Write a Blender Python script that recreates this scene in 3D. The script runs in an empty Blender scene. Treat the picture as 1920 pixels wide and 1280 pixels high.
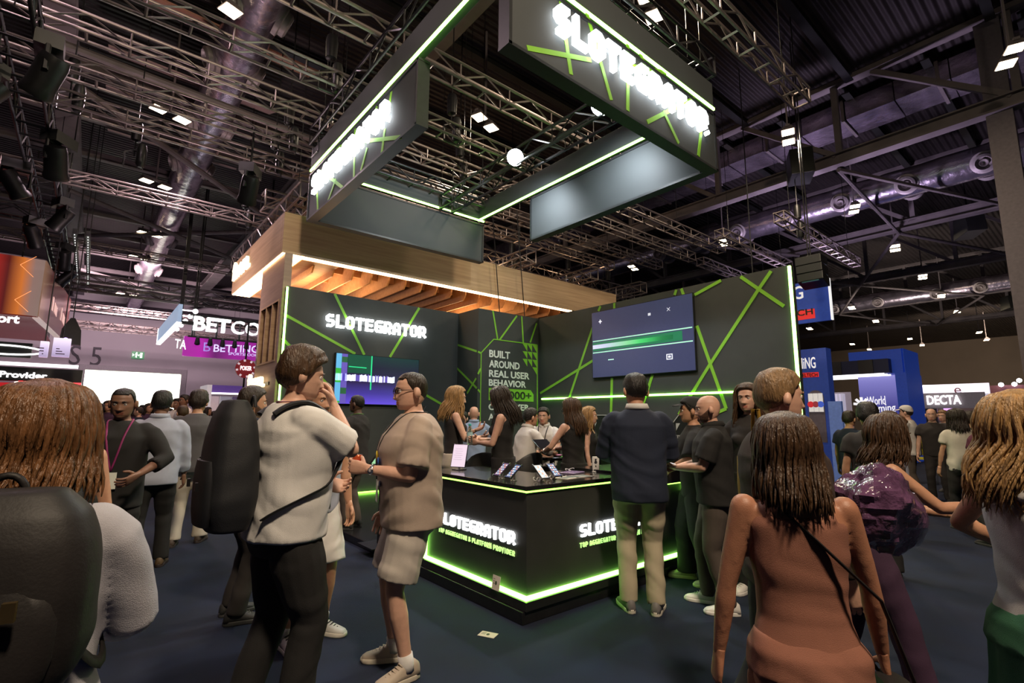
import bpy, bmesh, math, random
import numpy as np
from mathutils import Vector, Matrix, noise
random.seed(7)
PI = math.pi
SC = bpy.context.scene
COL = SC.collection
V = Vector

# ------------------------------------------------------------------ camera
YAW, PITCH, ROLL, FPX, EYE = math.radians(50.2534), math.radians(8.6557), math.radians(0.36259), 944.95, 1.55
_f = V((math.cos(YAW)*math.cos(PITCH), math.sin(YAW)*math.cos(PITCH), math.sin(PITCH)))
_r = V((math.sin(YAW), -math.cos(YAW), 0))
_u = _r.cross(_f)
CR = math.cos(ROLL)*_r + math.sin(ROLL)*_u
CU = -math.sin(ROLL)*_r + math.cos(ROLL)*_u
CF = _f
CAMPOS = V((0, 0, EYE))
cam_data = bpy.data.cameras.new('camera')
cam_data.sensor_width = 36.0
cam_data.lens = FPX/1920*36.0
cam_data.clip_end = 400
cam_data.clip_start = 0.05
cam = bpy.data.objects.new('camera', cam_data)
cam.matrix_world = Matrix(((CR.x, CU.x, -CF.x, 0), (CR.y, CU.y, -CF.y, 0), (CR.z, CU.z, -CF.z, EYE), (0, 0, 0, 1)))
COL.objects.link(cam)
SC.camera = cam

# ------------------------------------------------------------------ light and exposure
SC.view_settings.view_transform = 'Standard'
SC.view_settings.look = 'None'
SC.view_settings.gamma = 1.0
SC.view_settings.use_curve_mapping = False
SC.view_settings.exposure = 0.0
SC.cycles.use_denoising = True
SC.cycles.max_bounces = 6
SC.cycles.sample_clamp_indirect = 4.0
SC.cycles.caustics_reflective = False
SC.cycles.caustics_refractive = False
world = bpy.data.worlds.new('hall_air')
SC.world = world
world.use_nodes = True
world.node_tree.nodes['Background'].inputs[0].default_value = (1.0, 0.80, 0.86, 1)
world.node_tree.nodes['Background'].inputs[1].default_value = 0.018

def lamp(name, kind, loc, power, color, size=0.3, aim=None, spot=1.2, blend=0.5, parent=None):
    d = bpy.data.lights.new(name, kind)
    d.energy = power
    d.color = color
    if kind == 'AREA':
        d.size = size
    elif kind in ('POINT', 'SPOT'):
        d.shadow_soft_size = size
    if kind == 'SPOT':
        d.spot_size = spot
        d.spot_blend = blend
    o = bpy.data.objects.new(name, d)
    o.location = loc
    if aim is not None:
        o.rotation_euler = (V(aim)-V(loc)).to_track_quat('-Z', 'Y').to_euler()
    COL.objects.link(o)
    if parent is not None:
        o.parent = parent
        o.matrix_parent_inverse = parent.matrix_basis.inverted()
    return o
WARM, PINK, COOL = (1.0, 0.80, 0.58), (1.0, 0.72, 0.80), (0.85, 0.93, 1.0)
# general fill added over the hall, partly at its floods (the lamps in view are built further down)
lamp('hall_flood_fill', 'AREA', (7.0, 9.6, 8.7), 260, WARM, 0.8, (6.5, 6.0, 0))
lamp('hall_flood_fill', 'AREA', (7.1, 4.7, 8.7), 260, WARM, 0.8, (6.0, 3.5, 0))
lamp('hall_flood_fill', 'AREA', (1.0, 14.4, 8.7), 240, PINK, 0.8, (1, 13, 0))
lamp('hall_flood_fill', 'AREA', (-1.5, 7.5, 8.7), 120, PINK, 0.8, (-0.5, 7, 0))
lamp('hall_flood_fill', 'AREA', (0.5, -2.5, 8.7), 820, WARM, 0.8, (1.8, 3, 0))  # unseen lamp behind the camera, added to brighten the near figures
lamp('hall_flood_fill', 'AREA', (13.6, 4.9, 8.7), 330, WARM, 0.8, (12, 3, 0))
lamp('hall_flood_fill', 'AREA', (1.5, 30, 8.7), 2200, PINK, 1.5, (2, 40, 2))
lamp('hall_flood_fill', 'AREA', (33, 6, 8.7), 900, WARM, 1.5, (34, 5, 0))
lamp('added_uplight', 'SPOT', (17.5, 7.0, 3.2), 2600, (.82, .66, 1.0), .6, (19.6, 5.0, 9.8), 1.75, .7)  # uplight added to tint the foil ducts violet, no fixture there
lamp('added_uplight', 'SPOT', (34, 8, 3.2), 2200, (1, .85, .75), .6, (38, 7.0, 9.5), 1.9, .7)
lamp('added_uplight', 'AREA', (1.5, 13, 2.7), 150, (1.0, .72, .76), .8, (1.6, 13, 9.5))  # pink uplight added under the aisle duct and roof panels
lamp('hall_flood_fill', 'AREA', (58, 8, 8.7), 1800, WARM, 1.5, (70, 8, 3))

# ------------------------------------------------------------------ photograph pixel -> place
def ray(x, y):
    return CR*((x-960)/FPX) - CU*((y-640)/FPX) + CF
def onz(x, y, z):
    d = ray(x, y); return CAMPOS + d*((z-EYE)/d.z)
def onx(x, y, X):
    d = ray(x, y); return CAMPOS + d*(X/d.x)
def ony(x, y, Y):
    d = ray(x, y); return CAMPOS + d*(Y/d.y)
def atd(x, y, dist):
    d = ray(x, y); return CAMPOS + d*(dist/math.hypot(d.x, d.y))
def azim(x, y=780):
    d = ray(x, y); return math.atan2(d.y, d.x)

# ------------------------------------------------------------------ materials
MATS = {}
def mat(name, col, rough=0.6, metal=0.0, emit=None, strength=0.0, vary=0.12, scale=14.0, bump=0.0, bscale=None, alpha=None, trans=0.0, coat=0.0, spec=0.5, stretch=None):
    if name in MATS:
        return MATS[name]
    m = bpy.data.materials.new(name)
    m.use_nodes = True
    nt = m.node_tree
    b = nt.nodes['Principled BSDF']
    b.inputs['Roughness'].default_value = rough
    b.inputs['Metallic'].default_value = metal
    b.inputs['Specular IOR Level'].default_value = spec
    if trans:
        b.inputs['Transmission Weight'].default_value = trans
    if alpha is not None:
        b.inputs['Alpha'].default_value = alpha
    if coat:
        b.inputs['Coat Weight'].default_value = coat
    tc = nt.nodes.new('ShaderNodeTexCoord')
    src = tc.outputs['Object']
    if stretch:
        mp = nt.nodes.new('ShaderNodeMapping')
        mp.inputs['Scale'].default_value = stretch
        nt.links.new(src, mp.inputs[0]); src = mp.outputs[0]
    n = nt.nodes.new('ShaderNodeTexNoise')
    n.inputs['Scale'].default_value = scale
    n.inputs['Detail'].default_value = 4
    nt.links.new(src, n.inputs['Vector'])
    r = nt.nodes.new('ShaderNodeValToRGB')
    c = V(col[:3])
    lo, hi = c*(1-vary), c*(1+vary)
    r.color_ramp.elements[0].position = 0.3
    r.color_ramp.elements[1].position = 0.7
    r.color_ramp.elements[0].color = (*lo, 1)
    r.color_ramp.elements[1].color = (min(hi.x, 1), min(hi.y, 1), min(hi.z, 1), 1)
    nt.links.new(n.outputs['Fac'], r.inputs[0])
    nt.links.new(r.outputs[0], b.inputs['Base Color'])
    if bump:
        n2 = nt.nodes.new('ShaderNodeTexNoise')
        n2.inputs['Scale'].default_value = bscale or scale*6
        n2.inputs['Detail'].default_value = 3
        nt.links.new(src, n2.inputs['Vector'])
        bp = nt.nodes.new('ShaderNodeBump')
        bp.inputs['Strength'].default_value = bump
        bp.inputs['Distance'].default_value = 0.02
        nt.links.new(n2.outputs['Fac'], bp.inputs['Height'])
        nt.links.new(bp.outputs[0], b.inputs['Normal'])
    if emit:
        b.inputs['Emission Color'].default_value = (*emit, 1)
        b.inputs['Emission Strength'].default_value = strength
    MATS[name] = m
    return m
def wood(name, a, b_, scale=3.0, stretch=(0.6, 0.6, 9.0), rough=0.55):
    if name in MATS:
        return MATS[name]
    m = bpy.data.materials.new(name); m.use_nodes = True
    nt = m.node_tree; b = nt.nodes['Principled BSDF']
    b.inputs['Roughness'].default_value = rough
    tc = nt.nodes.new('ShaderNodeTexCoord'); mp = nt.nodes.new('ShaderNodeMapping')
    mp.inputs['Scale'].default_value = stretch
    n = nt.nodes.new('ShaderNodeTexNoise'); n.inputs['Scale'].default_value = scale; n.inputs['Detail'].default_value = 8
    r = nt.nodes.new('ShaderNodeValToRGB')
    r.color_ramp.elements[0].position = 0.3; r.color_ramp.elements[1].position = 0.72
    r.color_ramp.elements[0].color = (*a, 1); r.color_ramp.elements[1].color = (*b_, 1)
    nt.links.new(tc.outputs['Object'], mp.inputs[0]); nt.links.new(mp.outputs[0], n.inputs['Vector'])
    nt.links.new(n.outputs['Fac'], r.inputs[0]); nt.links.new(r.outputs[0], b.inputs['Base Color'])
    MATS[name] = m
    return m
def corrugated(name, col, freq, axis='X', depth=0.6, rough=0.55, metal=0.3):
    m = mat(name, col, rough, metal, vary=0.35, scale=0.6)
    nt = m.node_tree; b = nt.nodes['Principled BSDF']
    tc = nt.nodes.new('ShaderNodeTexCoord'); w = nt.nodes.new('ShaderNodeTexWave')
    w.wave_type = 'BANDS'; w.bands_direction = axis
    w.inputs['Scale'].default_value = freq
    bp = nt.nodes.new('ShaderNodeBump'); bp.inputs['Strength'].default_value = depth; bp.inputs['Distance'].default_value = 0.08
    nt.links.new(tc.outputs['Object'], w.inputs['Vector']); nt.links.new(w.outputs['Fac'], bp.inputs['Height'])
    nt.links.new(bp.outputs[0], b.inputs['Normal'])
    return m

M = dict(
    carpet=mat('carpet', (0.0035, 0.0100, 0.035), 0.95, vary=0.3, scale=2.2, bump=0.5, bscale=900),
    black=mat('black_panel', (0.016, 0.017, 0.016), 0.38, vary=0.2, scale=3),
    charcoal=mat('charcoal_fabric', (0.040, 0.043, 0.040), 0.7, vary=0.1, scale=3, bump=0.05, bscale=300),
    header=mat('header_fabric', (0.050, 0.056, 0.058), 0.7, vary=0.06, scale=1.5, bump=0.05, bscale=300),
    glossblack=mat('gloss_black', (0.014, 0.014, 0.013), 0.2, vary=0.2, scale=5, coat=0.3),
    lime=mat('lime_vinyl', (0.22, 0.52, 0.035), 0.5, vary=0.06, scale=6),
    led=mat('green_led', (0.5, 1, 0.1), 0.5, emit=(0.36, 1.0, 0.14), strength=9.5),
    led_soft=mat('green_led_dim', (0.5, 1, 0.1), 0.5, emit=(0.33, 1.0, 0.09), strength=5.0),
    white_e=mat('lit_white_letter', (1, 1, 1), 0.5, emit=(0.93, 0.97, 1.0), strength=6.5),
    white_e2=mat('lit_white_soft', (1, 1, 1), 0.5, emit=(1.0, 0.98, 0.97), strength=2.2),
    warm_e=mat('warm_led', (1, 0.8, 0.5), 0.5, emit=(1.0, 0.60, 0.30), strength=12.0),
    warm_letter=mat('warm_lit_letter', (1, 0.9, 0.7), 0.5, emit=(1.0, 0.80, 0.48), strength=1.7),
    white_p=mat('white_print', (0.78, 0.80, 0.72), 0.5, vary=0.04),
    alu=mat('aluminium', (0.22, 0.185, 0.175), 0.45, 0.7, vary=0.12, scale=8),
    steel=mat('painted_steel', (0.17, 0.145, 0.145), 0.6, 0.1, vary=0.18, scale=2),
    steel_l=mat('pale_painted_steel', (0.20, 0.17, 0.175), 0.6, 0.1, vary=0.15, scale=2),
    blackmetal=mat('black_metal', (0.012, 0.012, 0.013), 0.4, 0.4, vary=0.2),
    foil=mat('duct_foil', (0.50, 0.44, 0.52), 0.26, 0.9, vary=0.3, scale=2.5, bump=0.9, bscale=5),
    oak=wood('oak_veneer', (0.42, 0.275, 0.150), (0.58, 0.40, 0.23), 2.0, (0.5, 0.5, 10)),
    oak_slat=wood('oak_slat', (0.40, 0.22, 0.10), (0.52, 0.31, 0.15), 2.0, (0.5, 6, 6)),
    blue=mat('blue_panel', (0.018, 0.055, 0.32), 0.5, vary=0.08, scale=1),
    bluel=mat('pale_blue_panel', (0.13, 0.22, 0.55), 0.55, vary=0.05, scale=1),
    red=mat('red_print', (0.6, 0.03, 0.03), 0.5, vary=0.08),
    phone=mat('phone_body', (0.02, 0.02, 0.022), 0.2, vary=0.1),
    whiteplastic=mat('white_plastic', (0.72, 0.71, 0.69), 0.35, vary=0.04),
    paper=mat('paper', (0.72, 0.66, 0.56), 0.8, vary=0.08),
    chrome=mat('brushed_chrome', (0.75, 0.75, 0.76), 0.22, 1.0, vary=0.05),
)

# ------------------------------------------------------------------ mesh builder
class MB:
    def __init__(s):
        s.v = []; s.f = []; s.m = []
    def add(s, vs, fs, mi=0):
        o = len(s.v)
        s.v.extend([tuple(p) for p in vs])
        for f in fs:
            s.f.append(tuple(i+o for i in f)); s.m.append(mi)
        return s
    def hexa(s, p, mi=0):   # p: 4 bottom (ccw) + 4 top
        return s.add(p, [(3, 2, 1, 0), (4, 5, 6, 7), (0, 1, 5, 4), (1, 2, 6, 5), (2, 3, 7, 6), (3, 0, 4, 7)], mi)
    def box(s, a, b, mi=0):
        x0, y0, z0 = a; x1, y1, z1 = b
        return s.hexa([(x0, y0, z0), (x1, y0, z0), (x1, y1, z0), (x0, y1, z0), (x0, y0, z1), (x1, y0, z1), (x1, y1, z1), (x0, y1, z1)], mi)
    def obox(s, c, ux, uy, uz, sx, sy, sz, mi=0):
        c = V(c); ux = V(ux).normalized()*sx/2; uy = V(uy).normalized()*sy/2; uz = V(uz).normalized()*sz/2
        return s.hexa([c-ux-uy-uz, c+ux-uy-uz, c+ux+uy-uz, c-ux+uy-uz, c-ux-uy+uz, c+ux-uy+uz, c+ux+uy+uz, c-ux+uy+uz], mi)
    def bar(s, p, q, w, h, up=(0, 0, 1), mi=0):
        p = V(p); q = V(q); d = q-p; L = d.length; d.normalize()
        up = V(up)
        if abs(d.dot(up)) > 0.98: up = V((1, 0, 0))
        sx = d.cross(up).normalized(); u = sx.cross(d)
        return s.obox((p+q)/2, d, sx, u, L, w, h, mi)
    def prism(s, poly, o, ux, uy, d, mi=0):
        """poly: 2-D outline in ux/uy from o, thickness vector d"""
        o = V(o); ux = V(ux); uy = V(uy); d = V(d)
        a = [o+ux*x+uy*y for x, y in poly]; n = len(a)
        fs = [tuple(range(n)), tuple(range(2*n-1, n-1, -1))]
        fs += [(i, i+n, (i+1) % n+n, (i+1) % n) for i in range(n)]
        return s.add(a+[p+d for p in a], fs, mi)
    def loft(s, rings, cap=True, mi=0, closed=False):
        n = len(rings[0]); k = len(rings)
        vs = [p for r in rings for p in r]; fs = []
        for i in range(k if closed else k-1):
            for j in range(n):
                a, b = i*n+j, i*n+(j+1) % n
                c, d = ((i+1) % k)*n+(j+1) % n, ((i+1) % k)*n+j
                fs.append((a, b, c, d))
        if cap and not closed:
            fs.append(tuple(range(n-1, -1, -1))); fs.append(tuple((k-1)*n+j for j in range(n)))
        return s.add(vs, fs, mi)
    def tube(s, pts, r, n=6, mi=0, up=(0, 0, 1), flat=1.0, cap=True):
        pts = [V(p) for p in pts]
        k = len(pts)
        rr = r if isinstance(r, (list, tuple)) else [r]*k
        rings = []; u = None
        for i in range(k):
            d = (pts[min(i+1, k-1)]-pts[max(i-1, 0)]).normalized()
            if u is None:
                u = V(up)
                if abs(u.dot(d)) > 0.95: u = V((1, 0, 0)) if abs(d.x) < 0.9 else V((0, 1, 0))
            u = (u-d*u.dot(d)).normalized(); w = d.cross(u)
            rings.append([pts[i]+w*(math.cos(2*PI*j/n)*rr[i])+u*(math.sin(2*PI*j/n)*rr[i]*flat) for j in range(n)])
        return s.loft(rings, cap, mi)
    def lathe(s, prof, o=(0, 0, 0), n=20, mi=0, axis=(0, 0, 1)):
        o = V(o); ax = V(axis).normalized(); q = V((0, 0, 1)).rotation_difference(ax)
        rings = [[o+q @ V((r*math.cos(2*PI*j/n), r*math.sin(2*PI*j/n), z)) for j in range(n)] for r, z in prof]
        return s.loft(rings, True, mi)
    def ball(s, c, r, nu=12, nv=8, mi=0, rot=None):
        c = V(c); r = (r, r, r) if not isinstance(r, (tuple, list)) else r
        rings = []
        for i in range(nv+1):
            t = -PI/2+PI*i/nv
            t = max(min(t, PI/2-0.05), -PI/2+0.05)
            rg = []
            for j in range(nu):
                p = V((r[0]*math.cos(t)*math.cos(2*PI*j/nu), r[1]*math.cos(t)*math.sin(2*PI*j/nu), r[2]*math.sin(t)))
                if rot is not None: p = rot @ p
                rg.append(c+p)
            rings.append(rg)
        return s.loft(rings, True, mi)
    def mesh(s, name, mats, smooth=None):
        me = bpy.data.meshes.new(name)
        me.from_pydata(s.v, [], s.f)
        for m in (mats if isinstance(mats, (list, tuple)) else [mats]):
            me.materials.append(m)
        me.polygons.foreach_set('material_index', s.m)
        bm = bmesh.new(); bm.from_mesh(me)
        bmesh.ops.recalc_face_normals(bm, faces=bm.faces)
        bm.to_mesh(me); bm.free()
        if smooth:
            me.polygons.foreach_set('use_smooth', [True]*len(me.polygons))
            me.set_sharp_from_angle(angle=math.radians(smooth))
        me.update()
        return me
    def build(s, name, mats, parent=None, smooth=None, bevel=0.0, world=True):
        return link(name, s.mesh(name, mats, smooth), parent, bevel, world)
def link(name, me, parent=None, bevel=0.0, world=True):
    o = bpy.data.objects.new(name, me)
    COL.objects.link(o)
    if parent is not None:
        o.parent = parent
        if world:
            o.matrix_parent_inverse = parent.matrix_basis.inverted()
    if bevel:
        b = o.modifiers.new('edge', 'BEVEL'); b.width = bevel; b.segments = 2; b.limit_method = 'ANGLE'; b.angle_limit = math.radians(50)
    return o
def thing(name, label, cat, loc=(0, 0, 0), rotz=0.0, group=None):
    o = bpy.data.objects.new(name, None)
    o.empty_display_size = 0.1
    o.matrix_basis = Matrix.Translation(V(loc)) @ Matrix.Rotation(rotz, 4, 'Z')
    COL.objects.link(o)
    return tag(o, label, cat, group)
def tag(o, label, cat, group=None):
    o['label'] = label; o['category'] = cat
    if group: o['group'] = group
    return o
def struct(o):
    o['kind'] = 'structure'; return o
def dup(root, loc, rotz=None, label=None, group=None):
    r = root.copy(); COL.objects.link(r)
    m = Matrix.Translation(V(loc)) @ (Matrix.Rotation(rotz, 4, 'Z') if rotz is not None else root.matrix_basis.to_3x3().to_4x4())
    r.matrix_basis = m
    if label: r['label'] = label
    if group: r['group'] = group
    def kids(src, dst):
        for ch in list(src.children):
            c = ch.copy(); COL.objects.link(c); c.parent = dst
            c.matrix_parent_inverse = ch.matrix_parent_inverse.copy()
            kids(ch, c)
    kids(root, r)
    return r

# ------------------------------------------------------------------ lettering
def font_mesh(txt, h, depth, bold=0.0, shear=0.0, space=1.0):
    cu = bpy.data.curves.new('lettering', 'FONT')
    cu.body = txt; cu.size = 1.0; cu.extrude = 0.5; cu.offset = bold; cu.shear = shear; cu.space_character = space
    cu.resolution_u = 3
    o = bpy.data.objects.new('lettering', cu); COL.objects.link(o)
    bpy.context.view_layer.update()
    me = bpy.data.meshes.new_from_object(o.evaluated_get(bpy.context.evaluated_depsgraph_get()))
    bpy.data.objects.remove(o); bpy.data.curves.remove(cu)
    return me
def font_text(name, txt, a, b, up, top_h, depth, m, parent=None, bold=0.0, n=None, shear=0.0):
    """lettering that runs from point a to point b (baseline) with capital height top_h, raised by depth along n"""
    a = V(a); b = V(b); up = V(up).normalized(); ux = (b-a).normalized()
    n = V(n) if n is not None else ux.cross(up)
    me = font_mesh(txt, 1, 1, bold, shear)
    co = np.empty(len(me.vertices)*3); me.vertices.foreach_get('co', co); co = co.reshape(-1, 3)
    x0, x1 = co[:, 0].min(), co[:, 0].max()
    W = (b-a).length; hh = 0.73
    X = (co[:, 0]-x0)/(x1-x0)*W; Y = co[:, 1]/hh*top_h; Z = (co[:, 2]+0.5)*depth
    P = np.array(a)[None]+X[:, None]*np.array(ux)+Y[:, None]*np.array(up)+Z[:, None]*np.array(n)
    me.vertices.foreach_set('co', P.ravel())
    me.materials.clear(); me.materials.append(m)
    me.name = name; me.update()
    return link(name, me, parent)
_c = .13
_L, _R_, _T, _B, _Mi = .11, .59, .89, .11, .5
GLY = {
 'S': [[(_R_, _T), (_L+_c, _T), (_L, _T-_c), (_L, _Mi+_c*.6), (_L+_c*.6, _Mi), (_R_-_c*.6, _Mi), (_R_, _Mi-_c*.6), (_R_, _B+_c), (_R_-_c, _B), (_L, _B)]],
 'L': [[(_L, 1), (_L, _B), (_R_+.06, _B)]],
 'O': [[(_L+_c, _T), (_R_-_c, _T), (_R_, _T-_c), (_R_, _B+_c), (_R_-_c, _B), (_L+_c, _B), (_L, _B+_c), (_L, _T-_c), (_L+_c, _T), (_R_-_c, _T)]],
 'T': [[(0, _T), (.7, _T)], [(.35, _T), (.35, 0)]],
 'E': [[(.66, _T), (_L, _T), (_L, _B), (.66, _B)], [(_L, _Mi), (.6, _Mi)]],
 'G': [[(.66, _T), (_L+_c, _T), (_L, _T-_c), (_L, _B+_c), (_L+_c, _B), (_R_, _B), (_R_, _Mi), (.34, _Mi)]],
 'R': [[(_L, 0), (_L, _T), (_R_-_c, _T), (_R_, _T-_c), (_R_, _Mi), (_R_-_c, .4), (_L, .4)], [(.38, .4), (.6, 0)]],
 'A': [[(_L, 0), (_L, _T-_c*1.6), (_L+_c*1.2, _T), (_R_-_c*1.2, _T), (_R_, _T-_c*1.6), (_R_, 0)], [(_L, .36), (_R_, .36)]],
 'B': [[(_L, _B), (_L, _T), (_R_-_c, _T), (_R_-.02, _T-_c), (_R_-.02, _Mi+.05), (_R_-.08, _Mi), (_L, _Mi)], [(_R_-.1, _Mi), (_R_, _Mi-.08), (_R_, _B+_c), (_R_-_c, _B), (_L, _B)]],
 'U': [[(_L, 1), (_L, _B+_c), (_L+_c, _B), (_R_-_c, _B), (_R_, _B+_c), (_R_, 1)]],
 'I': [[(.2, 0), (.2, 1)]],
 'N': [[(_L, 0), (_L, .95), (_R_, .05), (_R_, 1)]],
 'D': [[(_L, _B), (_L, _T), (_R_-_c, _T), (_R_, _T-_c), (_R_, _B+_c), (_R_-_c, _B), (_L, _B)]],
 'H': [[(_L, 0), (_L, 1)], [(_R_, 0), (_R_, 1)], [(_L, _Mi), (_R_, _Mi)]],
 'V': [[(.06, 1), (.35, .06), (.64, 1)]],
 'P': [[(_L, 0), (_L, _T), (_R_-_c, _T), (_R_, _T-_c), (_R_, .5), (_R_-_c, .4), (_L, .4)]],
 'F': [[(.66, _T), (_L, _T), (_L, 0)], [(_L, _Mi), (.58, _Mi)]],
 'M': [[(_L, 0), (_L, .93), (.35, .4), (_R_, .93), (_R_, 0)]],
 'Y': [[(.06, 1), (.35, .5), (.64, 1)], [(.35, .5), (.35, 0)]],
 'C': [[(.66, _T), (_L+_c, _T), (_L, _T-_c), (_L, _B+_c), (_L+_c, _B), (.66, _B)]],
 'Z': [[(.05, _T), (_R_, _T), (_L, _B), (.65, _B)]],
 '1': [[(.1, .78), (.32, _T), (.32, 0)]],
 '0': None, '+': [[(.08, .5), (.62, .5)], [(.35, .78), (.35, .22)]],
 '&': [[(.62, .1), (.2, .65), (.2, _T), (.45, _T), (.45, .65), (_L, .3), (_L, _B), (.45, _B), (.62, .35)]],
 '.': [[(.02, .12), (.22, .12)]], ',': [[(.12, .2), (.05, -.12)]],
}
GLY['0'] = GLY['O']
WID = {'I': .4, ' ': .4, '.': .28, ',': .25, '1': .5, 'L': .66}
def stroke_poly(mb, pts, w, place, depth, mi=0):
    """one constant-width stroke with mitred corners, as quads raised by depth"""
    pts = [V((x, y)) for x, y in pts]; k = len(pts)
    closed = (pts[0]-pts[-2]).length < 1e-6 and k > 3
    L, R = [], []
    for i, p in enumerate(pts):
        d0 = (p-pts[i-1]).normalized() if i > 0 else None
        d1 = (pts[i+1]-p).normalized() if i < k-1 else None
        if d0 is None: d0 = d1
        if d1 is None: d1 = d0
        n0 = V((-d0.y, d0.x)); n1 = V((-d1.y, d1.x))
        m = n0+n1
        m = m.normalized() if m.length > 1e-6 else n0
        s = w/2/max(m.dot(n0), 0.45)
        L.append(p+m*s); R.append(p-m*s)
    e = range(1, k-1) if closed else range(k-1)
    for i in e:
        a, b, c, d = L[i], L[i+1], R[i+1], R[i]
        q = [place(*a, 0), place(*b, 0), place(*c, 0), place(*d, 0), place(*a, depth), place(*b, depth), place(*c, depth), place(*d, depth)]
        mb.hexa(q, mi)
def block_text(mb, txt, a, ux, uy, n, W, H, depth, stroke=.2, logo=False, gap=.1, mi=0):
    """squared capitals from lower-left a; W total width, H cap height"""
    a = V(a); ux = V(ux).normalized(); uy = V(uy).normalized(); n = V(n).normalized()
    tot = sum(WID.get(c, .7)+gap for c in txt)-gap
    sx = W/tot; x = 0
    for i, ch in enumerate(txt):
        def place(px, py, pz, x=x):
            return a+ux*((x+px)*sx)+uy*(py*H)+n*pz
        if ch in GLY:
            for st in GLY[ch]:
                if logo and ch == 'R' and i == len(txt)-1 and len(st) == 2:
                    st = [(.42, .4), (.52, .2)]
                stroke_poly(mb, st, stroke, place, depth, mi)
        if logo and i == len(txt)-1:
            mb.hexa([place(.55, .1, 0), place(.65, .0, 0), place(.75, .1, 0), place(.65, .2, 0), place(.55, .1, depth), place(.65, .0, depth), place(.75, .1, depth), place(.65, .2, depth)], mi)
        x += WID.get(ch, .7)+gap
    return mb
def strips(mb, segs, proj, w, n, lift=0.004, mi=0):
    """flat vinyl lines: segs of photograph pixels put onto a panel by proj"""
    n = V(n)
    for i, (x0, y0, x1, y1) in enumerate(segs):
        p, q = proj(x0, y0), proj(x1, y1)
        d = (q-p).normalized(); s = d.cross(n).normalized()*w/2
        lo, hi = n*0.0005, n*(lift+.0005*i)
        mb.hexa([p-s+lo, q-s+lo, q+s+lo, p+s+lo, p-s+hi, q-s+hi, q+s+hi, p+s+hi], mi)
    return mb
# ================================================================== setting
floor = struct(MB().box((-60, -12, -0.1), (84, 52, 0)).build('floor', M['carpet']))
deck_m = corrugated('roof_deck', (0.030, 0.024, 0.024), 1.6, 'Y', 0.7)
dk = MB().box((-60, -12, 11.6), (84, 52, 11.8)).build('ceiling', deck_m); struct(dk)
wall_m = mat('hall_wall_paint', (0.50, 0.46, 0.50), 0.75, vary=0.05, scale=0.4)
DX0, DX1, DZ = ony(160, 693, 46).x, ony(340, 700, 46).x, ony(250, 697, 46).z
w = MB()
w.box((-60, 46, 0), (DX0, 46.4, 11.6)).box((DX1, 46, 0), (84, 46.4, 11.6)).box((DX0, 46, DZ), (DX1, 46.4, 11.6))
wall_back = struct(w.build('wall_back', wall_m))
wr_m = mat('hall_wall_beige', (0.20, 0.155, 0.125), 0.7, vary=0.1, scale=0.3)
struct(MB().box((83.5, -12, 0), (84, 52, 11.6)).build('wall_right', wr_m))
# bright loading bay behind the roller-door opening
bay = MB()
bay.box((DX0-3, 58, 0), (DX1+3, 58.3, 9))
bay.box((DX0-3, 46.5, -0.1), (DX1+3, 58, 0)).box((DX0-3.2, 46.5, 0), (DX0-3, 58, 9)).box((DX1+3, 46.5, 0), (DX1+3.2, 58, 9)).box((DX0-3, 46.5, 9), (DX1+3, 58, 9.2))
struct(bay.build('wall_bay', mat('bay_white', (0.86, 0.88, 0.80), 0.7, vary=0.03)))
lamp('bay_daylight', 'AREA', ((DX0+DX1)/2, 51, 8.6), 9000, (0.97, 1.0, 0.90), 6.0, ((DX0+DX1)/2, 55, 0))
dtr = MB()
dtr.box((DX0-.35, 45.85, 0), (DX0, 46.0, DZ+.35)).box((DX1, 45.85, 0), (DX1+.35, 46.0, DZ+.35)).box((DX0, 45.85, DZ), (DX1, 46.0, DZ+.35))
struct(dtr.build('door_1', mat('door_frame_grey', (0.30, 0.28, 0.30), 0.5)))

# ================================================================== the lime and black booth
PX, PY, WH = 2.70, 3.06, 3.95
LWY, RWX, BX, BY = 9.65, 8.2, 6.4, 8.85
NX, NY = V((-1, 0, 0)), V((0, -1, 0))
plat = thing('booth_platform', 'low black raised platform the lime and black booth stands on', 'platform', (5.4, 6.4, 0))
MB().box((PX-.02, PY+.02, 0), (RWX+.15, LWY, .095)).build('deck', mat('black_laminate', (0.012, 0.012, 0.013), 0.25, vary=0.2), plat, bevel=.006)
MB().box((3.0, LWY-.06, .10), (6.38, LWY-.03, .125)).build('floor_led_strip', M['led_soft'], plat)

# left wall
lw = thing('booth_wall', 'dark booth wall with lime lines behind the wide video screen and lit sign', 'exhibition wall', (4.5, LWY, 0.095))
MB().box((2.60, LWY, .096), (BX, LWY+.12, WH)).build('panel', M['charcoal'], lw)
pl = lambda x, y: ony(x, y, LWY)
s = strips(MB(), [(627.5, 550.6, 683, 665), (786, 577, 731, 669), (533, 589, 666, 663), (529, 634, 640, 747), (770, 724, 846, 768)], pl, .052, NY)
s.build('line_graphic', M['lime'], lw)
MB().box((2.585, LWY-.02, .12), (2.62, LWY-.001, WH-.02)).build('edge_led', M['led'], lw)
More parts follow.
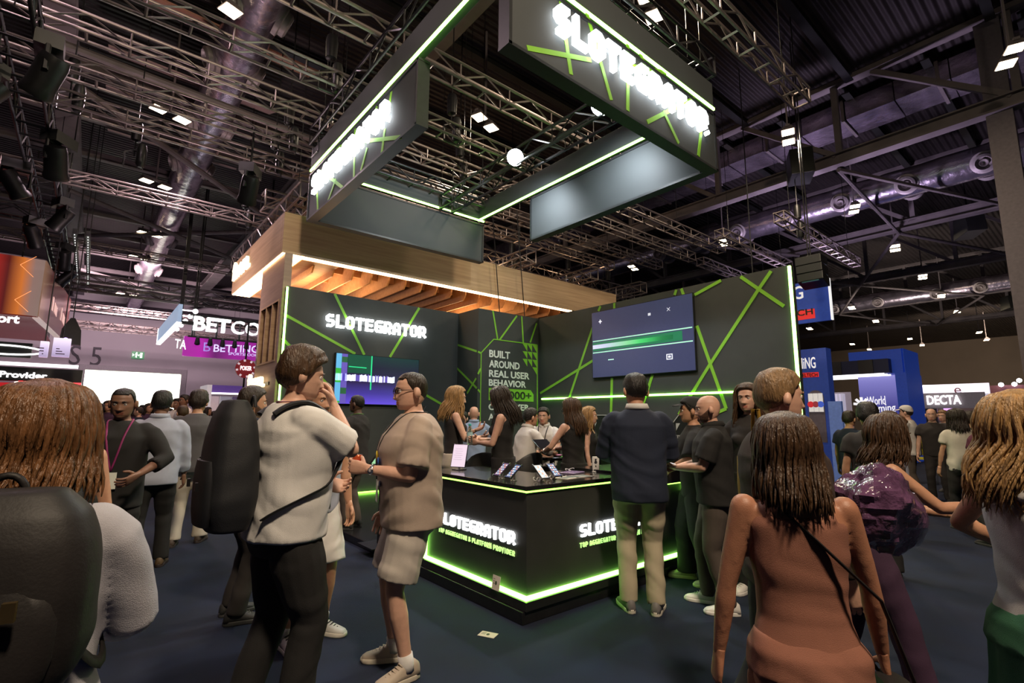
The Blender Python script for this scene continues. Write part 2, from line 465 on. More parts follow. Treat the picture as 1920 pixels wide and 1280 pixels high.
# storage block in the corner
bl = thing('booth_block', 'dark square storage block in the booth corner with white slogan lettering', 'exhibition wall', (7.2, 9.2, 0.095))
MB().box((BX, BY, .096), (RWX-.001, LWY+.1, WH)).build('panel', M['charcoal'], bl)
pf = lambda x, y: ony(x, y, BY)
psd = lambda x, y: onx(x, y, BX)
s = strips(MB(), [(857, 646, 894, 658.5), (857, 690, 894, 727.5), (893, 709, 876, 737)], psd, .045, NX)
strips(s, [(896, 659, 902, 662), (924, 582, 933, 637), (969, 592, 936.6, 637), (978, 593, 981, 643), (1006, 606, 994, 642), (901, 691, 896, 701), (896, 730, 901, 736)], pf, .04, NY)
s.build('line_graphic', M['lime'], bl)
x0, z1 = pf(902, 662).x, pf(958, 640).z; x1 = pf(1007, 650).x; xa = pf(925.5, 637).x; za = pf(902, 661).z
o = MB()
for p, q in (((x0, .5), (x0, za)), ((x0, za), (xa, z1)), ((xa, z1), (x1, z1)), ((x1, z1), (x1, .5)), ((x0, .5), (x1, .5))):
    o.bar((p[0], BY-.004, p[1]), (q[0], BY-.004, q[1]), .008, .022)
o.build('outline_graphic', M['lime'], bl)
t = MB(); cw = (x1-x0)*.088
for r, n in enumerate((3, 3, 3, 1)):
    for c in range(3):
        if r == 3 and c < 2: continue
        xr = x1-.012-(2-c)*cw*1.05; zt = z1-.012-r*cw*1.22
        t.prism([(0, 0), (-cw, 0), (0, -cw*1.18)], (xr, BY-.001, zt), (1, 0, 0), (0, 0, 1), (0, -.005, 0))
t.build('triangle_graphic', M['lime'], bl)
xl = pf(917, 668).x
for txt, yb, yt, xe in (('BUILT', 668.5, 655, 956), ('AROUND', 687.5, 674, 974), ('REAL USER', 705.5, 692.5, 992.5), ('BEHAVIOR', 722.5, 710, 986), ('OF PLAYER', 768, 756, 992), ('ACTIONS', 787, 775, 975)):
    zb, zt = pf(917, yb).z, pf(917, yt).z
    xe2 = pf(xe, yb+4).x
    font_text('slogan_lettering', txt, (xl, BY-.001, zb), (xe2, BY-.001, zb), (0, 0, 1), zt-zb, .006, M['white_p'], bl, bold=.028, n=NY)
zb, zt = pf(917, 750).z, pf(917, 727).z; xe2 = pf(1000, 745).x
MB().prism([(0, 0), (xe2-xl, 0), (xe2-xl, (zt-zb)*.62), (xe2-xl-.09, zt-zb), (0, zt-zb)], (xl, BY-.001, zb), (1, 0, 0), (0, 0, 1), (0, -.006, 0)).build('number_plate', M['lime'], bl)
font_text('number_lettering', '100,000+', (xl+.05, BY-.007, zb+.045), (xe2-.07, BY-.007, zb+.045), (0, 0, 1), zt-zb-.09, .004, M['black'], bl, bold=.025, n=NY)
# right wall
rw = thing('booth_wall', 'tall dark booth wall with lime lines and one long level light bar', 'exhibition wall', (RWX, 6, 0.095))
MB().box((RWX, PY+.02, .096), (RWX+.16, LWY+.1, WH)).build('panel', M['charcoal'], rw)
pr_ = lambda x, y: onx(x, y, RWX)
s = strips(MB(), [(1112, 611.6, 1068, 744), (1113, 675, 1013, 737), (1126, 574, 1122, 583), (1152, 568, 1152, 578), (1265, 553, 1268.5, 543), (1282, 553, 1277.5, 541), (1302.6, 552.7, 1352, 525.5),
   (1388.7, 518.6, 1422.8, 542), (1422.8, 542, 1470, 574), (1446, 508, 1422.8, 542), (1422.8, 542, 1332, 682), (1332, 682, 1273, 777), (1307, 610.6, 1332, 682), (1332, 682, 1362, 766), (1362, 766, 1343, 774),
   (1147.7, 708, 1146, 775), (1224, 702, 1205, 762)], pr_, .055, NX)
s.build('line_graphic', M['lime'], rw)
MB().box((RWX-.03, PY+.09, 1.985), (RWX-.002, BY-.12, 2.02)).build('level_led', M['led'], rw)
MB().box((RWX-.025, PY+.005, .12), (RWX+.012, PY+.045, WH-.02)).build('edge_led', M['led'], rw)
# wall screens
def screen_mat(name, stops, axis, strength, lo=0.0, hi=1.0):
    m = bpy.data.materials.new(name); m.use_nodes = True; nt = m.node_tree; b = nt.nodes['Principled BSDF']
    b.inputs['Roughness'].default_value = .25; b.inputs['Base Color'].default_value = (.01, .01, .015, 1)
    tc = nt.nodes.new('ShaderNodeTexCoord'); sp = nt.nodes.new('ShaderNodeSeparateXYZ'); mr = nt.nodes.new('ShaderNodeMapRange'); r = nt.nodes.new('ShaderNodeValToRGB')
    mr.inputs['From Min'].default_value = lo; mr.inputs['From Max'].default_value = hi
    nt.links.new(tc.outputs['Object'], sp.inputs[0]); nt.links.new(sp.outputs[axis], mr.inputs[0]); nt.links.new(mr.outputs[0], r.inputs[0])
    while len(r.color_ramp.elements) < len(stops): r.color_ramp.elements.new(.5)
    for e, (p, c) in zip(r.color_ramp.elements, stops):
        e.position = p; e.color = (*c, 1)
    nt.links.new(r.outputs[0], b.inputs['Emission Color']); b.inputs['Emission Strength'].default_value = strength
    return m
def em(name, c, s): return mat(name, c, .4, emit=c, strength=s, vary=.05)
sx0, sx1, sz1, sz0 = pl(627, 661).x, pl(783, 690).x, pl(627, 661).z, pl(622, 757).z
ws = thing('video_screen', 'wide video screen showing purple and green graphics below the lit wall sign', 'screen', ((sx0+sx1)/2, LWY-.05, (sz0+sz1)/2))
MB().box((sx0, LWY-.06, sz0), (sx1, LWY-.002, sz1)).build('housing', M['phone'], ws)
sm = screen_mat('purple_screen', [(0, (.18, .10, .95)), (.22, (.08, .05, .42)), (.45, (.035, .02, .09)), (.75, (.02, .02, .05)), (1, (.015, .05, .05))], 2, .8, sz0, sz1)
MB().box((sx0+.01, LWY-.064, sz0+.01), (sx1-.01, LWY-.06, sz1-.01)).build('display', sm, ws)
sw, sh = sx1-sx0, sz1-sz0
g = MB()
def pic(mb, fx0, fx1, fz0, fz1, mi): mb.box((sx0+sw*fx0, LWY-.067, sz0+sh*fz0), (sx0+sw*fx1, LWY-.064, sz0+sh*fz1), mi)
for fz0, fz1, mi in ((.02, .06, 1), (.06, .42, 0), (.42, .47, 1), (.47, .60, 4), (.60, .70, 1), (.70, .99, 0)): pic(g, .012, .07, fz0, fz1, mi)
for fz0, fz1, mi in ((.02, .2, 3), (.2, .32, 2), (.32, .82, 3), (.82, .93, 2), (.93, .99, 3)): pic(g, .072, .135, fz0, fz1, mi)
pic(g, .14, .40, .62, .99, 6)
pic(g, .40, .415, .30, .99, 5)
for k in range(46):
    a = .012+.68*k/46; pic(g, a, a+.0135, .455+.01*random.random(), .575+.03*random.random(), 7 if random.random() < .72 else 3)
g.obox((sx0+sw*.25, LWY-.066, sz0+sh*.74), (1, 0, -.02), (0, 1, 0), (0, 0, 1), sw*.2, .004, .02, 5)
g.build('picture_graphic', [em('pic_cyan', (.10, .36, .62), .9), em('pic_green', (.03, .35, .04), .8), em('pic_dkgreen', (.02, .10, .04), .7), em('pic_violet', (.10, .07, .36), .9), em('pic_mint', (.18, .55, .35), .9), em('pic_lime', (.02, .55, .22), .8), em('pic_dimgreen', (.006, .06, .035), .8), em('pic_white', (.62, .66, .85), 1.1)], ws)
q = [onx(x, y, RWX) for x, y in ((1115, 709), (1309, 695), (1303, 548), (1113, 588))]
ry1, ry0, rz0, rz1 = q[0].y, q[1].y, (q[0].z+q[1].z)/2, (q[2].z+q[3].z)/2
rs = thing('video_screen', 'navy video screen with one green light streak high on the dark wall', 'screen', (RWX-.05, (ry0+ry1)/2, (rz0+rz1)/2))
MB().box((RWX-.06, ry0, rz0), (RWX-.002, ry1, rz1)).build('housing', M['phone'], rs)
MB().box((RWX-.064, ry0+.01, rz0+.01), (RWX-.06, ry1-.01, rz1-.01)).build('display', em('navy_screen', (.026, .030, .075), 1.0), rs)
g = MB(); rwid, rh = ry1-ry0, rz1-rz0
def pic2(fx0, fx1, fz0, fz1, mi, lay=.067): g.box((RWX-lay, ry1-rwid*fx1, rz0+rh*fz0), (RWX-.064, ry1-rwid*fx0, rz0+rh*fz1), mi)
pic2(.01, .985, .37, .385, 1); pic2(.01, .985, .545, .56, 1)
stk = screen_mat('streak_screen', [(0, (.005, .05, .04)), (.28, (.01, .22, .06)), (.48, (.05, .70, .16)), (.62, (.25, .75, .35)), (.85, (.6, .66, .85)), (1, (.75, .75, .95))], 1, 1.0, ry0, ry1)
pic2(.01, .90, .40, .53, 6, .0665); pic2(.01, .82, .435, .495, 2, .068)
for a, b in ((.10, .84),): pic2(a-.017, a+.017, b-.006, b+.006, 0); pic2(a-.004, a+.004, b-.03, b+.03, 0)
pic2(.60, .625, .80, .835, 3)
for sgn in (1, -1): g.obox((RWX-.066, ry1-rwid*.79, rz0+rh*.84), (0, 1, sgn), (1, 0, 0), (0, -sgn, 1), .09, .003, .008, 3)
pic2(.18, .24, .245, .258, 4); pic2(.755, .81, .17, .245, 3); pic2(.763, .802, .182, .233, 5, .068); pic2(.772, .793, .195, .22, 0, .069)
g.build('picture_graphic', [em('pic_w', (.8, .8, .9), 1.0), em('pic_mint2', (.30, .60, .45), .9), stk, em('pic_w2', (.55, .57, .65), 1), em('pic_m3', (.4, .7, .6), 1), em('pic_navy', (.026, .03, .075), 1), em('pic_dg', (.008, .11, .05), 1)], rs)
# lit sign on the left wall
def lit_sign(name, label, a, ux, n, W, H, group=None, depth=.05, off=.035, e=None):
    t = thing(name, label, 'sign', V(a)+V(ux)*W/2)
    n = V(n)
    block_text(MB(), 'SLOTEGRATOR', V(a)+n*off, ux, (0, 0, 1), n, W, H, depth, stroke=.185, logo=True, gap=.12).build('lettering', e or M['white_e'], t)
    return t
lx0, lx1, lz = pl(608, 612).x, pl(795, 634).x, pl(608, 612).z
ls = lit_sign('lit_sign', 'glowing white block-letter sign on the dark booth wall above the wide screen', (lx0, LWY-.001, lz-.005), (1, 0, 0), NY, lx1-lx0, .255)
bk = MB()
bk.box((lx0+.1, LWY-.036, lz+.10), (lx1-.1, LWY+.0, lz+.12)).build('spacer_rail', M['black'], ls)

# ------------------------------------------------------------------ counter
ct = thing('reception_counter', 'black corner reception counter edged with green light, in front of the booth', 'counter', (3.6, 3.6, 0))
CXE, CYE, CD = 4.98, 4.66, .72
def ell(mb, off, z0, z1, xe=CXE, ye=CYE, d=CD, mi=0):
    poly = [(PX+off, PY+off), (xe, PY+off), (xe, PY+d), (PX+d, PY+d), (PX+d, ye), (PX+off, ye)]
    return mb.prism([(x, y) for x, y in poly], (0, 0, z0), (1, 0, 0), (0, 1, 0), (0, 0, z1-z0), mi)
ell(MB(), .03, .20, .965).build('body', mat('counter_front', (.035, .036, .034), .42, vary=.15, scale=4), ct)
ell(MB(), 0.0, .096, .165).build('plinth', M['black'], ct, bevel=.004)
ell(MB(), .0, .985, 1.02, d=CD+.02).build('top', M['glossblack'], ct, bevel=.004)
MB().box((3.98, PY-.012, .90), (CXE+.01, PY+CD, 1.045)).build('raised_top', M['glossblack'], ct, bevel=.004)
l = MB(); l.box((PX+.005, PY+.005, .172), (PX+.03, CYE-.05, .20)).box((PX+.005, PY+.005, .172), (CXE-.02, PY+.03, .20)).box((PX+.005, CYE-.08, .20), (PX+.03, CYE-.05, .50))
l.build('base_led', M['led'], ct)
l = MB(); l.box((PX+.028, PY+.028, .966), (PX+.045, CYE-.06, .976)).box((PX+.028, PY+.028, .966), (3.97, PY+.045, .976)).box((3.99, PY+.012, .886), (CXE-.02, PY+.028, .897)).box((CXE-.02, PY+.0, .80), (CXE-.005, PY+.028, .96))
l.build('under_top_led', M['led_soft'], ct)
sg = M['white_e2']
for o_, ux, nn in (((PX+.028, 4.37, 0), (0, -1, 0), NX), ((3.33, PY+.028, 0), (1, 0, 0), NY)):
    block_text(MB(), 'SLOTEGRATOR', V(o_)+V((0, 0, .548)), ux, (0, 0, 1), nn, 1.15, .105, .018, stroke=.175, logo=True, gap=.13).build('name_lettering', mat('counter_letter', (1, 1, 1), .5, emit=(.94, .97, 1), strength=3.2), ct)
    words_ = 'TOP AGGREGATOR & PLATFORM PROVIDER'.split(); x_ = 0; tot_ = sum(len(w_) for w_ in words_)+.55*4
    for w_ in words_:
        block_text(MB(), w_, V(o_)+V((0, 0, .462))+V(ux)*(1.15*x_/tot_), ux, (0, 0, 1), nn, 1.15*len(w_)/tot_-.006, .042, .008, stroke=.17, gap=.2).build('tagline_lettering', mat('tagline_letter', (.6, .95, .3), .5, emit=(.55, .95, .30), strength=.9), ct)
        x_ += len(w_)+.55
# small card on the plinth ledge and one on the carpet
def card(name, label, c, ux, uy, n, w_, h_):
    t = thing(name, label, 'card', c)
    ux, uy, n = V(ux).normalized(), V(uy).normalized(), V(n).normalized()
    MB().obox(V(c), ux, uy, n, w_, h_, .002).build('sheet', M['paper'], t)
    g = MB()
    g.prism([(.012*math.cos(a*PI/5), .016*math.sin(a*PI/5)) for a in range(10)], V(c)+n*.0012, ux, uy, n*.0008)
    for k in range(3): g.obox(V(c)+ux*(-w_*.28)+uy*(h_*(.25-.16*k))+n*.0015, ux, uy, n, w_*.25, .003, .0008)
    g.build('printed_graphic', mat('card_print', (.06, .09, .05), .7), t)
    return t
p = onz(908, 1090, .168)
card('flyer_card', 'small pale card leaning on the counter plinth above the green strip', (PX-.008, 3.42, .225), (0, -1, 0), (.15, 0, 1), (-1, 0, .15), .10, .11)
p = onz(915, 1190, 0)
card('flyer_card', 'pale printed card lying on the dark blue carpet before the counter', (p.x, p.y, .003), (.45, -.9, 0), (.9, .45, 0), (0, 0, 1), .13, .085)
# glass-clear phone stands
TZ = 1.0205
def phone_stand(px, py, d, label, col):
    c = onz(px, py, TZ); t = thing('phone_display', label, 'phone display', (c.x, c.y, TZ), 0, 'phones on counter stands')
    MB().lathe([(.030, 0), (.030, .004), (.018, .008), (.016, .055), (.02, .058)], (c.x, c.y, TZ), 16).build('stand', M['chrome'], t, 40)
    d = V(d); ax = (d*math.cos(.66)+V((0, 0, 1))*math.sin(.66)).normalized(); wv = V((-d.y, d.x, 0)); n = ax.cross(wv); n = n if n.z > 0 else -n
    pc = V((c.x, c.y, TZ+.078))
    ph = MB().obox(pc, ax, wv, n, .165, .08, .010).build('phone', M['phone'], t, bevel=.004)
    g = MB().obox(pc+n*.0056, ax, wv, n, .152, .070, .001, 0)
    for i in range(5):
        for j in range(3):
            g.obox(pc+n*.0064+ax*(-.055+.027*i)+wv*(-.02+.02*j), ax, wv, n, .017, .013, .0006, 1+(i*2+j) % 3)
    g.build('screen', [em('ph_'+col, {'b': (.03, .05, .16), 'v': (.08, .04, .12), 'w': (.4, .42, .45), 'g': (.05, .1, .08)}[col], .8), em('ic1', (.6, .3, .2), .7), em('ic2', (.3, .5, .7), .7), em('ic3', (.7, .7, .7), .6)], ph)
    for sx in (-1, 1):
        for sy in (-1, 1): MB().obox(pc+ax*(sx*.075)+wv*(sy*.041)+n*.001, ax, wv, n, .022, .006, .02).build('corner_clamp', M['chrome'], ph)
    cb = MB(); pts = []
    for k in range(22):
        a = k*.5; pts.append(V((c.x, c.y, TZ+.02))+wv*(.045+.018*math.cos(a))+d*(-.03+.004*k)+V((0, 0, .014*math.sin(a))))
    cb.tube(pts, .003, 5); cb.build('coiled_cable', M['whiteplastic'], t, 60)
    return t
phone_stand(941, 897, (1, .1, 0), 'phone on a chrome stand, first from the tablet on the counter', 'v')
phone_stand(963, 901, (1, .0, 0), 'phone with violet screen tilted on stand nearest the counter corner, tablet side', 'b')
phone_stand(1014, 902, (.1, 1, 0), 'phone with pale screen on a stand with curled white cable', 'w')
phone_stand(1038, 898, (.15, 1, 0), 'phone on a chrome stand between the pale-screen phone and the leaflets', 'b')
c = onz(861, 880, TZ)
t = thing('tablet_stand', 'upright white-screened tablet on a stand near the beige shirt', 'tablet', (c.x, c.y, TZ))
MB().box((c.x-.06, c.y-.05, TZ), (c.x+.06, c.y+.05, TZ+.008)).build('base', M['chrome'], t, bevel=.003)
ax = V((.22, 0.08, 1)).normalized(); wv = V((.45, -.9, 0)).normalized(); n = wv.cross(ax); n = n if n.dot(CAMPOS-c) > 0 else -n
pc = V((c.x, c.y, TZ+.14))
MB().bar((c.x, c.y, TZ+.005), pc-n*.012, .03, .008).build('neck', M['chrome'], t)
tb = MB().obox(pc, ax, wv, n, .24, .175, .009).build('tablet', M['phone'], t, bevel=.004)
MB().obox(pc+n*.005, ax, wv, n, .226, .161, .001).build('display', em('tablet_white', (.66, .56, .70), .9), tb)
tx = MB()
for k in range(6): tx.obox(pc+n*.0058+ax*(.07-.022*k)-wv*.012, ax, wv, n, .004, .08+.02*(k % 2), .0006)
tx.build('text_lines', em('tablet_grey', (.45, .42, .5), .7), tb)
c = onz(1117, 884, TZ+.001); TZ0 = TZ; TZ = TZ+.001
t = thing('charger_stand', 'white upright charging stand on the counter beside the navy jacket', 'charging stand', (c.x, c.y, TZ))
wv = V((.77, -.64, 0)); n = V((-.64, -.77, 0))
MB().obox((c.x, c.y, TZ+.004), wv, n, (0, 0, 1), .085, .07, .008).build('base', M['chrome'], t, bevel=.002)
MB().prism([(-.032, .008), (.032, .008), (.036, .13), (.030, .15), (-.030, .15), (-.036, .13)], V((c.x, c.y, TZ))-n*.012, wv, (0, 0, 1), n*.024).build('body', M['whiteplastic'], t, bevel=.004)
MB().lathe([(.015, 0), (.015, .003)], V((c.x, c.y, TZ+.095))+n*.0125, 18, 0, n).lathe([(.010, .003), (.010, .005)], V((c.x, c.y, TZ+.12))+n*.0125, 18, 0, n).build('ring', M['chrome'], t)
MB().obox(V((c.x, c.y, TZ+.055))+n*.013, wv, n, (0, 0, 1), .01, .003, .016).build('port', M['phone'], t)
TZ = TZ0
for (px, py, a, w_, h_, label, m_) in ((1072, 886, .3, .24, .17, 'violet flat tablet lying on the counter with a white cable', M['bluel']), (1063, 895.5, .2, .21, .15, 'brown printed leaflet on the counter, nearest the front edge', M['paper']), (1088, 893, -.1, .21, .15, 'grey printed leaflet on the counter beside the brown one', mat('leaflet_grey', (.45, .42, .38), .8))):
    c = onz(px, py, TZ); u = V((math.cos(a), math.sin(a), 0)); w2 = V((-u.y, u.x, 0))
    if 'tablet' in label:
        t = thing('tablet', label, 'tablet', (c.x, c.y, TZ)); z = .009
        MB().obox((c.x, c.y, TZ+.0045), u, w2, (0, 0, 1), w_, h_, .009).build('body', mat('lilac_glass', (.30, .22, .40), .2), t, bevel=.003)
        pts = [V((c.x, c.y, TZ+.012))+u*(-.02+.011*k)+w2*(.05+.02*math.sin(k*.9))+V((0, 0, .012+.012*math.sin(k*.7))) for k in range(14)]
        MB().tube(pts, .0028, 5).build('cable', M['whiteplastic'], t, 60)
    else:
        t = thing('leaflet', label, 'leaflet', (c.x, c.y, TZ))
        MB().obox((c.x, c.y, TZ+.002), u, w2, (0, 0, 1), w_, h_, .004).build('sheet', m_, t)
        g = MB()
        for k in range(2): g.obox(V((c.x, c.y, TZ+.0043))+u*(-.05+.095*k), u, w2, (0, 0, 1), .08, h_*.7, .0006)
        g.build('printed_graphic', mat('leaflet_print', (.10, .13, .12), .7), t)

# ------------------------------------------------------------------ hanging square header
HX0, HX1, HY0, HY1, HZ0, HZ1, HZ2, HT = 2.66, 6.47, 3.28, 8.95, 5.0, 5.88, 6.36, .13
hd = thing('hanging_header', 'hanging square sign frame of dark panels with green light lines over the booth', 'overhead sign', (4.5, 6.1, 5.0))
fr = MB()
fr.box((HX0, HY0, 5.985), (HX1, HY0+HT, HZ2)).box((HX0, HY1-HT, 5.985), (HX1, HY1, HZ2)).box((HX0, HY0+HT, 5.985), (HX0+HT, HY1-HT, HZ2)).box((HX1-HT, HY0+HT, 5.985), (HX1, HY1-HT, HZ2))
fr.build('top_frame', M['header'], hd, bevel=.006)
led = MB()
for a, b in (((HX0-.012, HY0-.012, 5.945), (HX1+.012, HY0+.012, 5.98)), ((HX0-.012, HY1-HT-.012, 5.945), (HX1+.012, HY1-HT+.012, 5.98)), ((HX0-.012, HY0, 5.945), (HX0+.012, HY1, 5.98)), ((HX1-HT-.012, HY0+.1, 5.945), (HX1-HT+.012, HY1-.1, 5.98))):
    led.box(a, b)
led.build('light_line', M['led'], hd)
rim = mat('header_rim', (0.022, 0.024, 0.026), .45)
def hpanel(name, a, b):
    o_ = MB().box(a, b).build(name, M['header'], hd)
    (xa, ya, za), (xb, yb, zb_) = a, b
    r = MB(); e = .016
    if xb-xa > yb-ya:
        for zz in (za, zb_-.03): r.box((xa-e/2, ya-e, zz-.004), (xb+e/2, yb+e, zz+.03))
        for xx in (xa, xb-.03): r.box((xx-.004, ya-e, za), (xx+.034, yb+e, zb_))
    else:
        for zz in (za, zb_-.03): r.box((xa-e, ya-e/2, zz-.004), (xb+e, yb+e/2, zz+.03))
        for yy in (ya, yb-.03): r.box((xa-e, yy-.004, za), (xb+e, yy+.034, zb_))
    r.build('rim', rim, o_)
    return o_
p1 = hpanel('front_panel', (HX0, HY0, HZ0), (HX1, HY0+HT, HZ1))
p2 = hpanel('end_panel', (HX0, 4.99, HZ0), (HX0+HT, HY1, HZ1))
p3 = hpanel('rear_panel', (HX0+HT+.02, HY1-HT, HZ0), (HX1, HY1, HZ1))
p4 = hpanel('side_panel', (HX1-HT, HY0+HT+.02, HZ0), (HX1, 7.07, HZ1))
pa = lambda x, y: ony(x, y, HY0)
pb = lambda x, y: onx(x, y, HX0)
s = strips(MB(), [(1051, 2, 1065, 104), (1065, 104, 1070.7, 140), (988, 90, 1108, 113), (1100, 25, 1146, 188), (1176.8, 84, 1176.8, 208), (1200, 100.6, 1222, 155), (1173, 122, 1248, 136.6), (1302, 184, 1213, 229), (1243, 208, 1272, 269), (1318.8, 200, 1309, 293)], pa, .055, NY)
s.build('line_graphic', M['lime'], p1)
s = strips(MB(), [(734, 172, 730, 199), (707, 199, 700, 223), (666, 240, 663.6, 334), (653.8, 258, 646, 289), (630, 277, 673, 266), (673, 266, 754, 257), (722, 242, 716, 287), (689, 277, 677, 320), (594, 330, 596, 395), (603, 320, 644, 353), (630, 336, 615.5, 377)], pb, .055, NX)
s.build('line_graphic', M['lime'], p2)
lit = lambda *a, **k: lit_sign(*a, **k)
lit('lit_sign', 'large glowing white block letters on the hanging front panel, partly above the black truss', (3.21, HY0-.001, 5.39), (1, 0, 0), NY, 2.93, .34, depth=.06, off=.03)
lit('lit_sign', 'glowing white letters on the end panel of the hanging frame, facing the wooden canopy', (HX0-.001, 8.56, 5.335), (0, -1, 0), NX, 2.90, .34, depth=.06, off=.03)

# ------------------------------------------------------------------ inside the booth: boards, counter, tables, chairs
wc = thing('wall_counter', 'long low black counter standing along the wall under the level light bar', 'counter', (7.75, 6, .095))
MB().box((7.45, 3.7, .096), (RWX-.002, 8.0, .90)).build('body', M['black'], wc)
MB().box((7.38, 3.62, .90), (RWX-.002, 8.08, .94)).build('top', M['glossblack'], wc, bevel=.004)
bgl = mat('board_print', (.50, .50, .46), .6)
for (pxl, pxr, pt, pb_, X, txt, label) in ((1257, 1316, 777, 812, 6.9, ('AUTHORIZATION', 'GRANTED', 'A LICENSE'), 'black cut-corner info board with white text beside the bald visitor'), (1106, 1160, 778, 812, 7.1, (), 'black cut-corner info board behind the women, half hidden by the navy jacket')):
    a, b = onx(pxl, 800, X), onx(pxr, 800, X); zt = onx(pxl, pt, X).z; zb = .95
    t = thing('info_board', label, 'info board', ((a.x+b.x)/2, (a.y+b.y)/2, .095))
    u = (V((b.x, b.y, 0))-V((a.x, a.y, 0))); W = u.length; u.normalize(); n = V((-1, 0, 0))
    MB().prism([(0, 0), (W, 0), (W, zt-zb), (.16, zt-zb), (0, zt-zb-.18)], (a.x, a.y, zb), u, (0, 0, 1), -n*.05).build('panel', M['black'], t)
    MB().bar((a.x+.03, a.y-.17, .1), (a.x+.03, a.y-.17, zb+.1), .06, .06).box((a.x-.12, a.y-.42, .096), (a.x+.2, a.y+.02, .11)).build('post', M['blackmetal'], t)
    g = MB().prism([(.10, zt-zb-.13), (.17, zt-zb-.13), (.10, zt-zb-.24)], V((a.x, a.y, zb))+n*.001, u, (0, 0, 1), n*.004)
    g.bar(V((a.x, a.y, zt-.18))+n*.002, V((a.x, a.y, zt))+n*.002+u*.16, .01, .012).bar(V((a.x, a.y, zt))+n*.002+u*.16, V((a.x, a.y, zt))+n*.002+u*W, .01, .012)
    g.build('triangle_graphic', bgl, t)
    for k, l_ in enumerate(txt):
        block_text(MB(), l_, V((a.x, a.y, zt-.36-.09*k))+n*.001+u*.06, u, (0, 0, 1), n, min(.048*len(l_), W-.1), .052, .004).build('printed_lettering', bgl, t)
chair_up = mat('black_upholstery', (.014, .013, .012), .55, vary=.2)
def tub_chair(loc, rot, label, z=.62):
    t = thing('bar_chair', label, 'chair', loc, rot, 'black bar chairs in the booth')
    MB().lathe([(.20, z), (.235, z+.03), (.235, z+.07), (.20, z+.09)], (0, 0, 0), 20).build('seat', chair_up, t, 50, world=False)
    rings = []
    for k in range(15):
        a = PI*(-.08+1.16*k/14); r0, r1 = .235, .275; h = z+.12+.30*math.sin(max(0, min(PI, a)))**.6
        c, s_ = math.cos(a), math.sin(a)
        rings.append([V((r0*c, -r0*s_, z+.03)), V((r1*c, -r1*s_, z+.03)), V((r1*1.04*c, -r1*1.04*s_, h-.02)), V((r1*c, -r1*s_, h)), V((r0*1.02*c, -r0*1.02*s_, h)), V((r0*c, -r0*s_, h-.03))])
    MB().loft(rings).build('backrest', chair_up, t, 50, world=False)
    MB().tube([(0, 0, .02), (0, 0, z)], .028, 10).build('pole', M['blackmetal'], t, 40, world=False)
    MB().lathe([(.22, 0), (.22, .012), (.04, .03)], (0, 0, 0), 20).build('foot_disc', M['blackmetal'], t, 40, world=False)
    return t
for (px, py, d, rot, label) in ((915, 838, 6.6, -.7, 'black rounded bar chair behind the counter beside the tablet'), (975, 842, 6.5, .2, 'black rounded bar chair the white-shirted man sits on'), (830, 850, 6.9, -1.2, 'black rounded bar chair near the wide screen, behind the beige shirt')):
    q_ = atd(px, py, d); tub_chair((q_.x, q_.y, .096), rot, label)
q_ = atd(1035, 815, 6.75)
t = thing('high_table', 'dark round high table between the two white-shirted men', 'table', (q_.x, q_.y, .096))
MB().lathe([(.30, 1.03), (.31, 1.04), (.31, 1.06), (.30, 1.07)], (q_.x, q_.y, .0), 28).build('table_top', M['glossblack'], t, 40)
MB().tube([(q_.x, q_.y, .11), (q_.x, q_.y, 1.03)], .035, 12).build('column', M['blackmetal'], t, 40)
MB().lathe([(.25, .097), (.25, .11), (.05, .13)], (q_.x, q_.y, 0), 24).build('foot_disc', M['blackmetal'], t, 40)
def bottle(name, label, base, h=.22, r=.033, tint=(.75, .85, .85)):
    t = thing(name, label, 'bottle', base)
    MB().lathe([(r*.9, 0), (r, .012), (r, h*.35), (r*.93, h*.40), (r, h*.45), (r, h*.62), (r*.7, h*.76), (r*.42, h*.86), (r*.42, h*.90)], base, 16).build('body', mat('clear_plastic', tint, .08, trans=.9, vary=.02), t, 40)
    MB().lathe([(r*.48, 0), (r*.5, .004), (r*.5, h*.09), (r*.44, h*.1)], V(base)+V((0, 0, h*.89)), 14).build('cap', mat('teal_cap', (.05, .45, .45), .4), t, 40)
    MB().lathe([(r*1.01, h*.42), (r*1.01, h*.60)], base, 16).build('label_band', mat('bottle_label', (.4, .65, .7), .5), t, 40)
    return t
bottle('water_bottle', 'clear water bottle with teal cap on the dark high table', (q_.x+.12, q_.y-.08, 1.071), .24)
tag(MB().ball((q_.x-.02, q_.y-.15, 1.085), (.05, .035, .014), 10, 6).build('napkin', mat('pink_napkin', (.6, .25, .4), .8), None, 60), 'small crumpled pink napkin on the dark high table', 'napkin')
# ================================================================== roof steel
steel, steel_l = M['steel'], M['steel_l']
def girder(X, y0, y1, label, zb=9.0, zt=11.45, m=steel, step=3.7, web=True, w_=.34):
    t = thing('roof_girder', label, 'girder', (X, (y0+y1)/2, zb), 0)
    b = MB().box((X-w_/2, y0, zb-.03), (X+w_/2, y1, zb+.03)).box((X-.03, y0, zb+.03), (X+.03, y1, zb+.30)).box((X-w_/2, y0, zb+.30), (X+w_/2, y1, zb+.34))
    b.build('lower_chord', m, t)
    if web:
        MB().box((X-.16, y0, zt), (X+.16, y1, zt+.14)).build('upper_chord', m, t)
        wb = MB(); n = int((y1-y0)/step)
        for i in range(n+1):
            y = y0+i*step
            wb.bar((X, y, zb+.3), (X, y, zt), .16, .16)
            if i < n:
                wb.bar((X, y+.1, zb+.3), (X, y+step/2+.9, zt), .14, .14)
        wb.build('bracing', m, t)
    return t
girder(16.3, -3, 44, 'brown roof girder with diagonal webs in front of the big round foil duct', step=3.75)
girder(24.0, -3, 44, 'brown roof girder, second beyond the booth header')
